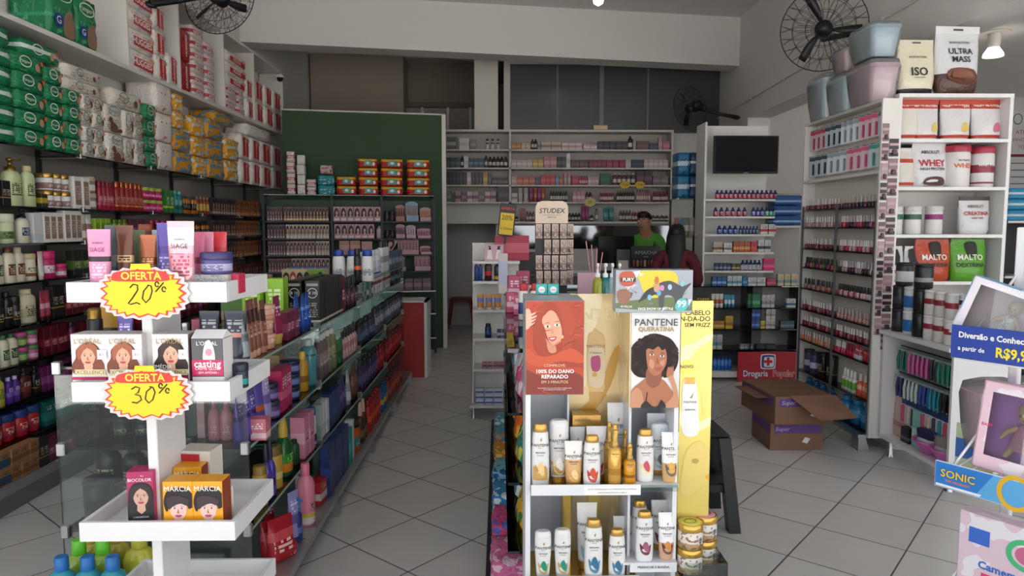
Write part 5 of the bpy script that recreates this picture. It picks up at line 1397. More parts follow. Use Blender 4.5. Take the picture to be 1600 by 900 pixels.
# header box with the red-haired woman
hb = MB().box(xl0, xl1, 0, .24, zp0, zp1, M('a9a9ac', .4), .001).build('header_box', ds)
pw, ph = xl1 - xl0, zp1 - zp0
b = MB(); Y0 = -.001
X = lambda u: xl0 + u * pw
Zz = lambda v: zp0 + v * ph
def q(pts, k, hexc, n=4, sm=True, rough=.4): flat(b, [(min(xl1 - .001, max(xl0 + .001, X(u))), min(zp1 - .001, max(zp0 + .001, Zz(v)))) for u, v in (smooth_pts(pts, n) if sm else pts)], Y0 - k * .0003, M(hexc, rough))
q([(0, 0), (1, 0), (1, 1), (0, 1)], 0, '9c2f10', sm=False)
for pts, c in (([(.02, .98), (.3, 1.0), (.2, .8), (.12, .55), (.3, .38), (.6, .3), (.98, .28), (.98, .1), (.4, .16), (.02, .3)], 'b23c16'),
               ([(.42, 1.0), (.98, 1.0), (.98, .55), (.8, .62), (.72, .82), (.55, .95)], 'a63414'),
               ([(.02, .5), (.2, .42), (.45, .42), (.75, .5), (.98, .42), (.98, .34), (.6, .36), (.25, .3), (.02, .36)], 'bf4a20'),
               ([(.0, .26), (.3, .2), (.7, .26), (1.0, .18), (1.0, .0), (.0, .0)], '7e2410')):
    q(pts, 1, c)
q([(.34, .86), (.42, .90), (.51, .87), (.58, .78), (.62, .68), (.6, .58), (.52, .535), (.42, .55), (.37, .62), (.32, .72), (.27, .8)], 2, 'd69a7c')     # face
q([(.34, .6), (.42, .545), (.5, .535), (.52, .46), (.4, .46)], 2.4, 'c98a6c')
q([(.36, .96), (.28, .8), (.3, .66), (.36, .56), (.34, .48), (.2, .5), (.12, .7), (.2, .92)], 3, '9e3412')
q([(.44, .99), (.56, .92), (.62, .78), (.66, .62), (.62, .5), (.74, .5), (.86, .7), (.76, .93)], 3, 'a83a16')
for u, v in ((.375, .73), (.535, .745)):
    q(ell(u, v, .05, .014, 10), 4, 'f0e4dc', sm=False); q(ell(u, v, .02, .014, 8), 5, '4a3a2a', sm=False)
    q([(u - .06, v + .03), (u, v + .045), (u + .055, v + .03), (u, v + .036)], 5, '8a4a2a', sm=False)
q([(.46, .74), (.475, .665), (.49, .655), (.43, .652), (.44, .665)], 4, 'c08a70', sm=False)
q([(.385, .61), (.43, .618), (.5, .622), (.53, .615), (.49, .58), (.43, .576)], 4, 'b0222e'); q([(.41, .606), (.51, .612), (.48, .596), (.43, .593)], 5, 'f0e8e4', sm=False)
q(ell(.63, .62, .018, .02, 10), 5, 'd8b46a', sm=False)
for k in range(4): q([(.0, .74 + .035 * k), (.12, .765 + .035 * k), (.19 - .015 * abs(k - 2), .78 + .034 * k), (.17 - .015 * abs(k - 2), .76 + .034 * k), (.08, .735 + .035 * k)], 5, 'e6b49a')
q([(.0, .7), (.1, .76), (.08, .9), (.0, .9)], 4.6, 'deaa8e')
rnd = random.Random(5)
for k in range(26):    # strands
    v = rnd.uniform(.05, .98); u = rnd.uniform(0, .55) if v < .5 else rnd.choice((rnd.uniform(0, .18), rnd.uniform(.7, .85)))
    L_ = rnd.uniform(.12, .4); dv = rnd.uniform(-.12, .12)
    q([(u, v), (u + L_ * .5, v + dv * .7), (u + L_, v + dv), (u + L_ * .5, v + dv * .7 + .012)], 3.5, rnd.choice(('cf5a26', '8a2a0c', 'b84418', '74200a')), sm=False)
b.build('printed_portrait', hb)
b = MB(); yt = Y0 - .0025
letters(b, 'COMPROVE:', X(.5), yt, Zz(.315), pw * .068, M('e8c89a', .5)); letters(b, '100% DO DANO', X(.5), yt, Zz(.252), pw * .09, INKW, bold=.02)
letters(b, 'REPARADO', X(.5), yt, Zz(.195), pw * .09, INKW, bold=.02); letters(b, 'EM 3 MINUTOS', X(.5), yt, Zz(.138), pw * .068, M('e8c89a', .5))
letters(b, 'teste realizado com o uso do produto e condicionador', X(.5), yt, Zz(.075), pw * .026, INKW); letters(b, 'em comparação com xampu comum', X(.5), yt, Zz(.058), pw * .026, INKW)
b.build('lettering', hb)
# gold back panel with the printed bottle
YB2 = .19
bp = lambda px, py: P2(px, py, 2.1 + YB2)
x0, x1 = bp(890, 500)[0], bp(975, 500)[0]; zt = bp(930, 459)[1]
gp = MB().box(x0, x1 + .01, YB2, YB2 + .008, 0, zt, GOLDP, .001).build('gold_panel', ds)
b = MB(); y = YB2 - .001
def gq(pts, k, m, n=4, sm=True):
    flat(b, [(min(x1, max(x0, bp(px, py)[0])), bp(px, py)[1]) for px, py in (smooth_pts(pts, n) if sm else pts)], y - k * .0003, m)
gq([(930, 640), (955, 600), (968, 560), (985, 540), (985, 528), (960, 545), (946, 580), (935, 610), (905, 640), (892, 650), (900, 656)], 1, M('c9973a', .3))
gq([(895, 655), (925, 648), (975, 640), (980, 655), (930, 668), (895, 672)], 1, M('e6c98c', .3))
gq([(918, 530), (922, 520), (934, 517), (944, 525), (946, 545), (944, 590), (942, 612), (921, 612), (917, 570)], 2, M('e3bd78', .3))
gq([(926, 519), (930, 512), (934, 518)], 2, M('e3bd78', .3))
gq([(920, 546), (943, 546), (943, 600), (921, 600)], 3, M('ead6b0', .35))
gq([(923, 560), (929, 556), (937, 557), (938, 573), (934, 580), (925, 578)], 4, M('c0347c', .35)); gq(ell(929, 585, 4, 4, 10), 4, M('d8a83a', .3), sm=False)
gq([(920, 612), (943, 612), (941, 628), (921, 628)], 3, M('c79a4c', .25), sm=False)
rnd = random.Random(9)
for k in range(40): gq(ell(rnd.uniform(897, 965), rnd.uniform(500, 640), .5, .5, 5), 1.5, M('a8844a', .4), sm=False)
b.build('printed_bottle', gp)
b = MB(); p = bp(931, 492); letters(b, 'PANTENE', p[0] + .006, y - .001, p[1], .056, M('f2e3a0', .3)); p = bp(931, 541); letters(b, 'PANTENE', p[0], y - .002, p[1], .0145, M('8a6a34', .4))
p = bp(930, 551); letters(b, '3 minutos', p[0], y - .002, p[1], .010, M('6a5428', .4), shear=.3); p = bp(936, 476)
b.build('lettering', gp)
# second cabinet: white header with the curly-haired woman
xr0, xr1 = P2(985, 620)[0], P2(1061, 620)[0]; zr0, zr1 = P2(1020, 637)[1], P2(1020, 488)[1]
hb2 = MB().box(xr0, xr1, .0, .24, zr0, zr1, M('d6d4d2', .4), .001).build('header_box', ds)
b = MB(); b.box(xr1 - .014, xr1, 0, .24, 0, zr0, CABW, .001); b.box(xr0 + .006, xr1, .225, .24, 0, zr0, CABI); b.box(xr0, xr0 + .008, .02, .24, 0, zr0, CABI)
b.build('cabinet_shell', ds)
b = MB(); b.box(xr0 - .004, xr0 - .001, .001, .235, zr0, zr1, GOLDP)
b.build('gold_side', hb2)
pw2, ph2 = xr1 - xr0, zr1 - zr0
b = MB()
cx, fs = xr0 + pw2 * .52, .088
SK, SKD, SKL = M('a8694a', .5), M('8a5038', .5), M('c08868', .5); HR = M('2a1f1c', .8); DK = M('1c1412', .5)
def zz(py): return P2(1020, py)[1]
def xx(px): return P2(px, 560)[0]
def r2(pts, k, m, n=4, sm=True):
    flat(b, [(min(xr1 - .0005, max(xr0 + .0005, xx(px))), min(zr1 - .001, max(zr0 + .0005, zz(py)))) for px, py in (smooth_pts(pts, n) if sm else pts)], Y0 - k * .0003, m)
r2([(1000, 530), (1010, 524), (1022, 521), (1036, 524), (1048, 530), (1056, 541), (1060, 556), (1058, 572), (1050, 585), (1040, 590), (1005, 590), (993, 586), (986, 576), (985, 560), (986, 545), (991, 536)], 1, HR, 6)
rnd = random.Random(3)
for k in range(70):
    a = rnd.uniform(0, 2 * PI); u, v = 1022 + 36 * math.cos(a) * rnd.uniform(.8, 1.02), 556 + 33 * math.sin(a) * rnd.uniform(.8, 1.02)
    if 985 < u < 1060: r2(ell(u, v, 3.2, 3.0, 8), 1.2, rnd.choice((HR, M('3a2c28', .8))), sm=False)
r2([(986, 612), (1000, 598), (1012, 590), (1034, 592), (1046, 604), (1058, 622), (1060, 637), (985, 637)], 2, SK)
r2([(985, 637), (985, 618), (994, 606), (1003, 612), (1006, 637)], 2.5, SKL)
r2([(1012, 575), (1032, 578), (1032, 598), (1020, 606), (1010, 596)], 3, SKD)
r2([(1009, 548), (1014, 540), (1026, 537), (1036, 541), (1041, 552), (1041, 566), (1036, 578), (1028, 586), (1020, 585), (1012, 574)], 4, SK)
r2([(1016, 560), (1022, 566), (1020, 576), (1014, 570)], 4.3, SKL); r2([(1030, 566), (1038, 562), (1036, 572)], 4.3, SKL)
r2([(1006, 548), (1012, 535), (1026, 531), (1040, 536), (1044, 548), (1040, 544), (1034, 547), (1028, 541), (1020, 546), (1013, 544)], 5, HR)
for u, v in ((1018, 554), (1034, 556)):
    r2(ell(u, v, 3.6, 1.5, 10), 5, M('e8ddd4', .5), sm=False); r2(ell(u, v, 1.5, 1.5, 8), 6, DK, sm=False)
    r2([(u - 5, v - 3.5), (u, v - 5.5), (u + 5, v - 4), (u, v - 4.4)], 6, DK, sm=False); r2([(u - 4, v - .8), (u, v - 2.2), (u + 4, v - .6), (u, v - 1.4)], 6, DK, sm=False)
r2([(1026, 556), (1029, 566), (1031, 567.5), (1024, 568), (1025, 566.5)], 5, SKD, sm=False)
r2([(1021, 575), (1025, 573), (1028, 573.6), (1031, 573), (1036, 574.5), (1031, 579), (1026, 579.5)], 5, M('a84a44', .4))
r2([(1036, 637), (1052, 618), (1049, 600), (1042, 584), (1046, 576), (1051, 578), (1053, 590), (1059, 610), (1060, 637)], 6, SKL)
for k in range(4): r2([(1041 + k * 2.6, 586 - k), (1043 + k * 2.6, 574 - k * .6), (1045 + k * 2.4, 575 - k * .6), (1044.5 + k * 2.6, 588 - k)], 7, SK)
r2([(1003, 637), (1010, 626), (1020, 634), (1028, 634), (1034, 624), (1040, 637)], 7, DK); r2([(1009, 628), (1011, 612), (1012.4, 612), (1011, 628)], 7, DK, sm=False)
r2(ell(1035.5, 590, 1.2, 2.0, 8), 8, M('e8e0c8', .3), sm=False)
b.build('printed_portrait', hb2)
b = MB(); letters(b, 'PANTENE', xr0 + pw2 * .5, Y0 - .003, zz(504), pw2 * .205, M('3a3a3a', .5), bold=.003); letters(b, 'QUERATINA', xr0 + pw2 * .5, Y0 - .003, zz(514.5), pw2 * .13, GOLDL, bold=.02)
b.build('lettering', hb2)
# right gold panel with print
YG = .05
gx = lambda px, py: P2(px, py, 2.1 + YG)
x0, x1, zt = gx(1061, 600)[0], gx(1112, 600)[0], gx(1085, 470)[1]
gp2 = MB().box(x0 + .002, x1, YG, YG + .012, 0, zt, GOLDY, .001).build('gold_panel', ds)
b = MB(); y = YG - .001
def g3(pts, k, m, n=4, sm=True): flat(b, [(min(x1 - .001, max(x0 + .003, gx(px, py)[0])), gx(px, py)[1]) for px, py in (smooth_pts(pts, n) if sm else pts)], y - k * .0003, m)
g3([(1062, 545), (1085, 535), (1112, 520), (1112, 530), (1090, 545), (1075, 565), (1062, 575)], 1, M('f0dc94', .25, metal=.5)); g3([(1075, 700), (1095, 690), (1110, 715), (1104, 750), (1085, 770), (1064, 770), (1066, 730)], 1, M('dcc470', .3, metal=.3))
g3([(1062, 640), (1085, 660), (1112, 650), (1112, 662), (1085, 675), (1062, 665)], 1, M('f2e2a4', .25, metal=.5)); g3([(1080, 560), (1100, 590), (1105, 625), (1098, 650), (1094, 610), (1078, 575)], 1, M('dcc470', .3, metal=.3))
g3(ell(1073, 573, 11, 11, 24), 2, M('d9bf5e', .3, metal=.4), sm=False)
g3([(1067, 598), (1072, 592), (1084, 592), (1088, 600), (1091, 640), (1090, 678), (1067, 678), (1065, 640)], 3, M('e6e4e2', .35)); g3([(1070, 590), (1085, 590), (1086, 600), (1069, 600)], 3.5, M('b8924a', .3, metal=.6), sm=False)
g3([(1080, 618), (1084, 612), (1081, 622), (1077, 622)], 4, GOLDL, sm=False)
g3(ell(1107, 745, 5, 4, 12), 3, M('d8a82a', .3), sm=False); g3(ell(1086, 720, 6, 4, 12), 3, M('b89a4a', .4), sm=False)
b.build('printed_bottle', gp2)
b = MB(); I5 = M('4a4236', .5); xm = gx(1087, 490)[0]
for s, py, sz in (('CABELO', 489, .021), ('LIN-DA-DO', 498.5, .0215), ('SEM FRIZZ', 508, .0175)):
    letters(b, s, gx(1112, py)[0] - .004, y - .001, gx(1085, py)[1], sz, I5, 'RIGHT', bold=.01)
p = gx(1073, 573); letters(b, 'NOVO', p[0], y - .0015, p[1], .014, I5, bold=.02); p = gx(1078, 628); letters(b, 'PANTENE', p[0], y - .0025, p[1], .0095, M('3a3a3a', .5)); p = gx(1078, 640); letters(b, 'QUERATINA', p[0], y - .0025, p[1], .006, M('3a3a3a', .5), bold=.02)
b.build('lettering', gp2)
# yellow fold behind the lower shelf
MB().box(P2(884, 800)[0], P2(897, 800)[0], .1, .19, 0, z1 - .03, GOLDF).box(P2(930, 800)[0], P2(952, 800)[0], .18, .186, z2 + .002, z1 - .03, GOLDY).build('gold_fold', ds)
# shelves with price strips
def shelf(zt, drop, yy=0.0):
    x0, x1 = P2(829, 750)[0], P2(998, 750)[0]
    b = MB(); b.box(x0, x1, -.03, .19, zt - .03, zt - .024, GOLDF)
    b.box(x0, x1, -.033, -.030, zt - drop, zt - .0, CABW)
    s = b.build('shelf', ds)
    b = MB(); xs, xe = P2(911, 760)[0], x1 - .002
    b.box(xs, xe, -.0345, -.033, zt - drop + .002, zt - .006, M('efece6', .4)); 
    letters(b, 'NOVA TECNOLOGIA COM PÉROLAS PRÓ-VITAMINAS', (xs + xe) / 2, -.035, zt - drop * .42, .0062, M('3a3636', .5)); letters(b, 'QUE SE DISSOLVEM NO CABELO', (xs + xe) / 2, -.035, zt - drop * .74, .0062, M('3a3636', .5))
    b.build('price_strip', s)
shelf(z1, .033); shelf(z2, .033)
zr1_, zr2_ = P2(1020, 754)[1], P2(1020, 874)[1]
for zt, word in ((zr1_, None), (zr2_, 'PREENCHE E BLINDA')):
    b = MB(); b.box(xr0 - .02, xr1, -.02, .22, zt - .008, zt, CABW); 
    s = b.build('shelf', ds)
    b = MB(); b.box(xr0 + .002, xr1 - .002, -.0225, -.0205, zt - (.02 if not word else .03), zt + .0, CABW if word else CLEARGLASS)
    if word: letters(b, word, (xr0 + xr1) / 2, -.024, zt - .014, .0105, M('3a3636', .5), bold=.01)
    b.build('price_strip' if word else 'clear_lip', s)
# acrylic tray with the jars
xa0, xa1 = P2(1060, 880)[0], P2(1127, 880)[0]; za = P2(1090, 890)[1]
b = MB(); b.box(xa0, xa1, -.06, .1, za - .012, za - .006, CLEARGLASS); b.box(xa0, xa1, -.063, -.06, za - .012, za + .05, CLEARGLASS); b.box(xa1 - .003, xa1, -.06, .1, za - .012, za + .05, CLEARGLASS); b.box(xa0, xa1, -.063, .1, za - .03, za - .012, GOLDF)
b.build('acrylic_tray', ds)

# --- the bottles: prints follow the curve of the body
def conform(b, r, k, zh, p=2.4):
    o = []
    for x, y, z in b.v:
        rr = r(z / zh); t = min(.98, abs(x) / max(1e-4, rr))
        o.append((x, -rr * k * (1 - t ** p) ** (1 / p) - .0007 + y, z))
    b.v = o; return b
PWH = M('dad8d5', .28); PCAP = M('c39a4c', .28, metal=.5); DKT = M('45413e', .5)
def hair_product(kind, w, d, h, body, acc, acc2=None, cap=None, low=None, name=None):
    r = w / 2; k = d / w; cap = cap or PCAP; name = name or {'flip': 'shampoo_bottle', 'cond': 'conditioner_bottle', 'tube': 'treatment_tube', 'spray': 'hair_oil_bottle'}[kind]
    b = MB(); c = MB()
    if kind == 'flip':
        rf = lambda t: r * (.93 + .07 * min(1, t * 8) if t < .12 else (1 if t < .5 else 1 - .14 * ((t - .5) / .37) ** 1.5))
        ts = [0, .015, .06, .2, .4, .6, .75, .84, .88]
        b.lathe([(rf(t) * (.94 if t == 0 else 1), t * h, k) for t in ts], body, 20, p=2.4)
        r1 = rf(.87); c.lathe([(r1 * .84, .875 * h, k), (r1 * .88, .885 * h, k), (r1 * .84, .96 * h, k), (r1 * .74, h, k)], cap, 18, p=2.4)
    elif kind == 'cond':
        rf = lambda t: r * (.80 + .2 * min(1, max(0, (t - .1) / .5)) if t < .88 else 1 - .06 * (t - .88) / .12)
        b.lathe([(rf(t), t * h, k) for t in (.1, .13, .3, .5, .7, .86, .93)] + [(r * .93, .97 * h, k), (r * .7, h, k)], body, 20, p=2.4)
        c.lathe([(r * .7, 0, k), (r * .74, .01 * h, k), (r * .76, .10 * h, k)], cap, 16, p=2.4)
    elif kind == 'tube':
        t0 = tube(w, d, h, body, cap); rf = lambda t: r * (.86 + .14 * t)
    else:
        rf = lambda t: r
        b.lathe([(r * .9, 0), (r, .02 * h), (r, .58 * h), (r * .8, .64 * h), (r * .5, .67 * h)], body, 16)
        c.lathe([(r * .55, .665 * h), (r * .55, .72 * h), (r * .4, .74 * h), (r * .42, .93 * h), (r * .38, h)], cap, 14); c.box(-r * .25, r * .25, -r * .9, 0, .86 * h, .93 * h, cap)
    if kind != 'tube': t0 = T(name, b.mesh(name), [T('cap' if kind != 'spray' else 'pump', c.mesh('cap'))])
    else: t0 = T(name, t0.mesh, list(t0.kids))
    pb = MB()
    if kind != 'spray':
        if low: 
            n = 8; zs = [.14 * h, .36 * h]
            pts = [(-.80 * r + 1.6 * r * i / n, .13 * h) for i in range(n + 1)] + [(.80 * r - 1.6 * r * i / n, (.30 + .06 * math.sin(i)) * h) for i in range(n + 1)]
            for i in range(n): flat(pb, [pts[i], pts[i + 1], pts[2 * n - i], pts[2 * n + 1 - i]], 0, low)
        A = M(acc, .35)
        flat(pb, [(u * r, v * h) for u, v in smooth_pts([(-.62, .38), (-.2, .30), (.25, .28), (.62, .36), (.5, .18), (.1, .14), (-.45, .2)], 3)], -.0003, A)
        if acc2:
            flat(pb, [(u * r, v * h) for u, v in smooth_pts([(-.3, .34), (.1, .42), (.45, .30), (.35, .2), (-.05, .24)], 3)], -.0006, M(acc2, .35))
    sz = w * .225
    letters(pb, 'PANTENE', 0, -.0003, .68 * h, sz, DKT, bold=.01); letters(pb, 'PRO-V', 0, -.0003, .635 * h, sz * .42, GOLDL)
    letters(pb, 'RESTAURA', 0, -.0003, .565 * h, sz * .5, DKT, bold=.02); letters(pb, 'profunda', 0, -.0003, .525 * h, sz * .45, DKT)
    flat(pb, [(-.05 * r, .76 * h), (.12 * r, .74 * h), (.18 * r, .80 * h), (.05 * r, .79 * h)], -.0003, GOLDL)
    if kind == 'tube':
        pb.v = [(x, -d / 2 * max(.06, 1 - (min(1, max(0, (z / h - .13) / .87)) ** 1.6)) * math.sqrt(max(.05, 1 - (x / (rf(z / h) + 1e-6)) ** 2)) - .0012 + y, z) for x, y, z in pb.v]
    else: conform(pb, rf, k if kind != 'spray' else 1, h, 2.4 if kind != 'spray' else 2)
    t0.kids.append(T('printed_label', pb.mesh('printed_label')))
    return t0
def onds(px, zt, t, yy, label, cat, rz=0.0):
    p = onY(px, 700, 2.1 + yy); return spawn(t, (p.x, 2.1 + yy, zt + .0005), rz, label, cat)
W_ = .0019
s1, s2 = z1 - .024, z2 - .024
GLD = M('d8b066', .25, metal=.3); GLOW = M('c9a05a', .3, metal=.2)
SH = 'shampoo bottle'; CO = 'conditioner bottle'; TT = 'treatment tube'; OI = 'hair oil bottle'
WHG = PR('dad8d5', [(.0, .32, 'c9a06a')], None, .28)
onds(844, s1, hair_product('flip', .056, .036, .198, PWH, 'b58a4a', 'e0c080', low=GLOW), .02, 'white shampoo bottle with gold base print, leftmost on the upper display shelf', SH)
onds(873, s1, hair_product('cond', .062, .038, .20, PWH, 'e6d8b0', 'f4f0e6', low=GLOW), .06, 'white conditioner bottle with apple-like print behind the gold tube', CO)
onds(896, s1, hair_product('tube', .056, .036, .145, PR('e2dcd6', [(.0, .55, 'cf9f6a')], None, .28), 'd8a050', 'e8c088', cap=M('b8894a', .3)), .015, 'white and gold treatment tube on the upper display shelf', TT)
onds(902, s1, hair_product('tube', .05, .034, .165, PWH, 'c9a06a', cap=PCAP), .10, 'white tube half hidden behind the white and gold tube', TT)
onds(925, s1, hair_product('flip', .053, .036, .165, PWH, 'b0342a', 'c9482c'), .005, 'white shampoo bottle with red print and gold cap', SH)
onds(932, s1, hair_product('tube', .066, .036, .175, PWH, 'b0342a', cap=PCAP), .07, 'white tube behind the red-print shampoo bottle', TT)
onds(964, s1, hair_product('tube', .068, .04, .235, PWH, 'c9a06a', cap=PCAP), .13, 'tallest white treatment tube behind the gold oil bottles', TT)
OILG = PR('d2a24c', [(.35, .5, 'b8863a')], None, .15, metal=.3)
onds(952, s1, hair_product('spray', .034, .034, .19, OILG, 'c09040'), .06, 'gold oil spray bottle, behind the front one', OI)
onds(960.5, s1, hair_product('spray', .041, .041, .2, OILG, 'c09040'), .0, 'gold oil spray bottle with round cap in front', OI)
AMBO = PR('c98a1c', [(.4, .5, '8a5a10')], None, .12)
onds(977, s1, hair_product('spray', .032, .032, .165, AMBO, 'c09040'), .06, 'amber oil spray bottle, behind its twin', OI)
onds(984, s1, hair_product('spray', .037, .037, .14, AMBO, 'c09040'), .0, 'amber oil spray bottle beside the right cabinet', OI)
b = MB(); b.box(-.046, .046, -.03, .03, 0, .2, M('b8904a', .25, metal=.5), .001); letters(b, 'PANTENE', -.012, -.031, .182, .012, DKT)
tag(b.build('treatment_carton', None, (onY(915, 650, 2.24).x, 2.24, s1 + .0005)), 'gold carton at the back of the upper display shelf', 'carton')
onds(1008, zr1_, hair_product('flip', .054, .036, .162, PWH, 'e6d3a0', 'c04a5a'), .02, 'white shampoo bottle with pink and lemon print in the right cabinet', SH)
onds(1026, zr1_, hair_product('tube', .068, .036, .185, PR('dfe2e6', [], None, .28), 'b8bcc4', cap=M('c8ccd4', .3)), .12, 'silver-white tube at the back of the right cabinet', TT)
onds(1030, zr1_, hair_product('cond', .06, .036, .165, PR('dfe2e6', [], None, .28), 'b8bcc4', '7a7c84'), .075, 'silver-white conditioner bottle between the two in the right cabinet', CO)
onds(1047, zr1_, hair_product('tube', .055, .036, .155, PR('e4e2e0', [(.0, .3, 'c9a06a')], None, .28), '5a5048', 'd8a040', cap=M('c9a06a', .3)), .01, 'white tube with brown and gold print in the right cabinet', TT)
onds(849, s2, hair_product('cond', .051, .034, .155, PWH, 'b89a5a', '1f8a6a', cap=PWH), .0, 'white conditioner bottle with green print, left of the pair', CO)
onds(880, s2, hair_product('cond', .051, .034, .16, PWH, 'b89a5a', '1f8a7a', cap=PWH), .0, 'white conditioner bottle with green print, right of the pair', CO)
onds(918, s2, hair_product('tube', .066, .038, .215, PWH, '8ab0c0', '5a8aa0', cap=PCAP), .07, 'white tube with blue print at the back of the lower display shelf', TT)
onds(929, s2, hair_product('flip', .057, .038, .192, PWH, '4a7a96', '2f6a8a'), -.003, 'tall white shampoo bottle with blue waves and gold cap', SH)
onds(966, s2, hair_product('flip', .052, .036, .16, PWH, '4a7a96', '2f6a8a'), -.003, 'short white shampoo bottle with blue waves and gold cap', SH)
onds(976, s2, hair_product('tube', .068, .038, .17, PWH, '5a8aa0', cap=PCAP), .07, 'white tube with blue edge behind the short shampoo bottle', TT)
onds(1001, zr2_, hair_product('flip', .05, .034, .165, PWH, '6a2a3a', '8a4a5a'), .06, 'white shampoo bottle with wine print, the rear one', SH)
onds(1009, zr2_, hair_product('flip', .055, .036, .155, PWH, '6a2a3a', '9a5a6a'), .0, 'white shampoo bottle with wine print, the front one', SH)
onds(1034, zr2_, hair_product('tube', .062, .036, .16, PWH, '6a2a3a', cap=PCAP), .075, 'white tube with wine print at the back', TT)
onds(1044, zr2_, hair_product('tube', .054, .034, .148, PR('e4e0e0', [(.0, .28, 'c9a080')], None, .28), '5a2434', 'c9843a', cap=M('c9a080', .3)), .005, 'white tube with wine loops at the cabinet edge', TT)
def mask_jar(w, h, lid):
    b = MB(); r = w / 2
    b.lathe([(r * .9, 0), (r * .97, .02 * h), (r * .97, .70 * h), (r * .9, .72 * h)], PR('d9cfc4', [(.0, .36, 'b89a74')], None, .3, 0, ('8a6a4a', 5.0, .38)), 24)
    c = MB(); c.lathe([(r * .99, .71 * h), (r, .73 * h), (r, .96 * h), (r * .95, h)], M('c7a04e', .25, metal=.7), 24)
    e = MB(); e.lathe([(r * .82, h), (r * .80, h + .0012), (.001, h + .0014)], M(lid, .4), 24); ring_ = [(r * .5 * math.cos(a), r * .4 * math.sin(a), h + .002) for a in [2 * PI * i / 16 for i in range(16)]]
    e.tube(ring_, .0012, M('7a6a3a', .4), 4, True)
    f = MB(); flat(f, [(.1 * r, .22 * h), (.62 * r, .22 * h), (.62 * r, .56 * h), (.1 * r, .56 * h)], 0, M('e8e6e4', .4))
    for i in range(7): flat(f, [((.16 + .06 * i) * r, .28 * h), ((.19 + .06 * i) * r, .28 * h), ((.19 + .06 * i) * r, .5 * h), ((.16 + .06 * i) * r, .5 * h)], -.0004, M('2a2a2a', .5))
    conform(f, lambda t: r * .985, 1, h, 2)
    return T('hair_mask_jar', b.mesh('hair_mask_jar'), [T('lid', c.mesh('lid'), [T('lid_label', e.mesh('lid_label'))]), T('barcode', f.mesh('barcode'))])
zj = za - .0055
for px, yy, n, lid, lab in ((1078, .01, 0, 'd8cf5a', 'hair mask jar with gold rim, lower of the near stack'), (1078, .01, 1, 'd8cf5a', 'hair mask jar with yellow lid on top of the near stack'),
                            (1100, .07, 0, 'd88a9c', 'hair mask jar under the pink-lidded jar'), (1100, .07, 1, 'd88a9c', 'hair mask jar with pink lid on top of the far stack')):
    w = .08; spawn(mask_jar(w, .077, lid), (onY(px, 840, 2.1 + yy).x, 2.1 + yy, zj + n * .0795), .3, lab, 'cream jar')
ex = mask_jar(.066, .08, 'c87a4a')
for n in range(3): spawn(ex, (onY(1074, 800, 2.262).x, 2.262, zj + n * .0825), .1, ['lowest hair mask jar of the stack against the gold panel', 'middle hair mask jar of the stack against the gold panel', 'hair mask jar with orange lid topping the stack by the gold panel'][n], 'cream jar')
# toy carton on top of the right header
tw, th_, tdp = onY(1082, 460, 2.08).x - onY(962, 460, 2.08).x, .128, .07
zt0 = zr1 + .001
b = MB(); b.box(-tw / 2, tw / 2, 0, tdp, 0, th_, M('8f9298', .35), .001)
tb_ = b.build('toy_carton', None, (onY(1022, 460, 2.085).x, 2.085, zt0), R(-2))
tag(tb_, 'grey illustrated toy carton lying on top of the display headers', 'toy box')
b = MB(); rnd = random.Random(21)
def tq(pts, k, c, n=3, sm=True): flat(b, [(max(-.497, min(.497, u)) * tw, max(.01, min(.99, v)) * th_) for u, v in (smooth_pts(pts, n) if sm else pts)], -.0006 - k * .0003, M(c, .35))
tq([(-.5, 0), (.5, 0), (.5, 1), (-.5, 1)], 0, '9aa0a6', sm=False)
tq([(-.2, .98), (.22, .98), (.3, .7), (.1, .35), (-.1, .4), (-.18, .7)], 1, 'd9bd2c'); tq([(-.5, .1), (.5, .05), (.5, .3), (.1, .36), (-.5, .22)], 1, '5c6a3c')
for k in range(16):
    u, v = rnd.uniform(-.5, .5), rnd.uniform(.1, .98); tq([(u, v), (u + rnd.uniform(.03, .12), v + rnd.uniform(-.1, .12)), (u + rnd.uniform(-.04, .09), v - rnd.uniform(.05, .2))], 1.5, rnd.choice(('c9ced4', '6a7078', 'b4bac0', '4c545c', 'dfe3e6')), sm=False)
tq([(-.42, .95), (-.28, .95), (-.24, .75), (-.3, .62), (-.42, .64), (-.46, .8)], 3, 'b04a2c'); tq([(-.44, .82), (-.24, .82), (-.24, .72), (-.44, .72)], 4, '3a2420', sm=False)
tq([(-.48, .5), (-.36, .55), (-.3, .4), (-.36, .2), (-.46, .24)], 3, '8a5a44')
tq([(.0, .6), (.1, .72), (.22, .74), (.36, .62), (.48, .7), (.38, .45), (.33, .1), (.28, .1), (.26, .35), (.14, .4), (.12, .1), (.07, .1), (.05, .4), (-.05, .42)], 4, '3a3d42')
tq([(-.1, .52), (.02, .62), (.08, .58), (.0, .42), (-.14, .3), (-.2, .24), (-.18, .32)], 5, '22242a'); tq(ell(.03, .76, .028, .09, 10), 6, 'b8682c', sm=False); tq([(.0, .68), (.06, .68), (.07, .5), (.0, .5)], 5.5, 'b8946a')
for u, v, c in ((.06, .46, '5aa0c8'), (.36, .68, '7ac0c0'), (.1, .58, 'c87ab0'), (-.06, .36, '6ab0c8'), (.2, .6, 'a0b8e0')): tq(ell(u, v, .028, .07, 10), 7, c, sm=False)
tq([(.27, .16), (.32, .32), (.4, .33), (.44, .2), (.4, .06), (.3, .05)], 7, '4ab0b4')
b.build('printed_scene', tb_)
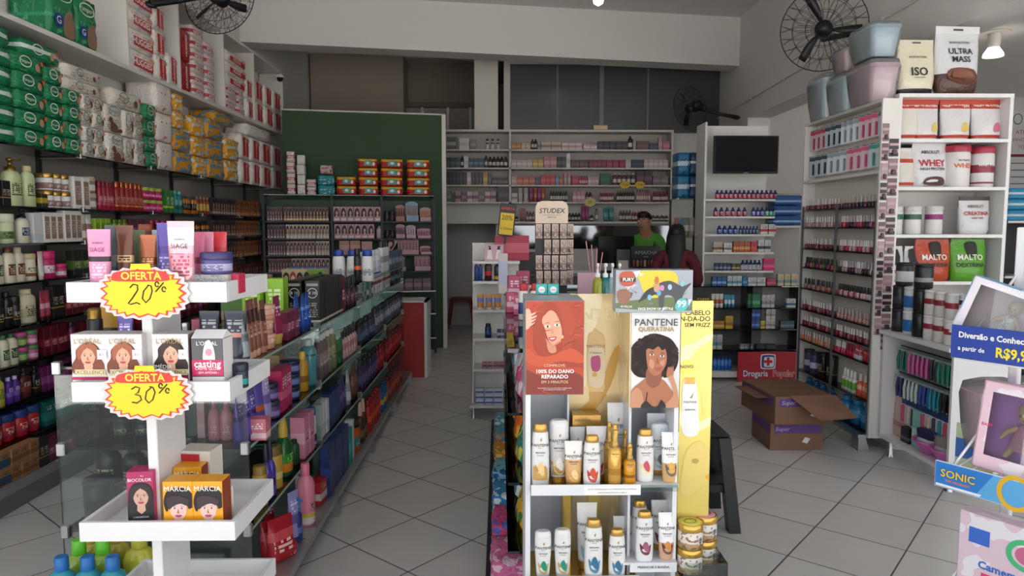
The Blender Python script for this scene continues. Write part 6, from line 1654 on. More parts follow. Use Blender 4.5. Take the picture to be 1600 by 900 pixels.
b = MB(); letters(b, '99', .355 * tw, -.0035, .2 * th_, .028, INKW, bold=.02); letters(b, 'FURY', -.34 * tw, -.0035, .77 * th_, .014, INKW, bold=.02); letters(b, 'FACE SHOW OF BATTLE', .02 * tw, -.0035, .09 * th_, .0095, INKW, bold=.02); letters(b, '99 PEÇAS', -.36 * tw, -.0035, .14 * th_, .0085, INKW)
b.build('lettering', tb_)
# small soaps on the left header
for k in range(2):
    b = MB(); w = .036; b.box(-w / 2, w / 2, -.015, .015, 0, .034, M('3fb0a8', .35), .001); flat(b, ell(0, .016, .011, .011, 18), -.0156, INKW); letters(b, 'creme', 0, -.016, .016, .006, M('3a6a68', .5))
    tag(b.build('soap_carton', None, (onY(846 + 18 * k, 455, 2.3).x, 2.3, zp1 + .001)), 'small teal soap carton with white dot, %s one' % ('left' if k == 0 else 'right'), 'carton')
# ================================================================== BACK WALL: perfume shelves
PY = 10.1
pz = lambda py: onY(870, py, PY).z
pxx = lambda px: onY(px, 260, PY).x
PX_A, PX_D, PX_B = pxx(690), pxx(797), pxx(1050)
pu = empty('perfume_shelves', 'wide white wall shelving of perfumes and cosmetics at the back', 'shelf unit', (PX_A, PY, 0))
PSH = [pz(233.5), pz(262), pz(289), pz(315.5)]
def ppart(b, n):
    o = b.build(n, pu); o.location = (-PX_A, -PY, 0); return o
SHM = M('c9c4be', .5)
ppart(MB().box(PX_A, PX_B, PY + .27, PY + .29, PSH[3] - .02, pz(206), M('b5aea8', .6)), 'back_board')
for x in (PX_A, PX_D, PX_B): ppart(MB().box(x - .015, x + .015, PY, PY + .28, PSH[3] - .02, pz(205), SHM), 'side_board')
ppart(MB().box(PX_A - .015, PX_B + .015, PY - .005, PY + .28, pz(206), pz(206) + .03, SHM), 'top_board')
for z in PSH:
    ppart(MB().box(PX_A, PX_D, PY, PY + .27, z - .022, z, SHM), 'shelf'); ppart(MB().box(PX_D, PX_B, PY, PY + .27, z - .022, z, SHM), 'shelf')
zl_ = pz(346)
ls = empty('wall_ledge', 'long white ledge under the perfume shelves', 'shelf', (pxx(690), PY, zl_))
MB().box(0, pxx(1062) - pxx(690), -.02, .28, -.03, 0, SHM).build('ledge_board', ls)
mr = tag(MB().box(0, 2.6, 0, .01, 0, .34, M('9a9aa0', .05, metal=1.0)).build('wall_mirror', None, (pxx(790), YB - .013, zl_ - .40)), 'strip of mirror on the wall below the perfume ledge', 'mirror')
PFN = ['top', 'second', 'third', 'lowest']
XC = lambda x: pxx(680 + x / 3.4625)
BL_ = lambda c, k='screw', w=.05, h=.15, cap='1a1a1c': bottle(w, w * .8, h, PR(c, [(.2, .5, 'c8c0b8')]) if isinstance(c, str) else c, cap, kind=kind_(k), parts=False, name='perfume_bottle')
def kind_(k): return k
CB = lambda c, c2='d8d0c8', w=.09, h=.12: carton(w, .06, h, PR(c, [(.3, .6, c2)]), name='perfume_box')
def PF(r, x0, x1, n, t, desc, cat='perfume box'):
    row_y(PY, (PSH + [zl_])[r], XC(x0), XC(x1), n, t, desc, cat, ('%s perfume shelf, %s bay' % (PFN[r], 'left' if x1 < 405 else 'right')) if r < 4 else 'ledge under the perfume shelves')
PB = 'perfume bottle'
for a in [
 (0, 62, 112, 1, CB('4a4c4e', '8a9a9a', .14, .17), 'grey-black gift box'), (0, 130, 186, 1, CB('c9c8c6', 'b0b0b0', .15, .16), 'white gift box'), (0, 190, 222, 1, CB('6a6664', '8a8684', .08, .14), 'grey box'),
 (0, 268, 355, 3, bottle(.045, .04, .15, PR('c8c6c2', [(.5, .62, '2a2a2a')]), '1a1a1c', parts=False, name='perfume_bottle'), 'silver and black bottle', PB),
 (0, 413, 464, 2, CB('b8682a', 'd8a060', .06, .09), 'orange box'), (0, 465, 516, 2, CB('b8a890', 'd0c4b0', .06, .09), 'cream box'), (0, 518, 552, 2, BL_('3a2a24', h=.145), 'dark bottle', PB), (0, 554, 570, 1, CB('8a8a88', '5a5a58', .04, .11), 'slim grey box'),
 (0, 572, 682, 2, CB('c0b0a4', '8a7060', .15, .105), 'cream box with brown square'), (0, 684, 796, 3, CB('cfc6c2', 'c08a8a', .095, .095), 'white box with pink print'), (0, 800, 876, 2, CB('c8a4b0', 'e0ccd4', .1, .075), 'small pink box'),
 (0, 878, 1040, 5, CB('2c2a30', '4a464e', .085, .115), 'dark charcoal box'), (0, 1042, 1068, 1, BL_('1a1a1e', w=.07, h=.19), 'tall black bottle', PB), (0, 1070, 1086, 1, CB('a89898', 'b8a8a8', .05, .15), 'pale mauve box'), (0, 1088, 1156, 1, CB('6a4a44', '7a5a54', .19, .12), 'brown gift box'),
 (0, 1157, 1206, 1, CB('34404c', '44505c', .14, .09), 'navy gift box'), (0, 1207, 1228, 1, CB('a88a8a', 'b89a9a', .06, .17), 'tall rose box'), (0, 1229, 1268, 1, CB('a86a7c', 'c08a98', .11, .12), 'rose gift box'),
 (1, 55, 136, 3, CB('2a3a34', '4a5a52', .075, .14), 'dark green box'), (1, 137, 154, 1, BL_('1a1c1a', h=.16), 'black bottle', PB), (1, 155, 180, 1, CB('c8c8c6', 'b0b0b0', .07, .16), 'white box'), (1, 181, 262, 3, CB('2a343a', '3a7a8a', .075, .13), 'blue-black box'),
 (1, 264, 286, 1, BL_('1f4a4a', h=.17), 'dark teal bottle', PB), (1, 287, 392, 5, BL_('1c1e20', h=.155), 'black bottle with grey label', PB),
 (1, 413, 526, 4, CB('b8a4a0', 'd8c8c4', .075, .115), 'pale pink box'), (1, 528, 586, 2, CB('b89a3a', 'd8c070', .075, .115), 'mustard box'), (1, 588, 658, 2, CB('b07a7c', 'd0a4a4', .095, .16), 'rose box'), (1, 660, 709, 2, CB('2a2428', '5a4a52', .065, .15), 'black patterned box'), (1, 710, 732, 1, CB('d4d2d0', 'b8b6b4', .055, .2), 'tall white box'),
 (1, 735, 830, 4, CB('4a2830', '7a4a54', .06, .11), 'dark plum box'), (1, 832, 925, 4, CB('6a1c34', '8a3a4e', .06, .11), 'wine box'), (1, 927, 1029, 3, CB('8a1c38', 'a83a54', .08, .11), 'crimson box'), (1, 1030, 1061, 1, CB('b8b2ae', 'c8c2be', .085, .11), 'off-white box'), (1, 1062, 1128, 1, CB('2a3446', '3a4456', .19, .115), 'navy long box'), (1, 1130, 1262, 5, CB('b8a8a4', 'cfc2be', .07, .115), 'pearl box'),
 (2, 55, 168, 6, CB('232024', '3a363a', .05, .18), 'narrow black box'), (2, 170, 194, 1, CB('c8a8b0', 'e0ccd0', .06, .18), 'pale pink tall box'), (2, 195, 258, 3, CB('242226', '38363a', .055, .17), 'black box'), (2, 259, 284, 1, CB('a8842c', 'c8a85a', .065, .18), 'gold box'), (2, 285, 303, 1, CB('4a3c3a', '6a5a54', .05, .17), 'dark brown box'), (2, 305, 396, 3, CB('2c2428', '7a6068', .08, .1), 'low dark box with pink print'),
 (2, 413, 442, 1, CB('b08a8a', 'c8a8a8', .075, .12), 'faded pink box'), (2, 443, 540, 3, CB('b0543c', 'd08a6a', .08, .12), 'coral box'), (2, 541, 570, 1, CB('4a3444', '6a5464', .075, .11), 'plum box'), (2, 571, 650, 3, CB('b02a34', 'd85a5a', .07, .14), 'red box'), (2, 651, 672, 1, CB('6a7aa0', '8a9ac0', .05, .14), 'blue box'), (2, 673, 694, 1, CB('a85a3c', 'c88a6a', .05, .13), 'rust box'),
 (2, 695, 737, 2, BL_('c890a0', h=.19, cap='d8b0bc'), 'pink bottle', PB), (2, 740, 778, 1, CB('a01c34', 'c84a5a', .1, .13), 'crimson gift box'), (2, 780, 826, 4, BL_('b03a4a', w=.03, h=.13), 'slim red bottle', PB), (2, 828, 886, 3, CB('c09aa0', 'd8c0c4', .055, .115), 'soft pink box'), (2, 895, 948, 1, CB('1c5a44', '2a6a54', .15, .165), 'green gift box'),
 (2, 962, 1086, 5, BL_('5a3a30', w=.06, h=.17, cap='c8c0b8'), 'brown body spray bottle', PB), (2, 1090, 1178, 2, CB('3a1c2c', '6a3a5a', .12, .2), 'dark purple box'), (2, 1180, 1264, 2, CB('6a5a5e', '8a7a7e', .11, .13), 'grey-mauve box'),
 (3, 55, 86, 1, CB('5a6a4a', '8a9a7a', .08, .15), 'moss green box'), (3, 106, 330, 7, [CB('a88a94', '4a3a44', .08, .15), CB('5a4a5a', '8a7a8a', .08, .14), CB('c8a8a8', '8a3a4a', .08, .145)], 'patterned box'), (3, 338, 398, 1, CB('1c1a26', '5a3a4a', .16, .22), 'large dark gift box'),
 (3, 412, 447, 1, CB('c8b8b4', '9a7a74', .09, .125), 'white and brown box'), (3, 448, 506, 2, CB('a89a98', 'b8aaa8', .055, .2), 'tall beige box'), (3, 510, 596, 4, [tube(.07, .05, .2, PR('8a3a6a', [(.3, .6, 'b06a94')]), '5a2a4a', parts=False), tube(.07, .05, .2, PR('b0482a', [(.3, .6, 'd08a6a')]), '8a3a20', parts=False)], 'coloured tube', 'tube'),
 (3, 622, 718, 7, BL_('2c3c3c', w=.035, h=.17, cap='8a6a3a'), 'slim dark bottle', PB), (3, 745, 812, 3, CB('b8808a', 'd8b0b8', .06, .145), 'pink patterned box'), (3, 815, 850, 2, BL_('4a141c', h=.14), 'dark red bottle', PB), (3, 893, 970, 7, BL_('8a2a34', w=.03, h=.15, cap='c8b090'), 'slim red mascara tube', PB),
 (3, 985, 1082, 7, BL_('2a2018', w=.04, h=.16, cap='8a5a2a'), 'brown-black bottle', PB), (3, 1092, 1168, 6, BL_('a86a78', w=.035, h=.17, cap='1c1a1c'), 'rose mascara tube', PB), (3, 1182, 1264, 7, BL_('7a1c2c', w=.035, h=.15, cap='1c1a1c'), 'dark red lipstick tube', PB),
 (4, 430, 452, 1, BL_('1c1a1c', w=.05, h=.07), 'short black bottle', PB), (4, 455, 490, 3, tube(.05, .04, .19, PR('a87a7a', []), '8a5a5a', parts=False), 'dusty pink tube', 'tube'), (4, 492, 540, 3, BL_('8a5a54', w=.05, h=.14), 'brown-pink bottle', PB),
 (4, 722, 790, 4, BL_('2a161c', w=.06, h=.12), 'dark wine bottle', PB), (4, 792, 836, 2, tube(.07, .05, .22, PR('8a1c5a', [(.3, .6, 'b04a8a')]), '6a1444', parts=False), 'magenta tube', 'tube'), (4, 838, 862, 1, BL_('4a2a34', w=.06, h=.09), 'short plum jar', PB), (4, 864, 890, 1, BL_('8a8480', w=.05, h=.18), 'grey bottle', PB),
 (4, 912, 972, 2, tube(.08, .05, .21, PR('2a7a7a', [(.3, .6, '5aa0a0')]), '1c5a5a', parts=False), 'teal tube', 'tube'), (4, 1000, 1068, 4, BL_('6a4a44', w=.05, h=.16, cap='3a6a5a'), 'small mixed bottle', PB), (4, 1070, 1126, 4, BL_('7a2a24', w=.04, h=.15, cap='c88a3a'), 'gold-topped red bottle', PB), (4, 1150, 1270, 5, BL_('3a2a2c', w=.06, h=.09, cap='8a7a7a'), 'low dark jar', PB)]:
    PF(*a)
def splash(px, py, Y, w, txt, label, col='d9b21e'):
    p = onY(px, py, Y); n = 14; pts = []
    for i in range(2 * n):
        a = PI * i / n; q = 1 if i % 2 else .82; pts.append((w / 2 * q * math.cos(a), w * .36 * q * math.sin(a)))
    b = MB(); b.prism(pts, 0, .004, M(col, .5)); letters(b, txt, 0, -.001, 0, w * .3, M('5a2a10', .5))
    return tag(b.build('price_splash', None, p), label, 'price sign')
splash(976.5, 289, PY - .02, .16, '15,90', 'yellow price splash under the third perfume shelf, left one'); splash(1000, 289, PY - .02, .16, '19,90', 'yellow price splash under the third perfume shelf, right one')
splash(922, 316, PY - .02, .19, '29', 'pale gold price splash hanging below the lowest perfume shelf', 'c9bb6a')
b = MB(); b.box(-.1, .1, -.02, .02, 0, .1, PR('b8763a', [(.4, .9, 'd8c0a0')])); tag(b.build('medicine_box', None, (pxx(939), PY + .1, pz(205) + .0)), 'small orange box lying on top of the perfume shelving', 'box')

# ================================================================== MEDICINE CORNER on the right with the television
MY = 7.0
mx = lambda px, py=450: onY(px, py, MY).x
mz = lambda py: onY(1170, py, MY).z
MS = [mz(311), mz(338), mz(366), mz(394), mz(423), mz(447), mz(481), mz(514), mz(546)]
mu = empty('medicine_shelves', 'white medicine shelf column with glass lower case below the television', 'shelf unit', (mx(1107), MY, 0))
def mpart(b, n):
    o = b.build(n, mu); o.location = (-mx(1107), -MY, 0); return o
xa, xb, xc = mx(1103, 300), mx(1212, 300), mx(1247, 500)
mpart(MB().box(xa, xb, MY + .26, MY + .30, MS[5], mz(191), M('d8d6d2', .5)), 'back_panel')
mpart(MB().box(xa - .02, xa, MY - .0, MY + .30, MS[5], mz(191), M('cfcdc9', .5)), 'side_panel')
mpart(MB().box(xb + .0, xc + .1, MY + .28, MY + .3, 0, mz(300), M('a5a19c', .6)), 'rear_panel')
for z in MS[:5]: mpart(MB().box(xa, xb, MY, MY + .26, z - .02, z, WHITED), 'shelf')
for z in MS[5:]: mpart(MB().box(xa - .12, xc + .02, MY - .02, MY + .28, z - .010, z, SHELFGLASS), 'glass_shelf')
mpart(MB().box(xa - .12, xc + .02, MY + .285, MY + .30, .1, MS[5], M('6a6866', .5)), 'lower_back_panel')
mpart(MB().box(xa - .14, xc + .04, MY - .04, MY + .30, .04, .10, WHITED), 'plinth')
for x in (xa - .12, (xa + xc) / 2, xc + .02): mpart(MB().box(x - .006, x + .006, MY - .02, MY + .28, .1, MS[5], CLEARGLASS), 'glass_upright')
def MD(r, a, c, n, t, desc, cat='medicine box', layers=1, lh=.06, dy=0.0):
    z = (MS + [.10])[r]
    row_y(MY, z, mx(a), mx(c), n, t, desc, cat, '%s medicine shelf' % (['top', 'second', 'third', 'fourth', 'fifth', 'sixth', 'seventh', 'eighth', 'ninth', 'bottom'][r]), levels=layers, lh=lh, dy=dy)
VB = lambda c, l, w=.04, h=.088: bottle(w, w, h, PR('1d2c66', [(.08, .55, c)], (.12, .5, l, 3, 6)), '16245a', kind='round', p=2, parts=False, name='vitamin_bottle')
MBX = lambda c, c2, w=.06, h=.08: carton(w, .05, h, PR(c, [(.25, .5, c2)], (.55, .85, '5a5a64', 3, 7)), name='medicine_box')
VT = 'vitamin bottle'
for a in [(0, 1115, 1212, 14, VB('b8324a', 'e8c8cc'), 'blue-capped vitamin bottle with red label', VT), (1, 1112, 1166, 6, VB('b8324a', 'e8c8cc'), 'blue-capped vitamin bottle with red label', VT), (1, 1172, 1192, 3, VB('6a5ab0', 'd0c8e8'), 'blue-capped vitamin bottle with violet label', VT), (1, 1193, 1211, 3, VB('5ab08a', 'd8f0e0'), 'blue-capped vitamin bottle with green label', VT),
  (2, 1119, 1152, 4, VB('2a4a9a', 'b8c8e8', .046, .085), 'dark blue vitamin bottle', VT), (2, 1153, 1184, 6, VB('24386a', 'a8b8d8', .03, .08), 'small navy vitamin bottle', VT), (2, 1186, 1211, 2, MBX('c8c4c0', 'b02a3a', .07, .1), 'white box with red print'),
  (3, 1114, 1128, 4, MBX('c8b8a8', '8a5a3a', .022, .1), 'thin beige box'), (3, 1129, 1144, 1, MBX('d0ccc8', '6a6a6a', .08, .09), 'pale square box'), (3, 1145, 1171, 6, MBX('b05a34', 'd89a5a', .026, .105), 'thin orange box'), (3, 1172, 1182, 1, MBX('c83a3a', 'd85a4a', .06, .105), 'bright red box'), (3, 1183, 1203, 2, MBX('c8c4c4', '2a2a34', .06, .12), 'white and black box'),
  (4, 1117, 1142, 4, MBX('2a3450', '8a94b0', .036, .075), 'dark blue box'), (4, 1143, 1157, 2, MBX('4a3a30', 'b8a070', .04, .07), 'brown box'), (4, 1158, 1190, 5, VB('d8d4d0', '2a3a8a', .042, .105), 'blue-capped bottle with white label', VT), (4, 1192, 1211, 1, MBX('c8286a', 'e05a90', .11, .12), 'hot pink box'),
  (5, 1113, 1136, 3, MBX('2a5a9a', '8ab0d8', .045, .09), 'blue box'), (5, 1137, 1160, 3, MBX('c8c8c8', '4a8a9a', .045, .1), 'white box with teal band'), (5, 1161, 1168, 1, MBX('1c6a9a', '5aa0c8', .045, .1), 'bright blue bottle box'), (5, 1169, 1197, 2, MBX('cfcac6', '9a9a9a', .085, .085), 'plain white box'), (5, 1198, 1214, 1, MBX('a82a4a', 'c85a70', .09, .075), 'dark pink box'), (5, 1215, 1247, 3, MBX('c8b890', '6a8a9a', .06, .12), 'cream and blue box'),
  (6, 1090, 1110, 5, bottle(.03, .03, .115, PR('c8b02a', [(.4, .7, '6a5a1c')]), '24387a', kind='screw', parts=False), 'yellow bottle with blue cap', 'bottle'), (6, 1113, 1132, 3, tube(.045, .03, .14, PR('d0ccc4', [(.3, .6, 'b8643a')]), 'c8c4c0', parts=False), 'white tube with orange print', 'tube'), (6, 1133, 1150, 3, tube(.04, .03, .13, PR('3a8aa8', [(.3, .6, 'c8dce4')]), '2a6a88', parts=False), 'sky blue tube', 'tube'), (6, 1170, 1190, 1, MBX('2a7a4a', '5aa87a', .12, .14), 'green box'), (6, 1192, 1212, 3, MBX('c8c4c0', '8a8a90', .04, .13), 'off-white tall box'), (6, 1230, 1246, 1, MBX('c8c8c8', '3a5a8a', .09, .09), 'white low box'),
  (7, 1113, 1134, 3, MBX('b8862a', 'd8b86a', .045, .08), 'amber box'), (7, 1135, 1148, 1, MBX('c8a02a', '8a6a1c', .075, .13), 'yellow box'), (7, 1175, 1190, 2, MBX('2a4a8a', '6a8ac8', .045, .1), 'royal blue box', 'medicine box', 2, .102), (7, 1191, 1198, 1, MBX('c8b83a', '8a7a1c', .045, .08), 'lemon box'), (7, 1199, 1214, 2, MBX('c8c4bc', '8a8a84', .045, .1), 'cream box', 'medicine box', 2, .102), (7, 1222, 1244, 3, MBX('3a4a5a', '6a7a8a', .05, .08), 'slate box'),
  (8, 1113, 1132, 2, MBX('b8b8b8', '5a8a9a', .055, .15), 'tall pale box'), (8, 1185, 1215, 2, MBX('26262a', '3a3a40', .1, .05), 'flat black box'), (8, 1160, 1180, 3, MBX('8a8a8c', 'b0b0b4', .04, .05), 'small grey box'),
  (9, 1112, 1148, 6, bottle(.042, .04, .17, PR('2a6ab8', [(.3, .6, '5a94d8')]), '1c4a8a', kind='spray', parts=False), 'blue spray bottle', 'spray bottle')]:
    MD(*a)
# red pharmacy board
xs0, xs1 = mx(1149, 570), mx(1242, 570); zs0, zs1 = mz(594), mz(548)
w, h = xs1 - xs0, zs1 - zs0
sg = MB().box(-w / 2, w / 2, 0, .015, 0, h, M('b3202f', .45), .001).build('pharmacy_sign', None, ((xs0 + xs1) / 2, MY - .075, zs0)); tag(sg, 'red pharmacy board with cross emblem below the medicine shelves', 'sign')
b = MB(); Wm, Bm = M('eceaea', .5), M('24468e', .5)
def rr(cx, cz, s, r=.3):
    return smooth_pts([(cx - s, cz - s * .7), (cx - s * .7, cz - s), (cx + s * .7, cz - s), (cx + s, cz - s * .7), (cx + s, cz + s * .7), (cx + s * .7, cz + s), (cx - s * .7, cz + s), (cx - s, cz + s * .7)], 3)
cz = h * .68
flat(b, rr(0, cz, .075), -.001, Wm); flat(b, rr(0, cz, .064), -.0015, Bm); flat(b, rr(.008, cz - .004, .05), -.002, Wm)
for a_, c_ in ((.014, .042), (.042, .014)): flat(b, [(-a_, cz - c_), (a_, cz - c_), (a_, cz + c_), (-a_, cz + c_)], -.0025 - a_ * .01, M('c8283a', .5))
b.build('emblem', sg)
b = MB(); letters(b, 'Drogaria', -.125, -.001, h * .27, .088, Bm, bold=.05, sx=.8); letters(b, 'Drogaria', -.125, -.002, h * .27, .088, Wm, bold=.015, sx=.8); letters(b, 'Popular', .16, -.001, h * .27, .088, Wm, bold=.05, sx=.8); letters(b, 'Popular', .16, -.002, h * .27, .088, M('c8283a', .5), bold=.015, sx=.8)
b.build('lettering', sg)
# television
tv = empty('television', 'black wall television on the white panel above the medicine shelves', 'television', (mx(1163, 242), MY - .06, mz(272)))
tw2 = (mx(1213, 242) - mx(1113, 242)) / 2; tvh = mz(213) - mz(272)
MB().box(-tw2, tw2, 0, .04, 0, tvh, BLACKP, .004).build('casing', tv)
MB().box(-tw2 + .012, tw2 - .012, -.002, .001, .018, tvh - .012, M('0c0b10', .45, spec=.15)).build('screen', tv)
MB().box(-.02, .02, -.004, .0, .004, .012, M('8a8a8a', .4)).build('maker_badge', tv)
b = MB(); b.box(-.12, .12, .04, .31, tvh * .4, tvh * .6, DARKM); b.build('wall_bracket', tv)
# blue hygiene packs beside the shelf column
PB1 = PR('1d6a94', [(.4, .6, 'b8c8d0')], None, .3, .4, ('163a5c', 4.0, .3))
PB2 = PR('1c4f8c', [(.3, .5, '8ab0d8')], None, .3, .4)
mr2 = empty('glass_rack', 'narrow glass rack left of the medicine column holding blue packs', 'shelf unit', (mx(1084), 7.35, 0))
for z in (1.85, 1.45, 1.1, .7, .3): MB().box(-.11, .17, -.02, .28, z - .012, z, SHELFGLASS).build('shelf', mr2)
for x in (-.10, .16): MB().box(x - .01, x + .01, .26, .28, 0, 1.85, DARKM).build('post', mr2)
for k in range(2):
    for c in range(2):
        spawn(softpack(.125, .24, .24, PB1 if c == 0 else PR('163a5a', [(.5, .6, 'c8c8c8')], None, .3, .4), None, 'diaper_pack', .08, 3 + c), (mx(1084) - .03 + .13 * c, 7.49, 1.851 + k * .24), .05, '%s hygiene pack, %s one, on the rack beside the television' % (['bright blue', 'dark navy'][c], ['lower', 'upper'][k]), 'hygiene pack')
for k in range(3):
    spawn(softpack(.30, .2, .1, PB2, None, 'wipes_pack', .1, 5), (mx(1229), MY + .10, MS[1] - .09 + k * .1), 0, 'blue wipes pack right of the vitamin bottles, %s of three' % ['lowest', 'middle', 'topmost'][k], 'wipes pack')
tag(MB().box(-.17, .17, -.02, .22, -.02, 0, WHITED).build('side_shelf', None, (mx(1229), MY + .05, MS[1] - .092)), 'little white shelf under the blue wipes right of the medicine column', 'shelf')
rnd = random.Random(4)
for j, z in enumerate((1.45, 1.1)):
    for k in range(5):
        c = rnd.choice(('5a6a4a', '8a3a3a', '3a5a7a', '8a8a84', '4a4a5a'))
        spawn(pouch(.05, .04, .2, PR(c, [(.3, .6, 'b8b0a8')]), name='refill_pouch'), (mx(1084) - .08 + .055 * k, 7.42, z + .001), 0, '%s sachet, %s from left, %s shelf of the narrow glass rack' % ({'5a6a4a': 'olive', '8a3a3a': 'dull red', '3a5a7a': 'steel blue', '8a8a84': 'grey', '4a4a5a': 'slate'}[c], _ORD[k], ['upper', 'lower'][j]), 'sachet')
# ================================================================== MIDDLE: wipes gondola, end unit, earring stand, counter
mg = empty('wipes_gondola', 'low middle gondola stacked with colourful wipes behind the shampoo display', 'shelf unit', (.35, 3.9, 0))
def m_(b, n):
    o = b.build(n, mg); o.location = (-.35, -3.9, 0); return o
m_(MB().box(.30, .34, 2.5, 5.3, .05, 1.10, M('b8b6b2', .5)), 'centre_panel')
m_(MB().box(-.06, .72, 2.5, 5.3, .05, .08, DARKM), 'base_deck')
for z in (.36, .62, .88): m_(MB().box(.03, .64, 2.5, 5.3, z - .01, z, SHELFGLASS), 'shelf')
m_(MB().box(.03, .64, 2.5, 5.3, 1.10, 1.115, SHELFGLASS), 'top_shelf')
for y in (2.5, 3.43, 4.36, 5.29): m_(MB().box(.30, .34, y - .012, y + .012, 0, 1.1, STEEL), 'post')
WCOL = [('1f7a5a', 'c8d8c0', 'green'), ('5ab0c0', 'd8e4e8', 'pale turquoise'), ('4aa0b8', 'e08a3a', 'turquoise'), ('d8901c', 'f0d06a', 'orange'), ('7ac0cc', '2a5a9a', 'light blue'), ('2a8ac0', 'd8e8f0', 'bright blue'), ('d84a7c', '5a6ac0', 'pink'), ('d86a9c', 'e8c0d0', 'rose')]
for k, (c, c2, nm) in enumerate(WCOL):
    t = softpack(.27, .2, .085, PR(c, [], None, .25, .5, (c2, 4.0, .36)), None, 'wipes_pack', .1, k)
    y = 5.1 - k * .335
    for l in range(1 if k == 0 else 2): spawn(t, (.065 + .0 * l, y, .082 + l * .086), -PI / 2 + _rn.uniform(-.08, .08), '%s wipes pack, %s, on the low black deck' % (nm, 'lower one' if l == 0 else 'upper one'), 'wipes pack')
HC = [('d8a81c', '3a7a3a', 'yellow'), ('2a8a7a', 'd8d050', 'green'), ('3a8ab8', 'e0e4e0', 'blue'), ('e06a1c', 'f0c040', 'orange'), ('c83a3a', 'f0e0c0', 'red'), ('d8c82a', 'd84a2a', 'lemon yellow')]
for j, z in enumerate((.36, .62, .88)):
    for k in range(9):
        c, c2, nm = HC[(k * 2 + j + k // 3) % 6] if j < 2 else [('d86a8c', 'f0d8e0', 'pink'), ('c8c8cc', 'd83a5a', 'white and red'), ('5a9ac0', 'e8e8e8', 'sky blue')][k % 3]
        spawn(pouch(.2, .09, .2, PR(c, [], None, .25, .4, (c2, 4.0, .36)), name='refill_pouch', seed=k % 3), (.11, 2.75 + k * .29, z + .001), -PI / 2, '%s pouch, %s from the street on the %s wipes shelf' % (nm, _ORD[k], ['lowest', 'middle', 'upper'][j]), 'pouch')
def TOPI(px, Y, t, label, cat, z=1.116): return spawn(t, (onY(px, 430, Y).x, Y, z), _rn.uniform(-.1, .1), label, cat)
PKX = lambda w, h, c='c85a78', c2='e8b8c8': carton(w, .07, h, PR(c, [(.3, .55, c2)], (.6, .85, 'f0e0e4', 3, 6)))
TOPI(786, 4.6, carton(.06, .06, .26, PR('c9bcb8', [(.2, .8, 'b0b4c8')])), 'slim white carton left of the pink boxes', 'carton', 1.02 + .1)
for k, (px, Y, w, h) in enumerate(((803, 4.0, .07, .16), (817, 4.1, .07, .18), (800, 3.6, .06, .1), (812, 3.5, .06, .1))): TOPI(px, Y, PKX(w, h), 'pink carton on the wipes gondola, %s' % ['left rear', 'right rear', 'left front', 'right front'][k], 'carton')
for k, px in enumerate((818, 836, 855)): TOPI(px, 3.3, bottle(.05, .04, .17, PR('d8d4d0', [(.2, .6, '2a3a6a')]), 'b8242c', kind='flip'), 'white bottle with red cap, %s of three' % ['leftmost', 'middle', 'rightmost'][k], 'bottle')
for k, px in enumerate((826, 846)): TOPI(px, 3.1, bottle(.045, .04, .14, PR('e08aa4', [(.2, .6, 'f0d0d8')]), 'd86a8c', kind='pump'), 'pink pump bottle, %s one' % ['left', 'right'][k], 'bottle')
for k, px in enumerate((836, 859, 881)): TOPI(px, 2.9, bottle(.05, .04, .13, PR('2f9a94', [(.2, .6, 'd8f0ec')]), '1f8a86', kind='pump'), 'teal pump bottle, %s of three' % ['leftmost', 'middle', 'rightmost'][k], 'bottle')
for k, (px, c) in enumerate(((934, '9a9a2a'), (946, '1f6a6a'), (957, '8aa8b0'), (968, 'a8b0b4'))): TOPI(px, 3.4, bottle(.05, .05, .26, PR(c, [], None, .15), 'e8e6e4', kind='pump'), ['olive soap', 'teal soap', 'pale blue soap', 'clear soap'][k] + ' bottle with white pump behind the gold panel', 'soap bottle')
b = MB(); b.box(-.05, .05, 0, .02, 0, .2, PR('c8a0ac', [])); tag(b.build('gift_box', None, (onY(918, 430, 3.6).x, 3.6, 1.116)), 'flat pink box beside the pump soaps', 'box')
df = empty('reed_diffuser', 'reed diffuser with thin sticks beside the pump soaps', 'diffuser', (onY(930, 430, 3.75).x, 3.75, 1.116))
MB().lathe([(.03, 0), (.035, .06), (.015, .09), (.015, .11)], GLASS('d8c8b0', .1), 12).build('flask', df)
for k in range(4): MB().tube([(0, 0, .02), (-.05 + .03 * k, .01, .36 - .02 * k)], .003, M('c88a8a', .6), 5).build('reed', df)
# white end unit with shelves facing the street
ex0, ex1, EY = onY(739, 500, 5.6).x, onY(812, 500, 5.6).x, 5.6
eu = empty('end_unit', 'white end shelf unit at the far end of the wipes gondola', 'shelf unit', (ex0, EY, 0))
EZ = [.115, .41, .66, .89, 1.12]
W2 = ex1 - ex0
MB().box(0, W2, .28, .30, .1, 1.42, WHITED).build('back_panel', eu)
b = MB(); b.prism([(0, .1), (.06, .1), (.26, .55), (.28, 1.42), (.30, 1.42), (.30, .1)], -.012, 0, WHITED, 'x'); b.build('side_panel', eu)
for z in EZ + [1.28]: MB().box(-.03 if z < .2 else 0, W2, -.02 if z < .2 else .0, .28, z - .02, z, WHITED).build('shelf', eu)
for x in (.0, W2 - .02): MB().lathe([(.02, 0), (.014, .02), (.014, .10)], STEEL, 10, cx=x, cy=.03).build('foot', eu)
def EU(k, a, c, n, t, desc, cat, lay=1, lh=.05): row_y(EY + .005, (EZ + [1.28])[k], onY(a, 480, EY).x, onY(c, 480, EY).x, n, t, desc, cat, "end unit's %s shelf" % ['bottom', 'second', 'third', 'fourth', 'fifth', 'top'][k], levels=lay, lh=lh)
EU(0, 742, 800, 4, carton(.065, .05, .042, PR('c8ccd8', [(.2, .5, '2a4a9a')])), 'white and blue toothpaste carton', 'carton', 3, .044)
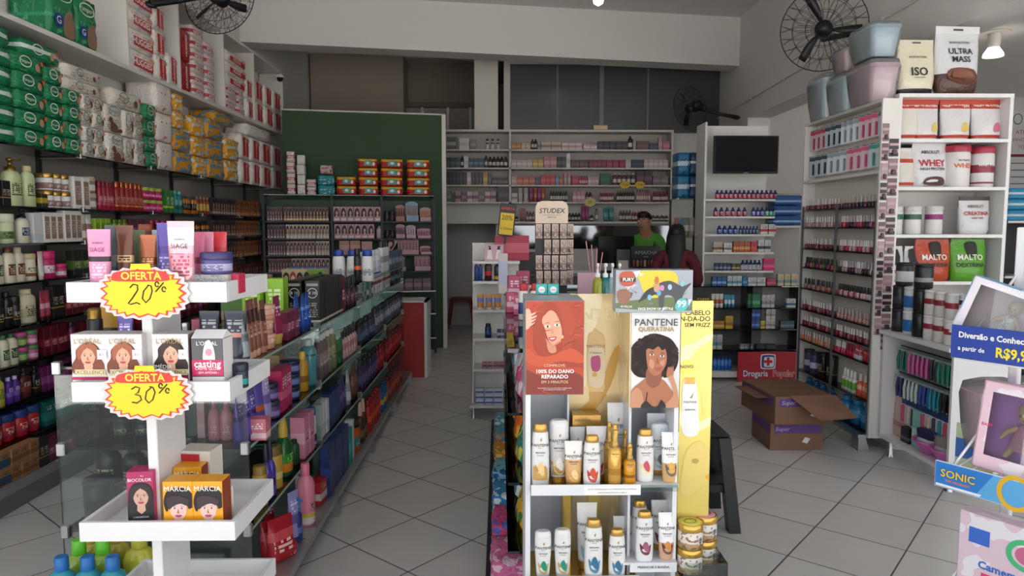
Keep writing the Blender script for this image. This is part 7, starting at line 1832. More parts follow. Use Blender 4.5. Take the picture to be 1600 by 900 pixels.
EU(1, 752, 788, 4, carton(.04, .05, .05, PR('b8707c', [(.3, .6, '4a3a5a')])), 'small rose carton', 'carton')
EU(2, 757, 768, 1, bottle(.06, .05, .115, PR('16264a', [(.3, .6, '2a4a8a')]), '10182c', kind='flip'), 'dark blue bottle', 'bottle'); EU(2, 776, 792, 2, carton(.035, .04, .07, PR('4a3a6a', [(.3, .6, 'b8b0c8')])), 'small violet carton', 'carton')
EU(3, 744, 784, 3, tube(.06, .04, .125, PR('c8843a', [(.4, .7, '6a7ab8')]), 'd8d4d0'), 'standing tube with warm print', 'tube')
EU(4, 757, 769, 1, bottle(.07, .05, .165, PR('2a1a18', [(.3, .55, 'b8323a')]), 'c8a03a', kind='screw'), 'black and red bottle with gold cap', 'bottle'); EU(4, 772, 782, 1, bottle(.06, .05, .15, PR('1a2a24', [(.1, .3, 'c8a03a')]), '141a18', kind='screw'), 'black-green bottle', 'bottle'); EU(4, 741, 754, 2, bottle(.035, .03, .15, PR('1c3a7a', []), 'c83a2a', kind='screw', parts=False), 'slim blue bottle', 'bottle')
b = MB(); b.box(-.075, .075, 0, .06, 0, .13, PR('c8a0a8', []), .001)
for s in (-1, 1): flat(b, [(s * .035 - .025, .015), (s * .035 + .025, .015), (s * .035 + .012, .09), (s * .035 - .012, .09)], -.001, M('e6dcdc', .5)); flat(b, [(s * .035 - .012, .09), (s * .035 + .012, .09), (s * .05, .12), (s * .03, .12)], -.001, M('2a2a30', .5))
tag(b.build('gift_box', None, (onY(772, 395, 5.62).x, 5.62, 1.281)), 'pale pink box showing two white bottles on the end unit', 'box')
tag(MB().box(-.14, .14, 0, .1, 0, .2, PR('a82a44', [(.3, .7, 'c85a6a')])).build('gift_box', None, (onY(800, 395, 5.78).x, 5.78, 1.281)), 'crimson box at the back of the end unit', 'box')
of = empty('offer_board', 'black framed yellow offer board standing tilted above the end unit', 'price sign', (onY(790, 367, 5.75).x, 5.72, 1.50), 0)
of.rotation_euler = (0, R(6), 0)
MB().box(-.065, .065, 0, .015, -.02, .24, BLACKP, .003).build('frame', of); MB().box(-.055, .055, -.002, 0, -.01, .23, M('d8b41c', .5)).build('yellow_sheet', of)
b = MB(); flat(b, [(-.055, .165), (.055, .165), (.055, .23), (-.055, .23)], -.0025, M('2a1a14', .5)); letters(b, 'OFERTA', 0, -.004, .2, .03, M('d8402a', .5), bold=.02); letters(b, '20%', 0, -.004, .125, .055, M('3a2a10', .5)); letters(b, 'à Gosto', 0, -.004, .04, .03, M('3a2a10', .5), shear=.3); b.build('lettering', of)
MB().box(-.008, .008, .0, .012, -.085, -.02, DARKM).build('prop', of)
# earring card stand
sx, SY = onY(862, 380, 3.7).x, 3.7
st = empty('earring_stand', 'earring card stand with rounded cream header reading STUDEX', 'display stand', (sx, SY, 1.116))
zh0, zh1 = onY(862, 349, SY).z - 1.116, onY(862, 314, SY).z - 1.116
hw = .085
MB().prism([(-hw, zh0), (hw, zh0), (hw, zh1 - .03), (hw - .009, zh1 - .009), (hw - .03, zh1), (-hw + .03, zh1), (-hw + .009, zh1 - .009), (-hw, zh1 - .03)], 0, .008, M('cdb8a4', .6)).build('header', st)
b = MB(); letters(b, 'STUDEX', 0, -.001, zh1 - .052, .036, M('2a2422', .5), shear=.15, bold=.01); letters(b, 'SENSITIVE', 0, -.001, zh1 - .085, .01, M('2a2422', .5)); flat(b, [(-.05, zh1 - .074), (.05, zh1 - .074), (.05, zh1 - .0725), (-.05, zh1 - .0725)], -.001, M('2a2422', .5)); b.build('lettering', st)
MB().box(-hw, hw, .02, .05, 0, zh0, BLACKP).build('column', st); MB().box(-.1, .1, -.06, .1, 0, .012, BLACKP, .003).build('foot_plate', st)
ecard = blister(.034, .075, PR('b8a294', [(.15, .5, '8a7468')], (.55, .85, '4a403a', 3, 6), .5), 'a8948a', 'earring_card', .5, .3)
for r in range(4):
    for c in range(4):
        if r and c == 0 and r < 2: continue
        spawn(ecard, (sx - .064 + .042 * c + (.0 if r % 2 else -.003), SY - .012 - .004 * c, 1.116 + zh0 - .078 - r * .082), 0, 'beige earring card, %s row from top, %s from left, earring stand' % (_ORD[r], _ORD[c]), 'earring card')
for r in range(4): spawn(ecard, (sx + hw + .016, SY + .03, 1.116 + zh0 - .078 - r * .082), .3, 'beige earring card on the side of the stand, %s from the top' % _ORD[r], 'earring card')
# counter with its perfume display and the screen
CY = 7.6
ct = empty('service_counter', 'dark service counter in front of the perfume wall', 'counter', (1.05, CY, 0))
MB().box(-.95, .85, .05, .5, .06, 1.02, M('2a2624', .5)).build('body', ct); MB().box(-.97, .87, 0, .52, 1.02, 1.05, M('1f1c1c', .25)).build('worktop', ct); MB().box(-.93, .83, .08, .48, 0, .06, DARKM).build('plinth', ct)
am = empty('perfume_tester_display', 'black perfume tester display with bottles on the counter', 'display', (onY(1011, 400, 7.66).x, 7.66, 1.05))
aw = .165
MB().box(-aw, aw, .06, .2, 0, .29, BLACKP, .002).build('back_box', am); MB().box(-aw, aw, -.04, .06, 0, .07, BLACKP, .002).build('step', am)
b = MB(); letters(b, 'AMAKHA', 0, .059, .22, .06, M('a8a4a0', .5)); letters(b, 'PARIS', 0, .059, .175, .022, M('a8a4a0', .5)); b.build('lettering', am)
for k in range(8): spawn(bottle(.032, .03, .085, PR(['8a3a3a', 'a87a4a', '6a4a5a', 'b89a7a'][k % 4], []), '2a2422', kind='screw', parts=False, name='perfume_tester'), (am.location.x - .14 + .04 * k, 7.67, 1.121), 0, 'small perfume tester, %s from left, on the black display step' % _ORD[k], 'perfume bottle')
mo = empty('computer_monitor', 'black computer monitor turned away on the counter', 'monitor', (onY(962, 390, 7.9).x, 7.9, 1.05), R(200))
MB().box(-.23, .23, -.02, .02, .1, .40, BLACKP, .004).build('screen_case', mo); MB().box(-.025, .025, -.0, .03, .01, .2, BLACKP).build('neck', mo); MB().box(-.1, .1, -.07, .08, 0, .012, BLACKP, .003).build('stand_foot', mo)
b = MB(); b.box(-.075, .075, 0, .02, 0, .26, BLACKP, .002); b.box(-.055, .055, -.002, 0, .015, .14, M('b8b0a8', .5)); tag(b.build('leaflet_holder', None, (onY(974, 410, 7.62).x, 7.62, 1.051)), 'black leaflet holder with pale sheet on the counter', 'holder')
tag(MB().box(-.3, .3, 0, .3, 0, .22, M('1c1a1c', .4), .004).build('equipment_case', None, (onY(850, 400, 7.68).x, 7.68, 1.051)), 'black equipment case on the counter behind the earring stand', 'case')
# red stool in the dark doorway
sr = empty('red_stool', 'red plastic stool standing in the dark doorway', 'stool', (onY(721, 500, 10.9).x, 10.9, 0))
REDS = M('8a1c20', .4)
MB().box(-.17, .17, -.17, .17, .43, .46, REDS, .012).build('seat', sr)
for x in (-1, 1):
    for y in (-1, 1): MB().tube([(x * .2, y * .2, 0), (x * .14, y * .14, .44)], .02, REDS, 6).build('leg', sr)

# ================================================================== PEOPLE at the counter
def skin_mesh(name, joints, edges, root, mats, sub=2):
    """one continuous body grown round a skeleton; joints: name -> (x, y, z, rx, ry)"""
    names = list(joints); ix = {n: i for i, n in enumerate(names)}
    me = bpy.data.meshes.new(name); me.from_pydata([joints[n][:3] for n in names], [(ix[a], ix[c]) for a, c in edges], []); me.update()
    o = bpy.data.objects.new(name, me); COL.objects.link(o)
    md = o.modifiers.new('skin', 'SKIN'); md.use_smooth_shade = True
    for i, n in enumerate(names):
        sv = me.skin_vertices[0].data[i]; sv.radius = (joints[n][3], joints[n][4] if len(joints[n]) > 4 else joints[n][3]); sv.use_root = (n == root)
    sb = o.modifiers.new('sub', 'SUBSURF'); sb.levels = sub; sb.render_levels = sub
    bpy.context.view_layer.update(); dg = bpy.context.evaluated_depsgraph_get()
    m2 = bpy.data.meshes.new_from_object(o.evaluated_get(dg)); m2.materials.clear()
    for m in mats: m2.materials.append(m)
    COL.objects.unlink(o); bpy.data.objects.remove(o); bpy.data.meshes.remove(me)
    for p in m2.polygons: p.use_smooth = True
    m2.name = name
    return m2
def human(label, loc, rz, H, skin, shirt, trousers, hair, arms, lean=0.0, nod=0.0, long_hair=False, sleeves='short', dress=False):
    s = H / 1.75; J = {}
    def P(n, x, y, z, r, r2=None): J[n] = (x * s, (y - lean * max(0, z - 1.0)) * s, z * s, r * s, (r2 or r) * s)
    P('pelvis', 0, 0, .95, .135, .10); P('waist', 0, 0, 1.10, .12, .09); P('chest', 0, 0, 1.28, .145, .10); P('collar', 0, .01, 1.43, .09, .075)
    P('neck', 0, 0, 1.49, .06); hy = -.03 - nod; P('jaw', 0, hy, 1.55, .07, .08); P('head', 0, hy - .0, 1.635, .082, .1); P('crown', 0, hy + .01, 1.70, .058, .07)
    E = [('pelvis', 'waist'), ('waist', 'chest'), ('chest', 'collar'), ('collar', 'neck'), ('neck', 'jaw'), ('jaw', 'head'), ('head', 'crown')]
    for k, n in ((-1, 'L'), (1, 'R')):
        P('hip' + n, k * .09, 0, .88, .088); P('knee' + n, k * .10, -.01, .48, .06); P('ankle' + n, k * .10, .01, .09, .042); P('toe' + n, k * .115, -.15, .035, .035, .03)
        E += [('pelvis', 'hip' + n), ('hip' + n, 'knee' + n), ('knee' + n, 'ankle' + n), ('ankle' + n, 'toe' + n)]
        P('shoulder' + n, k * .17, .01, 1.40, .062); ex, ey, ez, wx, wy, wz = arms[0 if k < 0 else 1]
        P('elbow' + n, ex, ey, ez, .043); P('wrist' + n, wx, wy, wz, .028, .024)
        E += [('collar', 'shoulder' + n), ('shoulder' + n, 'elbow' + n), ('elbow' + n, 'wrist' + n)]
        d = Vector((wx - ex, wy - ey, wz - ez)).normalized(); side = d.cross(Vector((0, 0, 1))).normalized(); up = side.cross(d)
        pc = Vector((wx, wy, wz)) + d * .06; P('palm' + n, *pc, .034, .017); E.append(('wrist' + n, 'palm' + n))
        for f, (off, ln) in enumerate(((-.027, .062), (-.009, .074), (.010, .070), (.027, .055))):
            q = pc + d * .035 + side * off; P('fa%d%s' % (f, n), *q, .0095); q2 = q + d * ln * .55 - up * .012; P('fb%d%s' % (f, n), *q2, .0085); q3 = q2 + d * ln * .35 - up * .03; P('fc%d%s' % (f, n), *q3, .0075)
            E += [('palm' + n, 'fa%d%s' % (f, n)), ('fa%d%s' % (f, n), 'fb%d%s' % (f, n)), ('fb%d%s' % (f, n), 'fc%d%s' % (f, n))]
        q = pc - side * k * .0 + side * (-.04 * k) - up * .01; P('ta' + n, *q, .011); q2 = q + d * .035 - up * .012; P('tb' + n, *q2, .009); E += [('palm' + n, 'ta' + n), ('ta' + n, 'tb' + n)]
    body = link('person', skin_mesh('person', J, E, 'pelvis', [M(skin, .55)]), None, loc, rz); tag(body, label, 'person')
    def garment(name, keys, edges, grow, m):
        K = {n: (J[n][0], J[n][1], J[n][2], J[n][3] + grow, J[n][4] + grow) for n in keys}
        for n in list(K):
            if n.startswith('elbow') and sleeves == 'short':
                a, c = Vector(J['shoulder' + n[-1]][:3]), Vector(J[n][:3]); q = a.lerp(c, .75); K[n] = (*q, .055 * s, .055 * s)
        link(name, skin_mesh(name, K, [e for e in edges if e[0] in K and e[1] in K], keys[0], [m]), body)
    up_ = ['waist', 'pelvis', 'chest', 'collar', 'shoulderL', 'shoulderR', 'elbowL', 'elbowR'] + (['wristL', 'wristR'] if sleeves == 'long' else [])
    garment('shirt' if not dress else 'dress_top', up_, E, .013 * s, M(shirt, .8, bump=.2))
    garment('trousers', ['pelvis', 'hipL', 'hipR', 'kneeL', 'kneeR', 'ankleL', 'ankleR'], E, .012 * s, M(trousers, .8, bump=.2))
    hd = Vector(J['head'][:3]); hm = M(hair, .6); fm = M(skin, .5)
    b = MB(); seg = 14; rings = []
    for t in range(9):
        a = PI * (.5 - t / 8 * (.62)); rings.append([(hd.x + .086 * s * math.cos(a) * math.cos(u) * 1.0, hd.y + .012 * s + (.108 * s * math.cos(a) * math.sin(u)) * (1 if math.sin(u) > 0 else .93), hd.z + .03 * s + .085 * s * math.sin(a) + (.04 * s * (t / 8) if math.sin(u) < -.3 else 0)) for u in [2 * PI * i / seg for i in range(seg)]])
    b.loft(rings, hm)
    if long_hair:
        b.loft([[(hd.x + w * s * math.cos(u), hd.y + (.03 + .045 * math.sin(u)) * s + yy * s, hd.z + zz * s) for u in [2 * PI * i / 12 for i in range(12)]] for zz, w, yy in ((.06, .08, 0), (-.02, .098, .03), (-.12, .105, .05), (-.25, .10, .075), (-.38, .06, .08))], hm)
    b.build('hair', body)
    b = MB(); f = hd.y - .098 * s
    for k in (-1, 1): b.lathe([(.001, -.012 * s), (.012 * s, 0), (.001, .012 * s)], M('f0eae4', .4), 8, cx=hd.x + k * .032 * s, cy=f + .012 * s, z0=hd.z - .005 * s); b.lathe([(.001, -.007 * s), (.006 * s, 0), (.001, .007 * s)], M('2a1c14', .4), 8, cx=hd.x + k * .032 * s, cy=f + .002 * s, z0=hd.z - .005 * s); b.box(hd.x + k * .032 * s - .018 * s, hd.x + k * .032 * s + .018 * s, f + .0 * s, f + .02 * s, hd.z + .018 * s, hd.z + .025 * s, hm)
    b.build('eyes', body)
    b = MB(); b.prism([(f + .01 * s, hd.z + .01 * s), (f - .022 * s, hd.z - .042 * s), (f + .012 * s, hd.z - .05 * s)], hd.x - .013 * s, hd.x + .013 * s, fm, 'x'); b.build('nose', body)
    b = MB(); b.box(hd.x - .024 * s, hd.x + .024 * s, f + .008 * s, f + .03 * s, hd.z - .082 * s, hd.z - .070 * s, M('9a5a4c', .5), .004); b.build('lips', body)
    b = MB()
    for k in (-1, 1): b.lathe([(.004 * s, -.03 * s), (.016 * s, -.015 * s), (.018 * s, .012 * s), (.006 * s, .03 * s)], fm, 8, .6, cx=hd.x + k * .082 * s, cy=hd.y + .01 * s, z0=hd.z - .01 * s)
    b.build('ears', body)
    return body
mp = onY(1014, 400, 8.6); MHv = 1.74
human('person in a green short-sleeved shirt looking down behind the counter', (mp.x, 8.6, 0), R(-38), MHv, 'bd8a6c', '5aa83a', '2a3040', '15110f',
      [(-.24, -.06, 1.14, -.12, -.28, 1.12), (.24, -.06, 1.14, .1, -.30, 1.10)], .14, .03)
wp = onY(1056, 400, 6.7)
human('person with long black hair in a dark red top, back to the street', (wp.x, 6.7, 0), R(160), 1.58, '8a5a44', '5a1420', '1c1a20', '0f0c0c',
      [(-.24, -.06, 1.14, -.14, -.26, 1.12), (.24, -.05, 1.14, .14, -.26, 1.10)], .02, .0, True, 'long')
# ================================================================== RIGHT: nail polish unit, supplement unit, razors
NX = 2.54
ny = lambda px, py=400: onX(px, py, NX).y
NY0, NY1 = 4.72, ny(1253, 350)
NZ = [1.69, 1.55, 1.375, 1.22, 1.045, .87, .735, .61, .35, .13]
nu = empty('nail_polish_unit', 'tall white unit with hooks above and glass shelves of nail polish below', 'shelf unit', (NX, NY0, 0))
def npart(b, n):
    o = b.build(n, nu); o.location = (-NX, -NY0, 0); return o
npart(MB().box(NX + .10, NX + .115, NY0, NY1, .1, 2.40, M('dcd6cc', .25, spec=.6)), 'back_panel')
npart(MB().box(NX, NX + .115, NY0 - .02, NY0, .1, 2.40, WHITED), 'near_side'); npart(MB().box(NX, NX + .115, NY1, NY1 + .02, .1, 2.40, WHITED), 'far_side')
npart(MB().box(NX - .0, NX + .115, NY0, NY1, 2.38, 2.40, WHITED), 'top_board'); npart(MB().box(NX, NX + .10, NY0, NY1, 1.91, 1.93, WHITED), 'hook_board')
for z in NZ: npart(MB().box(NX, NX + .10, NY0, NY1, z - .009, z, SHELFGLASS), 'shelf')
npart(MB().box(NX - .06, NX + .115, NY0, NY1, .095, .12, STEEL), 'base')
for y in (NY0 + .06, NY1 - .1): npart(MB().prism([(NX - .05, 0), (NX + .03, 0), (NX + .0, .095), (NX - .05, .095)], y - .05, y + .05, STEEL), 'foot')
ymid = ny(1302, 450)
for y in (ymid, NY0 + .01, NY1 - .01): npart(MB().box(NX - .004, NX + .012, y - .006, y + .006, .12, 1.72, M('5a5a5a', .3)), 'upright')
def NP(k, half, n, t, desc, cat, h0=0, h1=1):
    a, c = (ymid + .02, NY1 - .02) if half == 0 else (NY0 + .02, ymid - .02)
    w_ = c - a; row_x(NX, NZ[k], a + w_ * h0, a + w_ * h1, n, t, desc, cat, '%s polish shelf, %s half' % (['top', 'second', 'third', 'fourth', 'fifth', 'sixth', 'seventh', 'eighth', 'ninth', 'bottom'][k], 'far' if half == 0 else 'near'), face=-1)
PO_ = lambda c, cap='d0c4c0', w=.03, h=.082: polish(w, h, M(c, .15), M(cap, .35))
mixd = [PO_(c) for c in ('5a2a34', '7a3a44', '3a1c28', '8a4a54', '6a2030')]; mixr = [PO_(c) for c in ('a82a44', 'c04a64', '7a1c34', 'c86a84')]; mixb = [PO_(c, 'b0a4a4') for c in ('2a3050', '4a1c2a', '2a2a30', '6a2a3a')]
mixk = [PO_(c, '1a1a1c') for c in ('2a6a4a', 'c84a2a', '1c3a6a', '8a2a5a', '2a2a2a')]; mixw = [PO_(c, 'dcd8d6') for c in ('8a2a3a', '6a3a44', 'a86a6a', '5a1c2a')]; mixn = [PO_(c, 'dcd8d6') for c in ('b89a90', '8a7a7c', 'c8a8a0')]
NPO = 'nail polish'
for k, hf, n, t, d in ((0, 0, 14, mixd, 'dark rose polish'), (0, 1, 10, mixb, 'smoky polish'), (1, 0, 14, mixn, 'pale polish'), (1, 1, 20, mixr + mixb, 'red to blue polish'), (2, 0, 14, mixd, 'wine polish'), (2, 1, 20, mixr + mixn, 'rose to plum polish'),
                        (3, 0, 15, mixk, 'bright polish with black cap'), (3, 1, 19, mixn + mixb, 'silver and grey polish'), (4, 0, 13, [PO_(c, '1a1a1c') for c in ('8a8078', 'a83a2a')], 'clear polish with black cap'), (4, 1, 20, [PO_(c, '1a1a1c') for c in ('b8a8a8', 'a82a44', 'd8b8b8')], 'pink polish with black cap'),
                        (5, 0, 14, mixw, 'red polish with white cap'), (5, 1, 10, [PO_('b88a84', 'b8a8a4')], 'flesh polish'), (6, 0, 14, mixw, 'wine polish with tall white cap'), (6, 1, 17, mixw, 'plum polish with tall white cap'), (7, 0, 13, [PO_(c, 'd8ccc4') for c in ('d86a3a', 'a8988c', 'c88a6a')], 'peach polish with pale cap')): NP(k, hf, n, t, d, NPO)
NP(0, 1, 9, mixr, 'bright pink polish', NPO, 0, .46) if False else None
NP(7, 1, 6, PO_('b83a5a', 'dcd8d6', .036, .09), 'pink bottle with white cap', NPO, .72, 1); NP(7, 1, 4, PO_('a81c3c', '8a1430', .036, .09), 'crimson bottle', NPO, .48, .7)
NP(7, 1, 3, bottle(.04, .035, .1, PR('d8d4d4', [(.3, .6, 'b0485a')]), 'c83a5a', kind='long', parts=False), 'white dropper bottle with red tip', 'bottle', .28, .46); NP(7, 1, 3, jar(.06, .07, 'b8283a', 'c85a4a', parts=False), 'round red pot', 'pot', .0, .26)
NP(8, 0, 2, jar(.085, .2, BLK, '1a1a1c', frac=.85), 'tall black tub', 'tub', .0, .5); NP(8, 0, 2, jar(.085, .18, PR('4a3a6a', [(.3, .6, 'c8c0d8')]), '1c1c24', frac=.88), 'violet tub', 'tub', .52, 1)
NP(8, 1, 4, bottle(.062, .05, .155, PR('dcdcd8', [(.15, .5, '6ab03a')]), 'e4e2de', kind='long', parts=False), 'white bottle with green label', 'bottle', .42, .8); NP(8, 1, 3, bottle(.06, .05, .16, PR('d8643a', [(.3, .5, 'e8b09a')]), 'd8cfc8', kind='long', parts=False), 'orange bottle with white nozzle', 'bottle', .06, .36)
NP(9, 1, 3, bottle(.13, .1, .17, PR('2a7ab0', [(.3, .6, '5aa0d0')], None, .15), '3a8ac0', kind='round', parts=False), 'big blue bottle', 'bottle', .0, .9); NP(9, 0, 4, bottle(.09, .08, .17, PR('1f5a8a', [], None, .15), '2a6aa0', kind='round', parts=False), 'blue bottle', 'bottle', 0, .9)
# hooks with hanging cards
for j, (zt, n) in enumerate(((2.34, 13), (2.13, 11))):
    for k in range(n):
        y = NY1 - .05 - (NY1 - NY0 - .12) * k / (n - 1); c, i_, nm = [('b8a4a8', 'a83a44', 'red'), ('a8b0b8', '2a3a4a', 'navy'), ('c8ccd0', '8a9aa4', 'silver'), ('c8b0b4', 'c84a7a', 'pink'), ('b0c0c0', '2a8a8a', 'teal')][(k // 3 + j) % 5]
        spawn(blister(.07, .165, PR(c, [(.78, .95, i_)], None, .4), i_, 'tool_card', .2, .55), (NX + .06, y, zt - .168), -PI / 2 + .75, '%s beauty tool card, %s, %s hook row of nail polish unit' % (nm, ['first' , 'second', 'third', 'fourth', 'fifth', 'sixth', 'seventh', 'eighth', 'ninth', 'tenth', 'eleventh', 'twelfth', 'last'][k] + ' from the back', ['upper', 'lower'][j]), 'tool card')
    b = MB()
    for k in range(n):
        y = NY1 - .05 - (NY1 - NY0 - .12) * k / (n - 1); b.tube([(NX + .105, y, zt), (NX + .03, y, zt - .005)], .003, STEEL, 5)
    npart(b, 'hook_row')
# strips of accessory cards on the near side
for s, px in enumerate((1386, 1397)):
    for k in range(11):
        z = 2.12 - k * .13 - s * .1; spawn(blister(.042 if s == 0 else .06, .115, PR(['8a6a6e', '2a2426', 'a8888c', '6a4a50'][(k * 3 + s) % 4], [(.2, .4, 'c0a8aa'), (.6, .75, 'b89a9e')]), '4a3a3e', 'accessory_card', .5, .3), (NX + .026 + s * .058, NY0 - .026, z), 0, 'accessory card, %s down, %s strip on the side of the nail polish unit' % (_ORD[k], 'narrow' if s == 0 else 'wide'), 'accessory card')
# supplement unit facing the street
QY = 4.77
qx = lambda px, py=300: onY(px, py, QY).x
qz = lambda py: onY(1480, py, QY).z
QZ = [qz(217), qz(292), qz(366.5), qz(440), .86]
qa, qb = qx(1401), qx(1573)
su = empty('supplement_unit', 'white shelf unit of protein bags and tubs facing the street on the right', 'shelf unit', (qa, QY, .86))
def spart(b, n):
    o = b.build(n, su); o.location = (-qa, -QY, -.86); return o
ztop = qz(152)
for x in (qa, qb): spart(MB().box(x - .012, x + .012, QY, QY + .33, .862, ztop, WHITE), 'side_board')
spart(MB().box(qa, qb, QY + .32, QY + .34, .862, ztop, WHITED), 'back_board'); spart(MB().box(qa - .012, qb + .012, QY - .003, QY + .34, ztop, ztop + .025, WHITE), 'top_board')
for z in QZ[:4]: spart(MB().box(qa + .012, qb - .012, QY, QY + .32, z - .022, z, WHITE), 'shelf')
def hug(b, w, d, h, off):
    o = []
    for x, y, z in b.v:
        t = z / h; k = 1 if (t < .12 or d == w) else max(.03, 1 - ((min(t, .9) - .12) / .78) ** 1.7)
        u = min(.97, abs(2 * x / w)); o.append((x, -d / 2 * k * math.sqrt(1 - u ** (2 if d == w else 2.67)) * (.98 if d == w else 1) - off + y, z))
    b.v = o; return b
def lett(rows, w, d, h, yk=.5):
    b = MB()
    for s, zz, sz, c in rows: letters(b, s, 0, 0, zz * h, sz * w, M(c, .5), bold=.02)
    return T('lettering', hug(b, w, d, h, .003 if d == w else .0065).mesh('lettering'))
def patchT(pts, w, d, h, c, zk, n=3):
    b = MB(); 
    for p_, cc in pts: flat(b, [(u * w, v * h) for u, v in smooth_pts(p_, n)], 0, M(cc, .45))
    return T('printed_picture', hug(b, w, d, h, .0055).mesh('printed_picture'))
PCH_ = lambda w, h, base, bands, kids, top=None, fl=1.08, seed=3, d=.12, handle=False, name='supplement_pouch': pouch(w, d, h, PR(base, bands, None, .28, .25), name, top, kids, fl, seed, handle)
def SP(k, px, t, label, cat='supplement bag', dy=.1, z=None): return spawn(t, (qx(px), QY + dy, (QZ[k] if z is None else z) + .001), _rn.uniform(-.06, .06), label, cat)
w, h = .26, .37
SP(0, 1433, PCH_(w, h, 'd8d2b8', [(.0, .1, '2a2a2a')], [lett([('ISO', .40, .30, '2a2a2a'), ('BODYACTION', .68, .07, '4a4a48'), ('isolate protein', .30, .05, '5a5a56')], w, .14, h)], 'd2ccb6', 1.02, 3, .14, True), 'cream protein bag reading ISO on top of the unit', z=ztop + .026)
w, h = .31, .46
SP(0, 1497, PCH_(w, h, 'd4d4d6', [(.0, .30, '4a2a22')], [lett([('ULTRA', .625, .18, '26262a'), ('MASS', .505, .18, '26262a'), ('BODYACTION', .76, .07, '3a3a3e')], w, .15, h), patchT([([(-.3, .22), (-.24, .37), (.28, .36), (.34, .2), (.1, .13)], '6a3a2a'), ([(-.2, .24), (-.15, .34), (.22, .33), (.26, .22)], '7d4a36')], w, .15, h, '', .92)], 'd8d8da', 1.12, 5, .15, True), 'white chocolate mass-gainer bag on top of the unit', z=ztop + .026)
for k, (px, w) in enumerate(((1424, .14), (1454, .165), (1500, .2), (1549, .21))):
    h = .275; SP(0, px, PCH_(w, h, 'd8d2c8' if k == 0 else 'd6d2d2', [(.05, .12, 'b8402e'), (.78, .91, 'b8402e')], [lett([('WHEY PROTEIN', .845, .125, 'f0e8e0')], w, .01, h, .9)] + ([] if k < 1 else [patchT([([(.1, .2), (.14, .38), (.3, .42), (.34, .22)], ['d8c06a', 'd8b85a', 'c86a84'][k - 1])], w, .11, h, '', .95)]), M('b8402e', .4), 1.1 + .04 * k, k, .11), 'white protein bag with red top band, %s on the highest shelf' % ['leftmost', 'second from left', 'third from left', 'rightmost'][k])
SP(1, 1423, PCH_(.14, .27, 'd4cec6', [(.05, .12, 'b84a38'), (.62, .72, 'b84a38')], [], None, 1.05, 2, .1), 'white and red bag at the left of the second shelf')
w, h = .255, .30
SP(1, 1462, PCH_(w, h, 'd6d4d4', [], [lett([('WHEY', .54, .25, 'b82a34'), ('HIGH PROTEIN', .41, .1, '2a2a2a'), ('ABSOLUT', .80, .12, '3a3a3a')], w, .13, h), patchT([([(-.25, .06), (-.2, .2), (.1, .24), (.3, .18), (.26, .04)], '4a2620')], w, .13, h, '', .99)], None, 1.06, 4, .13), 'white pouch reading WHEY in red')
def tub(w, h, base, bands, lid, rows, name='supplement_tub', k=.8):
    t = jar(w, h, PR(base, bands, None, .35), lid, name, True, .84); return T(t.name, t.mesh, t.kids + [lett(rows, w, w, h)])
SP(1, 1507, tub(.17, .285, 'd8d4d2', [], 'a82a44', [('WHEY', .5, .25, 'd8602a'), ('NUTRATA', .63, .1, '4a4a4a')]), 'white tub reading WHEY in orange with dark red lid', 'supplement tub'); SP(1, 1547, tub(.155, .275, 'd4d0ce', [(.42, .66, '8a2a3a'), (.1, .15, '8a2a3a')], 'a82a44', [('WHEY FORT', .54, .13, 'f0e8e8')]), 'white tub with wine band and dark red lid', 'supplement tub')
for px, c, nm in ((1411, '2a6a4a', 'green-banded can, leftmost'), (1441, '2f5a44', 'green-banded can with vanilla print'), (1475, '8a2a6a', 'purple-banded can')): SP(2, px, tub(.115, .195, 'd4d0cc', [(.62, .84, c)], 'c8c4c0', [('ISOFORT', .73, .16, 'f0ecec')]), nm + ' on the third supplement shelf', 'supplement can')
w, h = .215, .26
SP(2, 1538, PCH_(w, h, 'd2d0d0', [], [lett([('CREATINA', .55, .17, 'b02434'), ('100% PURE', .43, .08, '8a2a34'), ('ABSOLUT', .74, .12, '3a3a3a')], w, .1, h)], M('3a2e22', .4), 1.1, 2, .1), 'white pouch reading CREATINA with black top')
for k, px in enumerate((1413, 1446)): w, h = .14, .24; SP(3, px, PCH_(w, h, 'd0ccca', [(.22, .32, 'b03a44')], [patchT([([(-.3, .5), (-.3, .9), (.2, .9), (.2, .5)], '1c1c22')], w, .1, h, '', .7, 2)], None, 1.03, k, .1), 'white bag with black label and pink strip, %s one' % ['left', 'right'][k])
for px, c, nm, s in ((1473, 'b8482a', 'orange', 'left'), (1530, '5a9a2a', 'lime green', 'right')): w, h = .25, .29; SP(3, px, PCH_(w, h, c, [], [lett([('MALTO', .56, .21, 'e8e4dc'), ('DEXTRINA', .38, .16, '26241c')], w, .12, h), patchT([([(-.05, .6), (-.1, .9), (.2, .92), (.18, .62)], '2a2620')], w, .12, h, '', .75)], None, 1.06, 6, .12), '%s bag reading MALTO, %s of the pair' % (nm, s), dy=.09)
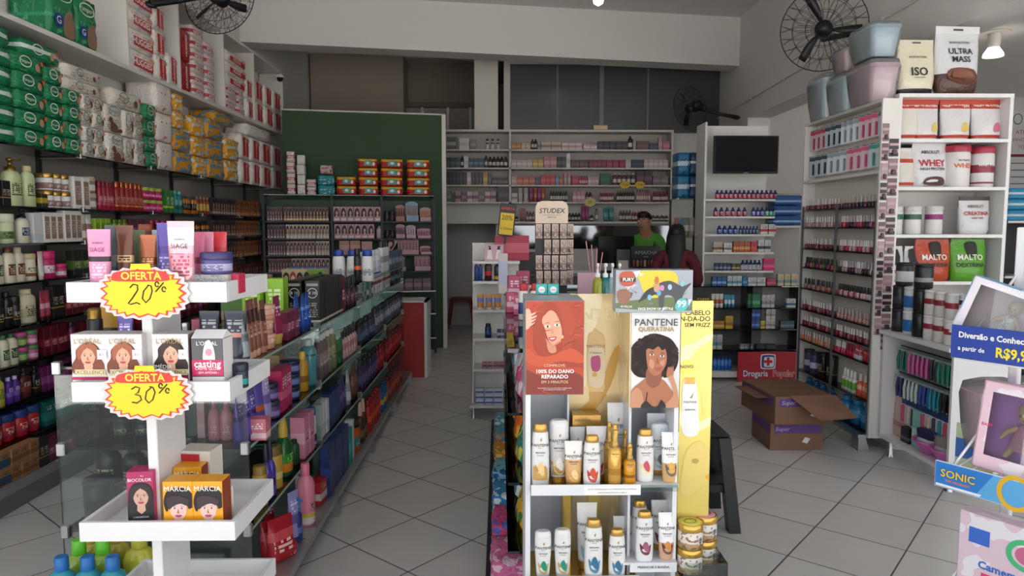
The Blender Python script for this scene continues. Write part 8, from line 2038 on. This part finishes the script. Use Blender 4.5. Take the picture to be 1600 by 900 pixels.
# lower cabinet along the aisle with its counter
CY0, CY1 = 3.95, 4.66
cu = empty('razor_cabinet', 'white low cabinet open to the aisle with hooks of razors below the tubs', 'cabinet', (2.6, CY0, 0))
def cpart(b, n):
    o = b.build(n, cu); o.location = (-2.6, -CY0, 0); return o
cpart(MB().box(2.57, 3.5, CY0 - .02, CY1 + .02, .835, .86, WHITE, .002).box(2.72, 3.6, CY1 + .02, 5.15, .835, .86, WHITE), 'counter_top'); cpart(MB().box(2.74, 3.58, CY1 + .1, 5.13, .0, .835, WHITED), 'rear_base'); cpart(MB().box(2.60, 2.95, CY0, CY1, .12, .145, WHITE), 'floor_board'); cpart(MB().box(2.93, 2.95, CY0, CY1, .145, .835, WHITED), 'back_board')
cpart(MB().box(2.60, 2.95, CY0 - .02, CY0, .12, .835, WHITE), 'near_side'); cpart(MB().box(2.60, 2.95, CY1, CY1 + .02, .12, .835, WHITE), 'far_side')
for x in (2.65, 2.9):
    for y in (CY0 + .04, CY1 - .04): cpart(MB().lathe([(.028, 0), (.02, .02), (.018, .12)], STEEL, 10, cx=x, cy=y), 'leg')
b = MB()
for z in (.76, .58, .40): b.tube([(2.70, CY0 + .03, z), (2.70, CY1 - .03, z)], .005, M('4a4a4a', .3, metal=1), 6)
cpart(b, 'hook_rail')
@cached
def razor(c, head):
    b = MB(); b.tube([(0, 0, -.03), (0, -.004, .04), (0, .003, .10)], [.009, .011, .007], _m(c), 6); k = MB(); k.box(-.02, .02, -.008, .006, .1, .115, _m(head), .002)
    return T('razor', b.mesh('razor'), [T('razor_head', k.mesh('razor_head'))])
RZ = [(.655, [('1f6a5a', 5, 'dark green'), ('c85a9a', 10, 'pink'), ('2a2a3a', 3, 'black'), ('1f8a6a', 7, 'sea green')]), (.475, [('1f2f6a', 4, 'navy'), ('b8c4c0', 8, 'white'), ('2a4a9a', 5, 'blue'), ('1f8a9a', 5, 'cyan'), ('1c1c22', 6, 'black')])]
for j, (z, runs) in enumerate(RZ):
    tot = sum(r[1] for r in runs); i = 0
    for c, n, nm in runs:
        for k in range(n):
            y = CY1 - .06 - (CY1 - CY0 - .14) * i / (tot - 1); i += 1
            spawn(razor(c, '8a9a9a'), (2.67 + .02 * (k % 2), y, z - .02), -PI / 2 + _rn.uniform(-.3, .3), '%s razor, %s of its colour from the back, %s rail' % (nm, _ORD[k], ['upper', 'middle'][j]), 'razor')
row_x(2.66, .25, CY0 + .1, CY1 - .1, 9, [blister(.07, .19, PR('c8ccd0', [(.7, .95, '24386a')]), c) for c in ('c84a6a', '2a8a9a', '3a3a4a', 'c8b8a8')], 'hanging brush card', 'brush card', 'lowest cabinet rail', face=-1)
for k, (y, t, lab, cat) in enumerate(((4.58, pouch(.17, .06, .36, PR('c8a8a0', [(.2, .3, 'a87a74')]), name='refill_pouch'), 'pale pink bag leaning at the back of the low cabinet', 'bag'), (4.46, carton(.09, .1, .1, 'BK' and PR('1c1c22', [(.2, .4, '6a6a7a')])), 'small black box on the cabinet floor', 'carton'), (4.35, carton(.1, .08, .24, PR('8ac0b8', [(.2, .5, 'c8e0d8')])), 'mint carton on the cabinet floor', 'carton'))): spawn(t, (2.70, y, .146), -PI / 2, lab, cat)
for k, y in enumerate((4.24, 4.06)):
    tag(MB().lathe([(.06, 0), (.075, .02), (.11, .07), (.118, .085), (.105, .08), (.06, .02), (.001, .012)], M('c86ab0', .3), 20).build('bowl', None, (2.70, y, .146)), 'magenta plastic bowl, %s one on the cabinet floor' % ['far', 'near'][k], 'bowl')
    spawn(softpack(.15, .13, .13, PR(['22264a', '8a8480'][k], [(.3, .5, 'c8c8d0')]), None, 'sponge_pack', .15, k), (2.70, y, .175), -PI / 2 + .3, '%s bag lying in the %s magenta bowl' % (['navy', 'clear grey'][k], ['far', 'near'][k]), 'bag')
TUBS = [(1402, 0, 'black', ('1f2024', [(.25, .6, '3a3c42')], '26262a')), (1402, 1, 'black', ('1f2024', [(.25, .6, '3a3c42')], '26262a')), (1408, 2, 'black and white', ('26262a', [(.2, .7, 'c8c8c8')], '1c1c20')), (1422, 0, 'blue and white', ('c8ccd0', [(.15, .7, '2a6aa8')], 'd8d8d8')), (1422, 1, 'blue and white', ('c8ccd0', [(.15, .7, '2a6aa8')], 'd8d8d8')),
        (1438, 0, 'plain black', ('18181a', [], '1c1c1e')), (1438, 1, 'plain black', ('18181a', [], '1c1c1e')), (1440, 2, 'tall black', ('1c1c1e', [(.3, .5, '8a8a8c')], '141416')), (1456, 0, 'wine-banded white', ('d4d0ce', [(.5, .74, '8a2432')], 'd8d4d2')), (1456, 1, 'wine-banded white', ('d4d0ce', [(.5, .74, '8a2432')], 'd8d4d2')),
        (1471, 0, 'wine-banded cream', ('d0cac4', [(.5, .74, '8a2432')], 'd8d4d2')), (1471, 1, 'wine-banded cream', ('d0cac4', [(.5, .74, '8a2432')], 'd8d4d2')), (1487, 0, 'wine-striped', ('d4d0ce', [(.45, .7, '9a2c3a')], 'd8d4d2')), (1487, 1, 'wine-striped', ('d4d0ce', [(.45, .7, '9a2c3a')], 'd8d4d2')), (1506, 0, 'black-banded white', ('d0d0d0', [(.2, .5, '2a2a2e'), (.7, .9, '3a3a3e')], 'd0ccca')), (1506, 1, 'black-banded white', ('d0d0d0', [(.2, .5, '2a2a2e'), (.7, .9, '3a3a3e')], 'd0ccca'))]
for px, l, nm, (c, bd, lid) in TUBS:
    spawn(jar(.094 if l < 2 else .11, .152, PR(c, bd, None, .35), lid, 'supplement_tub', True, .9), (2.66, 4.6 - (px - 1402) * .0065, .861 + l * .1535), -PI / 2 + .5, '%s tub, %s of its stack on the razor cabinet' % (nm, ['bottom', 'second', 'top'][l]), 'supplement tub')
# plastic tubs in clear bags on the nail polish unit
def crate(w, d, h, c, lid=None):
    b = MB(); m = M(c, .3)
    def rg(k, z): return [(u * k, v * k, z) for u, v in [(x * w / 2, y * d / 2) for x, y in ((-.8, -1), (.8, -1), (1, -.8), (1, .8), (.8, 1), (-.8, 1), (-1, .8), (-1, -.8))]]
    b.loft([rg(.8, 0), rg(.84, .01), rg(1, h * .9), rg(1.06, h * .91), rg(1.06, h), rg(.98, h), rg(.82, .02)], m, False, True, True)
    k = MB(); k.loft([rg(.84, -.004), rg(1.0, h * .4), rg(1.10, h * .9), rg(1.0, h * 1.12), rg(.5, h * 1.2)], WRAP, True)
    return T('storage_tub', b.mesh('storage_tub'), [T('clear_bag', k.mesh('clear_bag'))])
for y, t, dz, lab in ((5.66, crate(.3, .2, .30, 'b8d0dc'), 0, 'pale blue storage tub in a clear bag at the far end'), (5.32, crate(.3, .2, .24, 'c4dae6'), 0, 'light blue storage tub in a clear bag in the middle'), (4.98, crate(.36, .2, .25, 'd8a0b0'), 0, 'dusty pink storage tub in a clear bag'), (4.98, crate(.34, .2, .2, '9abccc'), .305, 'blue-grey storage tub in a clear bag on the pink one'), (5.32, crate(.22, .17, .15, 'dca8b2'), .292, 'small pink storage tub on the light blue one')): spawn(t, (NX + .07, y, 2.402 + dz), PI / 2, lab, 'storage tub')
# cardboard boxes on the floor
CBM = PR('7d5a46', [], None, .75, .08); CBD = M('7a5640', .8); PUR = M('5a3a7a', .6)
def cardboard(loc, rz, w, d, h, label, opened, word):
    r = empty('cardboard_box', label, 'cardboard box', loc, rz); MB().box(-w / 2, w / 2, 0, d, 0, h, CBM, .002).build('box_body', r)
    b = MB(); flat(b, [(-w * .43, h * .62), (w * .46, h * .62), (w * .46, h * .92), (-w * .43, h * .92)], -.0008, PUR); letters(b, word, -w * .28, -.0012, h * .77, h * .22, M('b8a8c8', .6), shear=.3); flat(b, [(w * .1, h * .3), (w * .2, h * .24), (w * .26, h * .42), (w * .16, h * .48)], -.001, M('d8d4d0', .6)); letters(b, 'suzano', w * .34, -.0012, h * .12, h * .09, M('4a3a6a', .6))
    c = MB(); flat(c, [(-d * .97, h * .62), (-d * .05, h * .62), (-d * .05, h * .92), (-d * .97, h * .92)], 0, PUR); c.v = [(-w / 2 - .0008 + y, -x, z) for x, y, z in c.v]; c.f = [f[::-1] for f in c.f]
    b.build('printed_band', r); c.build('side_band', r)
    if opened:
        e = MB(); e.add([(-w / 2 + .1, -.0, h), (w / 2 + .01, .0, h), (w / 2 + .04, -.22, h - .1), (-w / 2 + .22, -.2, h - .12)], [(0, 1, 2, 3)], CBM); e.add([(-w / 2 + .1, .003, h + .004), (w / 2 + .01, .003, h + .004), (w / 2 + .04, -.22, h - .096), (-w / 2 + .22, -.2, h - .116)], [(3, 2, 1, 0)], CBM); e.build('open_flap', r)
        e = MB(); e.box(-w / 2 - .1, -w / 2, .1, d - .1, h - .03, h - .026, CBD); e.build('side_flap', r)
    return r
cardboard((2.07, 4.76, 0), 0, .37, .36, .195, 'lower cardboard box with purple band lying on the floor', False, 'Super'); cardboard((2.10, 4.72, .197), R(4), .42, .56, .195, 'opened cardboard box on top of the lower one', True, 'Super')
# black stool behind the display
bs = empty('black_stool', 'black plastic stool standing behind the gold panel of the shampoo display', 'stool', (1.035, 3.62, 0))
MB().box(-.14, .14, -.14, .14, .475, .505, BLACKP, .014).build('seat', bs)
for x in (-1, 1):
    for y in (-1, 1): MB().loft([[(x * (a_ - .03), y * (a_ - .03), z), (x * (a_ + .03), y * (a_ - .03), z), (x * (a_ + .03), y * (a_ + .03), z), (x * (a_ - .03), y * (a_ + .03), z)][::(1 if x * y > 0 else -1)] for a_, z in ((.16, 0), (.112, .48))], BLACKP, False).build('leg', bs)
for x, y in ((1, 0), (-1, 0), (0, 1), (0, -1)): MB().box((-.13 if x == 0 else x * .138 - .01), (.13 if x == 0 else x * .138 + .01), (-.13 if y == 0 else y * .138 - .01), (.13 if y == 0 else y * .138 + .01), .20, .24, BLACKP).build('stretcher', bs)
# ================================================================== FANS and lamps
def fan(loc, yaw, pitch, r, mount, label, blades=3):
    root = empty('wall_fan', label, 'fan', loc); root.rotation_euler = (pitch, 0, yaw)
    K = M('15161a', .4)
    for nm, yy, dm in (('front_guard', -.07, .05), ('rear_guard', .06, -.04)):
        b = MB()
        for q_ in (1, .72, .42): b.tube([(r * q_ * math.cos(a), yy * (1 if q_ < 1 else .0) - dm * (1 - q_) * (.6 if yy < 0 else -.0), r * q_ * math.sin(a)) for a in [2 * PI * i / 32 for i in range(32)]], .004 if q_ == 1 else .002, K, 5, True)
        for i in range(40):
            a = 2 * PI * i / 40; a2 = a + .35 * (1 if i % 2 else -1); b.tube([(r * math.cos(a), 0, r * math.sin(a)), (r * .6 * math.cos((a + a2) / 2), yy * .9, r * .6 * math.sin((a + a2) / 2)), (r * .18 * math.cos(a2), yy * 1.1, r * .18 * math.sin(a2))], .0016, K, 4)
        b.build(nm, root)
    b = MB(); b.lathe([(.001, -.05), (r * .2, -.04), (r * .22, .03), (r * .1, .05)], K, 16); b.v = [(x, z, y) for x, y, z in b.v]; b.build('hub', root)
    for k in range(blades):
        b = MB(); a0 = 2 * PI * k / blades + 1.9; pts = []
        for t in range(7):
            q_ = r * (.18 + .68 * t / 6); w_ = .34 * (1 - .5 * (t / 6) ** 2); pts.append((q_, a0 + .12 * t / 6, w_))
        vs = []
        for q_, a, w_ in pts: vs += [(q_ * math.cos(a - w_ * .6), -.018, q_ * math.sin(a - w_ * .6)), (q_ * math.cos(a + w_ * .6), .018, q_ * math.sin(a + w_ * .6)), (q_ * math.cos(a + w_ * .6), .022, q_ * math.sin(a + w_ * .6)), (q_ * math.cos(a - w_ * .6), -.014, q_ * math.sin(a - w_ * .6))]
        b.add(vs, [f for i in range(6) for f in ((i * 4, i * 4 + 1, i * 4 + 5, i * 4 + 4), (i * 4 + 2, i * 4 + 3, i * 4 + 7, i * 4 + 6), (i * 4 + 1, i * 4 + 2, i * 4 + 6, i * 4 + 5), (i * 4 + 3, i * 4, i * 4 + 4, i * 4 + 7))] + [(3, 2, 1, 0), (24, 25, 26, 27)], K, True); b.build('blade', root)
    b = MB(); b.lathe([(.04, .05), (.07, .07), (.07, .17), (.04, .2)], K, 14); b.v = [(x, z, y) for x, y, z in b.v]; b.build('motor', root)
    inv = (Matrix.Translation(Vector(loc)) @ Euler((pitch, 0, yaw)).to_matrix().to_4x4()).inverted()
    m0 = inv @ Vector(mount); b = MB(); b.tube([(0, .14, 0), (0, .2, -.06), m0 * .6 + Vector((0, .05, -.02)), m0], [.03, .028, .024, .03], K, 8); b.lathe([(.001, -.012), (.055, -.012), (.055, .012), (.001, .012)], K, 12, cx=m0.x, cy=m0.y, z0=m0.z); b.build('wall_arm', root)
    return root
p = onX(1352, 48, XR); f = onY(1287, 45, p.y - .35); fan(f, R(-24), R(8), .335, (XR - .01, p.y, p.z - .02), 'large black wall fan on the right beam')
f = onY(345, -2, 6.0); fan(f, R(56), R(34), .30, (-2.74, 5.75, f.z - .12), 'black wall fan above the left lockers, partly outside the view')
f = onY(1078, 170, 9.3); fan(f, R(-62), R(20), .29, (XR - .01, 9.5, f.z - .08), 'small black wall fan above the far end of the perfume shelves')
sl = empty('spot_lamp', 'lit spot lamp hanging from the ceiling of the right room', 'lamp', onY(1551, 100, 7.0)); sl.location.z = 3.44
MB().lathe([(.14, 0), (.14, .008), (.05, .01)], WHITED, 18).build('ceiling_plate', sl); MB().lathe([(.05, -.14), (.06, -.06), (.05, 0)], WHITED, 14).build('socket', sl)
MB().lathe([(.001, -.235), (.09, -.22), (.085, -.19), (.05, -.135)], M('fff6e8', .3, emit=6), 16).build('bulb', sl)
bl_ = empty('ceiling_bulb', 'lit white bulb hanging below the shop ceiling at the picture top', 'lamp', (onY(935, 2, 7.6).x, 7.6, ZC))
zb = onY(935, -1, 7.6).z - ZC
MB().lathe([(.001, zb - .07), (.05, zb - .04), (.055, zb), (.02, zb + .06)], M('fff8ec', .3, emit=8), 16).build('bulb', bl_); MB().lathe([(.022, zb + .05), (.03, zb + .09), (.03, zb + .14), (.05, -.001)], WHITED, 10).build('holder', bl_)
# ================================================================== TOY RACK at the right front, poster and packs in the right room
RO = onY(1494, 540, 2.2); RX, RYY = RO.x, 2.2; RZR = R(-58)
tr = empty('toy_rack', 'white wire toy rack with printed banners at the right front edge', 'display rack', (RX, RYY, 0), RZR)
RW = M('e6e6e8', .35); BLU = M('1f3f9a', .4)
def zr(py, Y=2.15): return onY(1540, py, Y).z
for x in (.10, .42): MB().box(x - .014, x + .014, .16, .188, 0, 1.55, RW, .003).build('post', tr)
b = MB()
for x in (.10, .42): b.tube([(x, .17, .05), (x, -.12, .02)], .012, RW, 6)
b.tube([(.02, -.12, .02), (.5, -.12, .02)], .012, RW, 6); b.build('foot_frame', tr)
for k, z in enumerate((1.135, .76, .36)):
    b = MB(); loop = [(0, .0, z), (.52, .0, z), (.52, .17, z + .02), (0, .17, z + .02)]; b.tube(loop, .006, RW, 6, True)
    for i in range(7): b.tube([(.04 + .074 * i, 0, z), (.04 + .074 * i, .17, z + .02)], .003, RW, 5)
    b.tube([(.0, .0, z), (.10, .175, z + .28)], .005, RW, 5); b.tube([(.52, .0, z), (.42, .175, z + .28)], .005, RW, 5)
    b.build('wire_shelf', tr)
z0 = zr(562); bn = MB().box(-.01, .5, -.014, -.008, z0, z0 + .105, BLU, .001).build('price_banner', tr)
b = MB(); letters(b, 'Diversão e Conhecimento', .012, -.015, z0 + .075, .0255, INKW, 'LEFT', bold=.03, sx=.9); letters(b, 'a partir de', .012, -.015, z0 + .033, .020, INKW, 'LEFT', bold=.02, sx=.9); letters(b, 'R$9,99', .118, -.015, z0 + .032, .042, M('f0dc2a', .45), 'LEFT', bold=.03, sx=.85); b.build('lettering', bn)
z1_ = zr(768); b = MB(); b.box(-.03, .5, -.03, -.024, z1_, z1_ + .085, M('dfe6ec', .35), .001); bn2 = b.build('toy_banner', tr)
b = MB(); flat(b, [(-.028, z1_ + .002), (-.028, z1_ + .083), (.14, z1_ + .083), (.10, z1_ + .002)], -.0305, M('2a7ac8', .4)); flat(b, [(.09, z1_ + .002), (.14, z1_ + .083), (.498, z1_ + .083), (.498, z1_ + .002)], -.0305, M('5aa8dc', .4))
flat(b, [(-.025, z1_ + .004), (-.025, z1_ + .012), (.11, z1_ + .012), (.105, z1_ + .004)], -.031, M('e8ecf0', .4)); ring(b, .20, z1_ + .045, .05, .055, .014, -.0318, M('e0b02a', .35)); letters(b, 'SONIC', .04, -.0318, z1_ + .048, .034, M('2a4a9a', .4), bold=.06); letters(b, 'SONIC', .04, -.0322, z1_ + .048, .034, M('e8c83a', .4), bold=.02); letters(b, 'THE HEDGEHOG', .04, -.0322, z1_ + .026, .0095, M('e8842a', .4), bold=.03)
b.build('banner_print', bn2)
def doll_box(w, h, d, base, inner, dress, label, loc, tilt, words, side='4ab0d8', naked=False):
    r = empty('doll_box', label, 'toy box', loc); r.rotation_euler = (tilt[0], tilt[1], RZR)
    m = PR(base, [], None, .35, 0, ('f0e6ec', 3.0, .35)); b = MB(); t = .028 if w > .15 else .02
    b.box(-w / 2, w / 2, d - .004, d, 0, h, M(inner, .5)); b.box(-w / 2, w / 2, 0, d, 0, .004, m); b.box(-w / 2, w / 2, 0, d, h - .004, h, M(side, .4)); b.box(-w / 2, -w / 2 + .004, 0, d, 0, h, M(side, .4)); b.box(w / 2 - .004, w / 2, 0, d, 0, h, m)
    b.box(-w / 2, w / 2, 0, .003, 0, h * .16, m); b.box(-w / 2, w / 2, 0, .003, h * .88, h, m); b.box(-w / 2, -w / 2 + t, 0, .003, h * .16, h * .88, m); b.box(w / 2 - t, w / 2, 0, .003, h * .16, h * .88, m); b.build('carton_shell', r)
    MB().box(-w / 2 + t, w / 2 - t, .0005, .0015, h * .16, h * .88, CLEARGLASS).build('window_film', r)
    SK_ = M('e0a888', .45); e = MB(); s = h; cy = d * .5
    e.lathe([(.001, -.11 * s), (.07 * s, -.07 * s), (.10 * s, 0), (.09 * s, .06 * s), (.05 * s, .1 * s), (.001, .115 * s)], SK_, 14, cx=.01, cy=cy, z0=.68 * s)
    for k in (-1, 1):
        e.tube([(.01 + k * .07 * s, cy, .53 * s), (.01 + k * .16 * s, cy - .01, .46 * s), (.01 + k * .2 * s, cy - .02, .38 * s)], [.035 * s, .032 * s, .02 * s], SK_, 8); e.tube([(.01 + k * .06 * s, cy, .34 * s), (.01 + k * .1 * s, cy - .015, .26 * s), (.01 + k * .13 * s, cy - .02, .19 * s)], [.045 * s, .04 * s, .026 * s], SK_, 8)
    e.build('doll_body', r); e = MB(); e.lathe([(.13 * s, .28 * s), (.12 * s, .36 * s), (.08 * s, .52 * s), (.05 * s, .57 * s)], PR(dress, [], None, .6, 0, ('d88aa8', 8.0, .38)), 14, .7, cx=.01, cy=cy); e.build('doll_dress', r)
    e = MB(); e.lathe([(.102 * s, .0), (.1 * s, .06 * s), (.055 * s, .105 * s), (.001, .122 * s)], M('d8b078', .6), 14, 1.05, cx=.01, cy=cy + .006, z0=.70 * s); e.build('doll_hair', r)
    e = MB()
    for k in (-1, 1): flat(e, ell(.01 + k * .035 * s, .68 * s, .012 * s, .016 * s, 10), cy - .103 * s, M('2a3a5a', .3))
    flat(e, ell(.01, .635 * s, .014 * s, .006 * s, 8), cy - .092 * s, M('c84a5a', .4)); e.build('doll_face', r)
    e = MB(); e.lathe([(.05 * s, 0), (.045 * s, .08 * s), (.03 * s, .12 * s), (.035 * s, .2 * s), (.012 * s, .26 * s)], M('d83a9a', .35), 12, cx=w * .3, cy=cy - .01, z0=.17 * s); e.build('toy_accessory', r)
    e = MB(); 
    for wd, x, z, sz, c in words: letters(e, wd, x * w, -.001, z * h, sz, M(c, .4), bold=.02)
    e.build('lettering', r)
    return r
def rk(x, y, z): c_, s_ = math.cos(RZR), math.sin(RZR); return (RX + x * c_ - y * s_, RYY + x * s_ + y * c_, z)
doll_box(.25, .2, .05, 'e8e0e8', 'e2b4c4', 'f0dce6', 'blue and pink doll box tilted on the upper rack above the price banner', rk(.085, .02, 1.175), (R(-8), R(17), 0), [('PEQUENINA', -.0, .94, .018, 'f0f4f8'), ('DOLL', -.3, .08, .016, 'c83a4a')])
doll_box(.22, .3, .05, 'e8e6ea', 'c8a890', 'e8c8d0', 'tall white doll box standing behind the tilted one', rk(.26, .115, 1.165), (R(-4), 0, 0), [('My Doll', -.05, .93, .03, '8ab0cc')], 'e4e4e8')
doll_box(.22, .28, .055, 'ecc8d4', 'c46ad0', 'e88ab0', 'pink doll box with purple lining on the middle rack shelf', rk(.16, .03, .785), (R(-6), R(3), 0), [('Baby', .25, .94, .026, 'd85a8a'), ('BABY', -.38, .5, .014, 'd84a6a')], 'ecc8d4')
r = empty('toy_box', 'pink toy camera box with green ring on the bottom rack shelf', 'toy box', rk(.16, .02, .385), RZR)
MB().box(-.13, .13, 0, .08, 0, .255, PR('dfc4d0', [], None, .35, 0, ('e8e2e8', 3.0, .4)), .002).build('carton', r)
b = MB(); ring(b, .06, .17, .055, .05, .016, -.001, M('4ab87a', .4)); flat(b, ell(.06, .17, .03, .028), -.001, M('c86a8c', .4)); flat(b, [(-.1, .16), (-.04, .16), (-.04, .21), (-.1, .21)], -.001, M('3a6ac8', .4)); letters(b, 'Camera', -.015, -.001, .095, .034, M('2a6ac0', .4), bold=.03); letters(b, 'FUN', .0, -.001, .045, .062, M('e83a7a', .4), bold=.05); b.build('printed_front', r)
spawn(T('storage_bag', crate(.17, .12, .2, 'd8a0b4').mesh, crate(.17, .12, .2, 'd8a0b4').kids), rk(.02, .25, .80), 0, 'pink toy tub in a clear bag hung behind the rack', 'toy tub')
tr2 = spawn(T('clear_peg_bag', MB().box(-.06, .06, 0, .01, 0, .17, PR('b8c4a0', [(.3, .7, '3a6ab0')], None, .3)).mesh('clear_peg_bag')), rk(-.02, .21, .70), RZR, 'small pack with blue toy hanging at the back of the rack', 'toy pack')
# right room: notice and packs on a shelf
p = onY(1592, 200, 10.38); b = MB(); b.box(-.28, .28, 0, .008, -.95, .25, M('dcdcdc', .5)); nt_ = tag(b.build('wall_notice', None, (p.x + .12, 10.385, p.z)), 'white paper notice with red line on the wall of the right room', 'notice')
b = MB(); ring(b, -.14, .13, .07, .08, .012, -.001, M('3a3a3a', .5)); letters(b, 'ATENÇÃO', .04, -.001, -.06, .085, M('b8324a', .5)); letters(b, 'FAVOR NÃO', .0, -.001, -.17, .07, M('b8324a', .5)); letters(b, 'TOCAR', 0, -.001, -.28, .07, M('b8324a', .5)); flat(b, [(-.27, -.42), (.27, -.42), (.27, -.38), (-.27, -.38)], -.001, M('8a2434', .5))
for k in range(4): flat(b, [(-.2, -.52 - .1 * k), (.22, -.52 - .1 * k), (.22, -.505 - .1 * k), (-.2, -.505 - .1 * k)], -.001, M('6a6a6a', .5))
b.build('lettering', nt_)
s0 = onY(1572, 345, 6.4); ss = empty('side_shelf_unit', 'dark shelf stand with blue packs in the right room behind the supplement unit', 'shelf unit', (s0.x, 6.4, 0))
for z in (s0.z, 1.1, .6, .1): MB().box(0, .8, 0, .35, z - .02, z, WHITED).build('shelf', ss)
for x in (0, .78): MB().box(x, x + .02, .0, .35, 0, s0.z, DARKM).build('upright', ss)
MB().box(.02, .78, .33, .35, .1, s0.z, M('2a2228', .6)).build('back_board', ss)
for k in range(3): spawn(softpack(.3, .2, .1, PR('2a8ab8', [(.4, .6, 'c8d8e0')], None, .3, .4), None, 'wipes_pack', .1, k), (s0.x + .17, 6.52, s0.z + .001 + k * .1), 0, 'bright blue pack on the dark shelf stand, %s of three' % ['lowest', 'middle', 'topmost'][k], 'wipes pack')

sc_ = empty('security_camera', 'small white dome camera on the end of the left lockers', 'camera', (-2.72, 8.99, 3.40))
MB().lathe([(.05, 0), (.05, .02), (.03, .03)], WHITE, 12).build('mount', sc_); MB().lathe([(.001, -.05), (.03, -.04), (.042, 0)], DARKM, 12).build('dome', sc_)
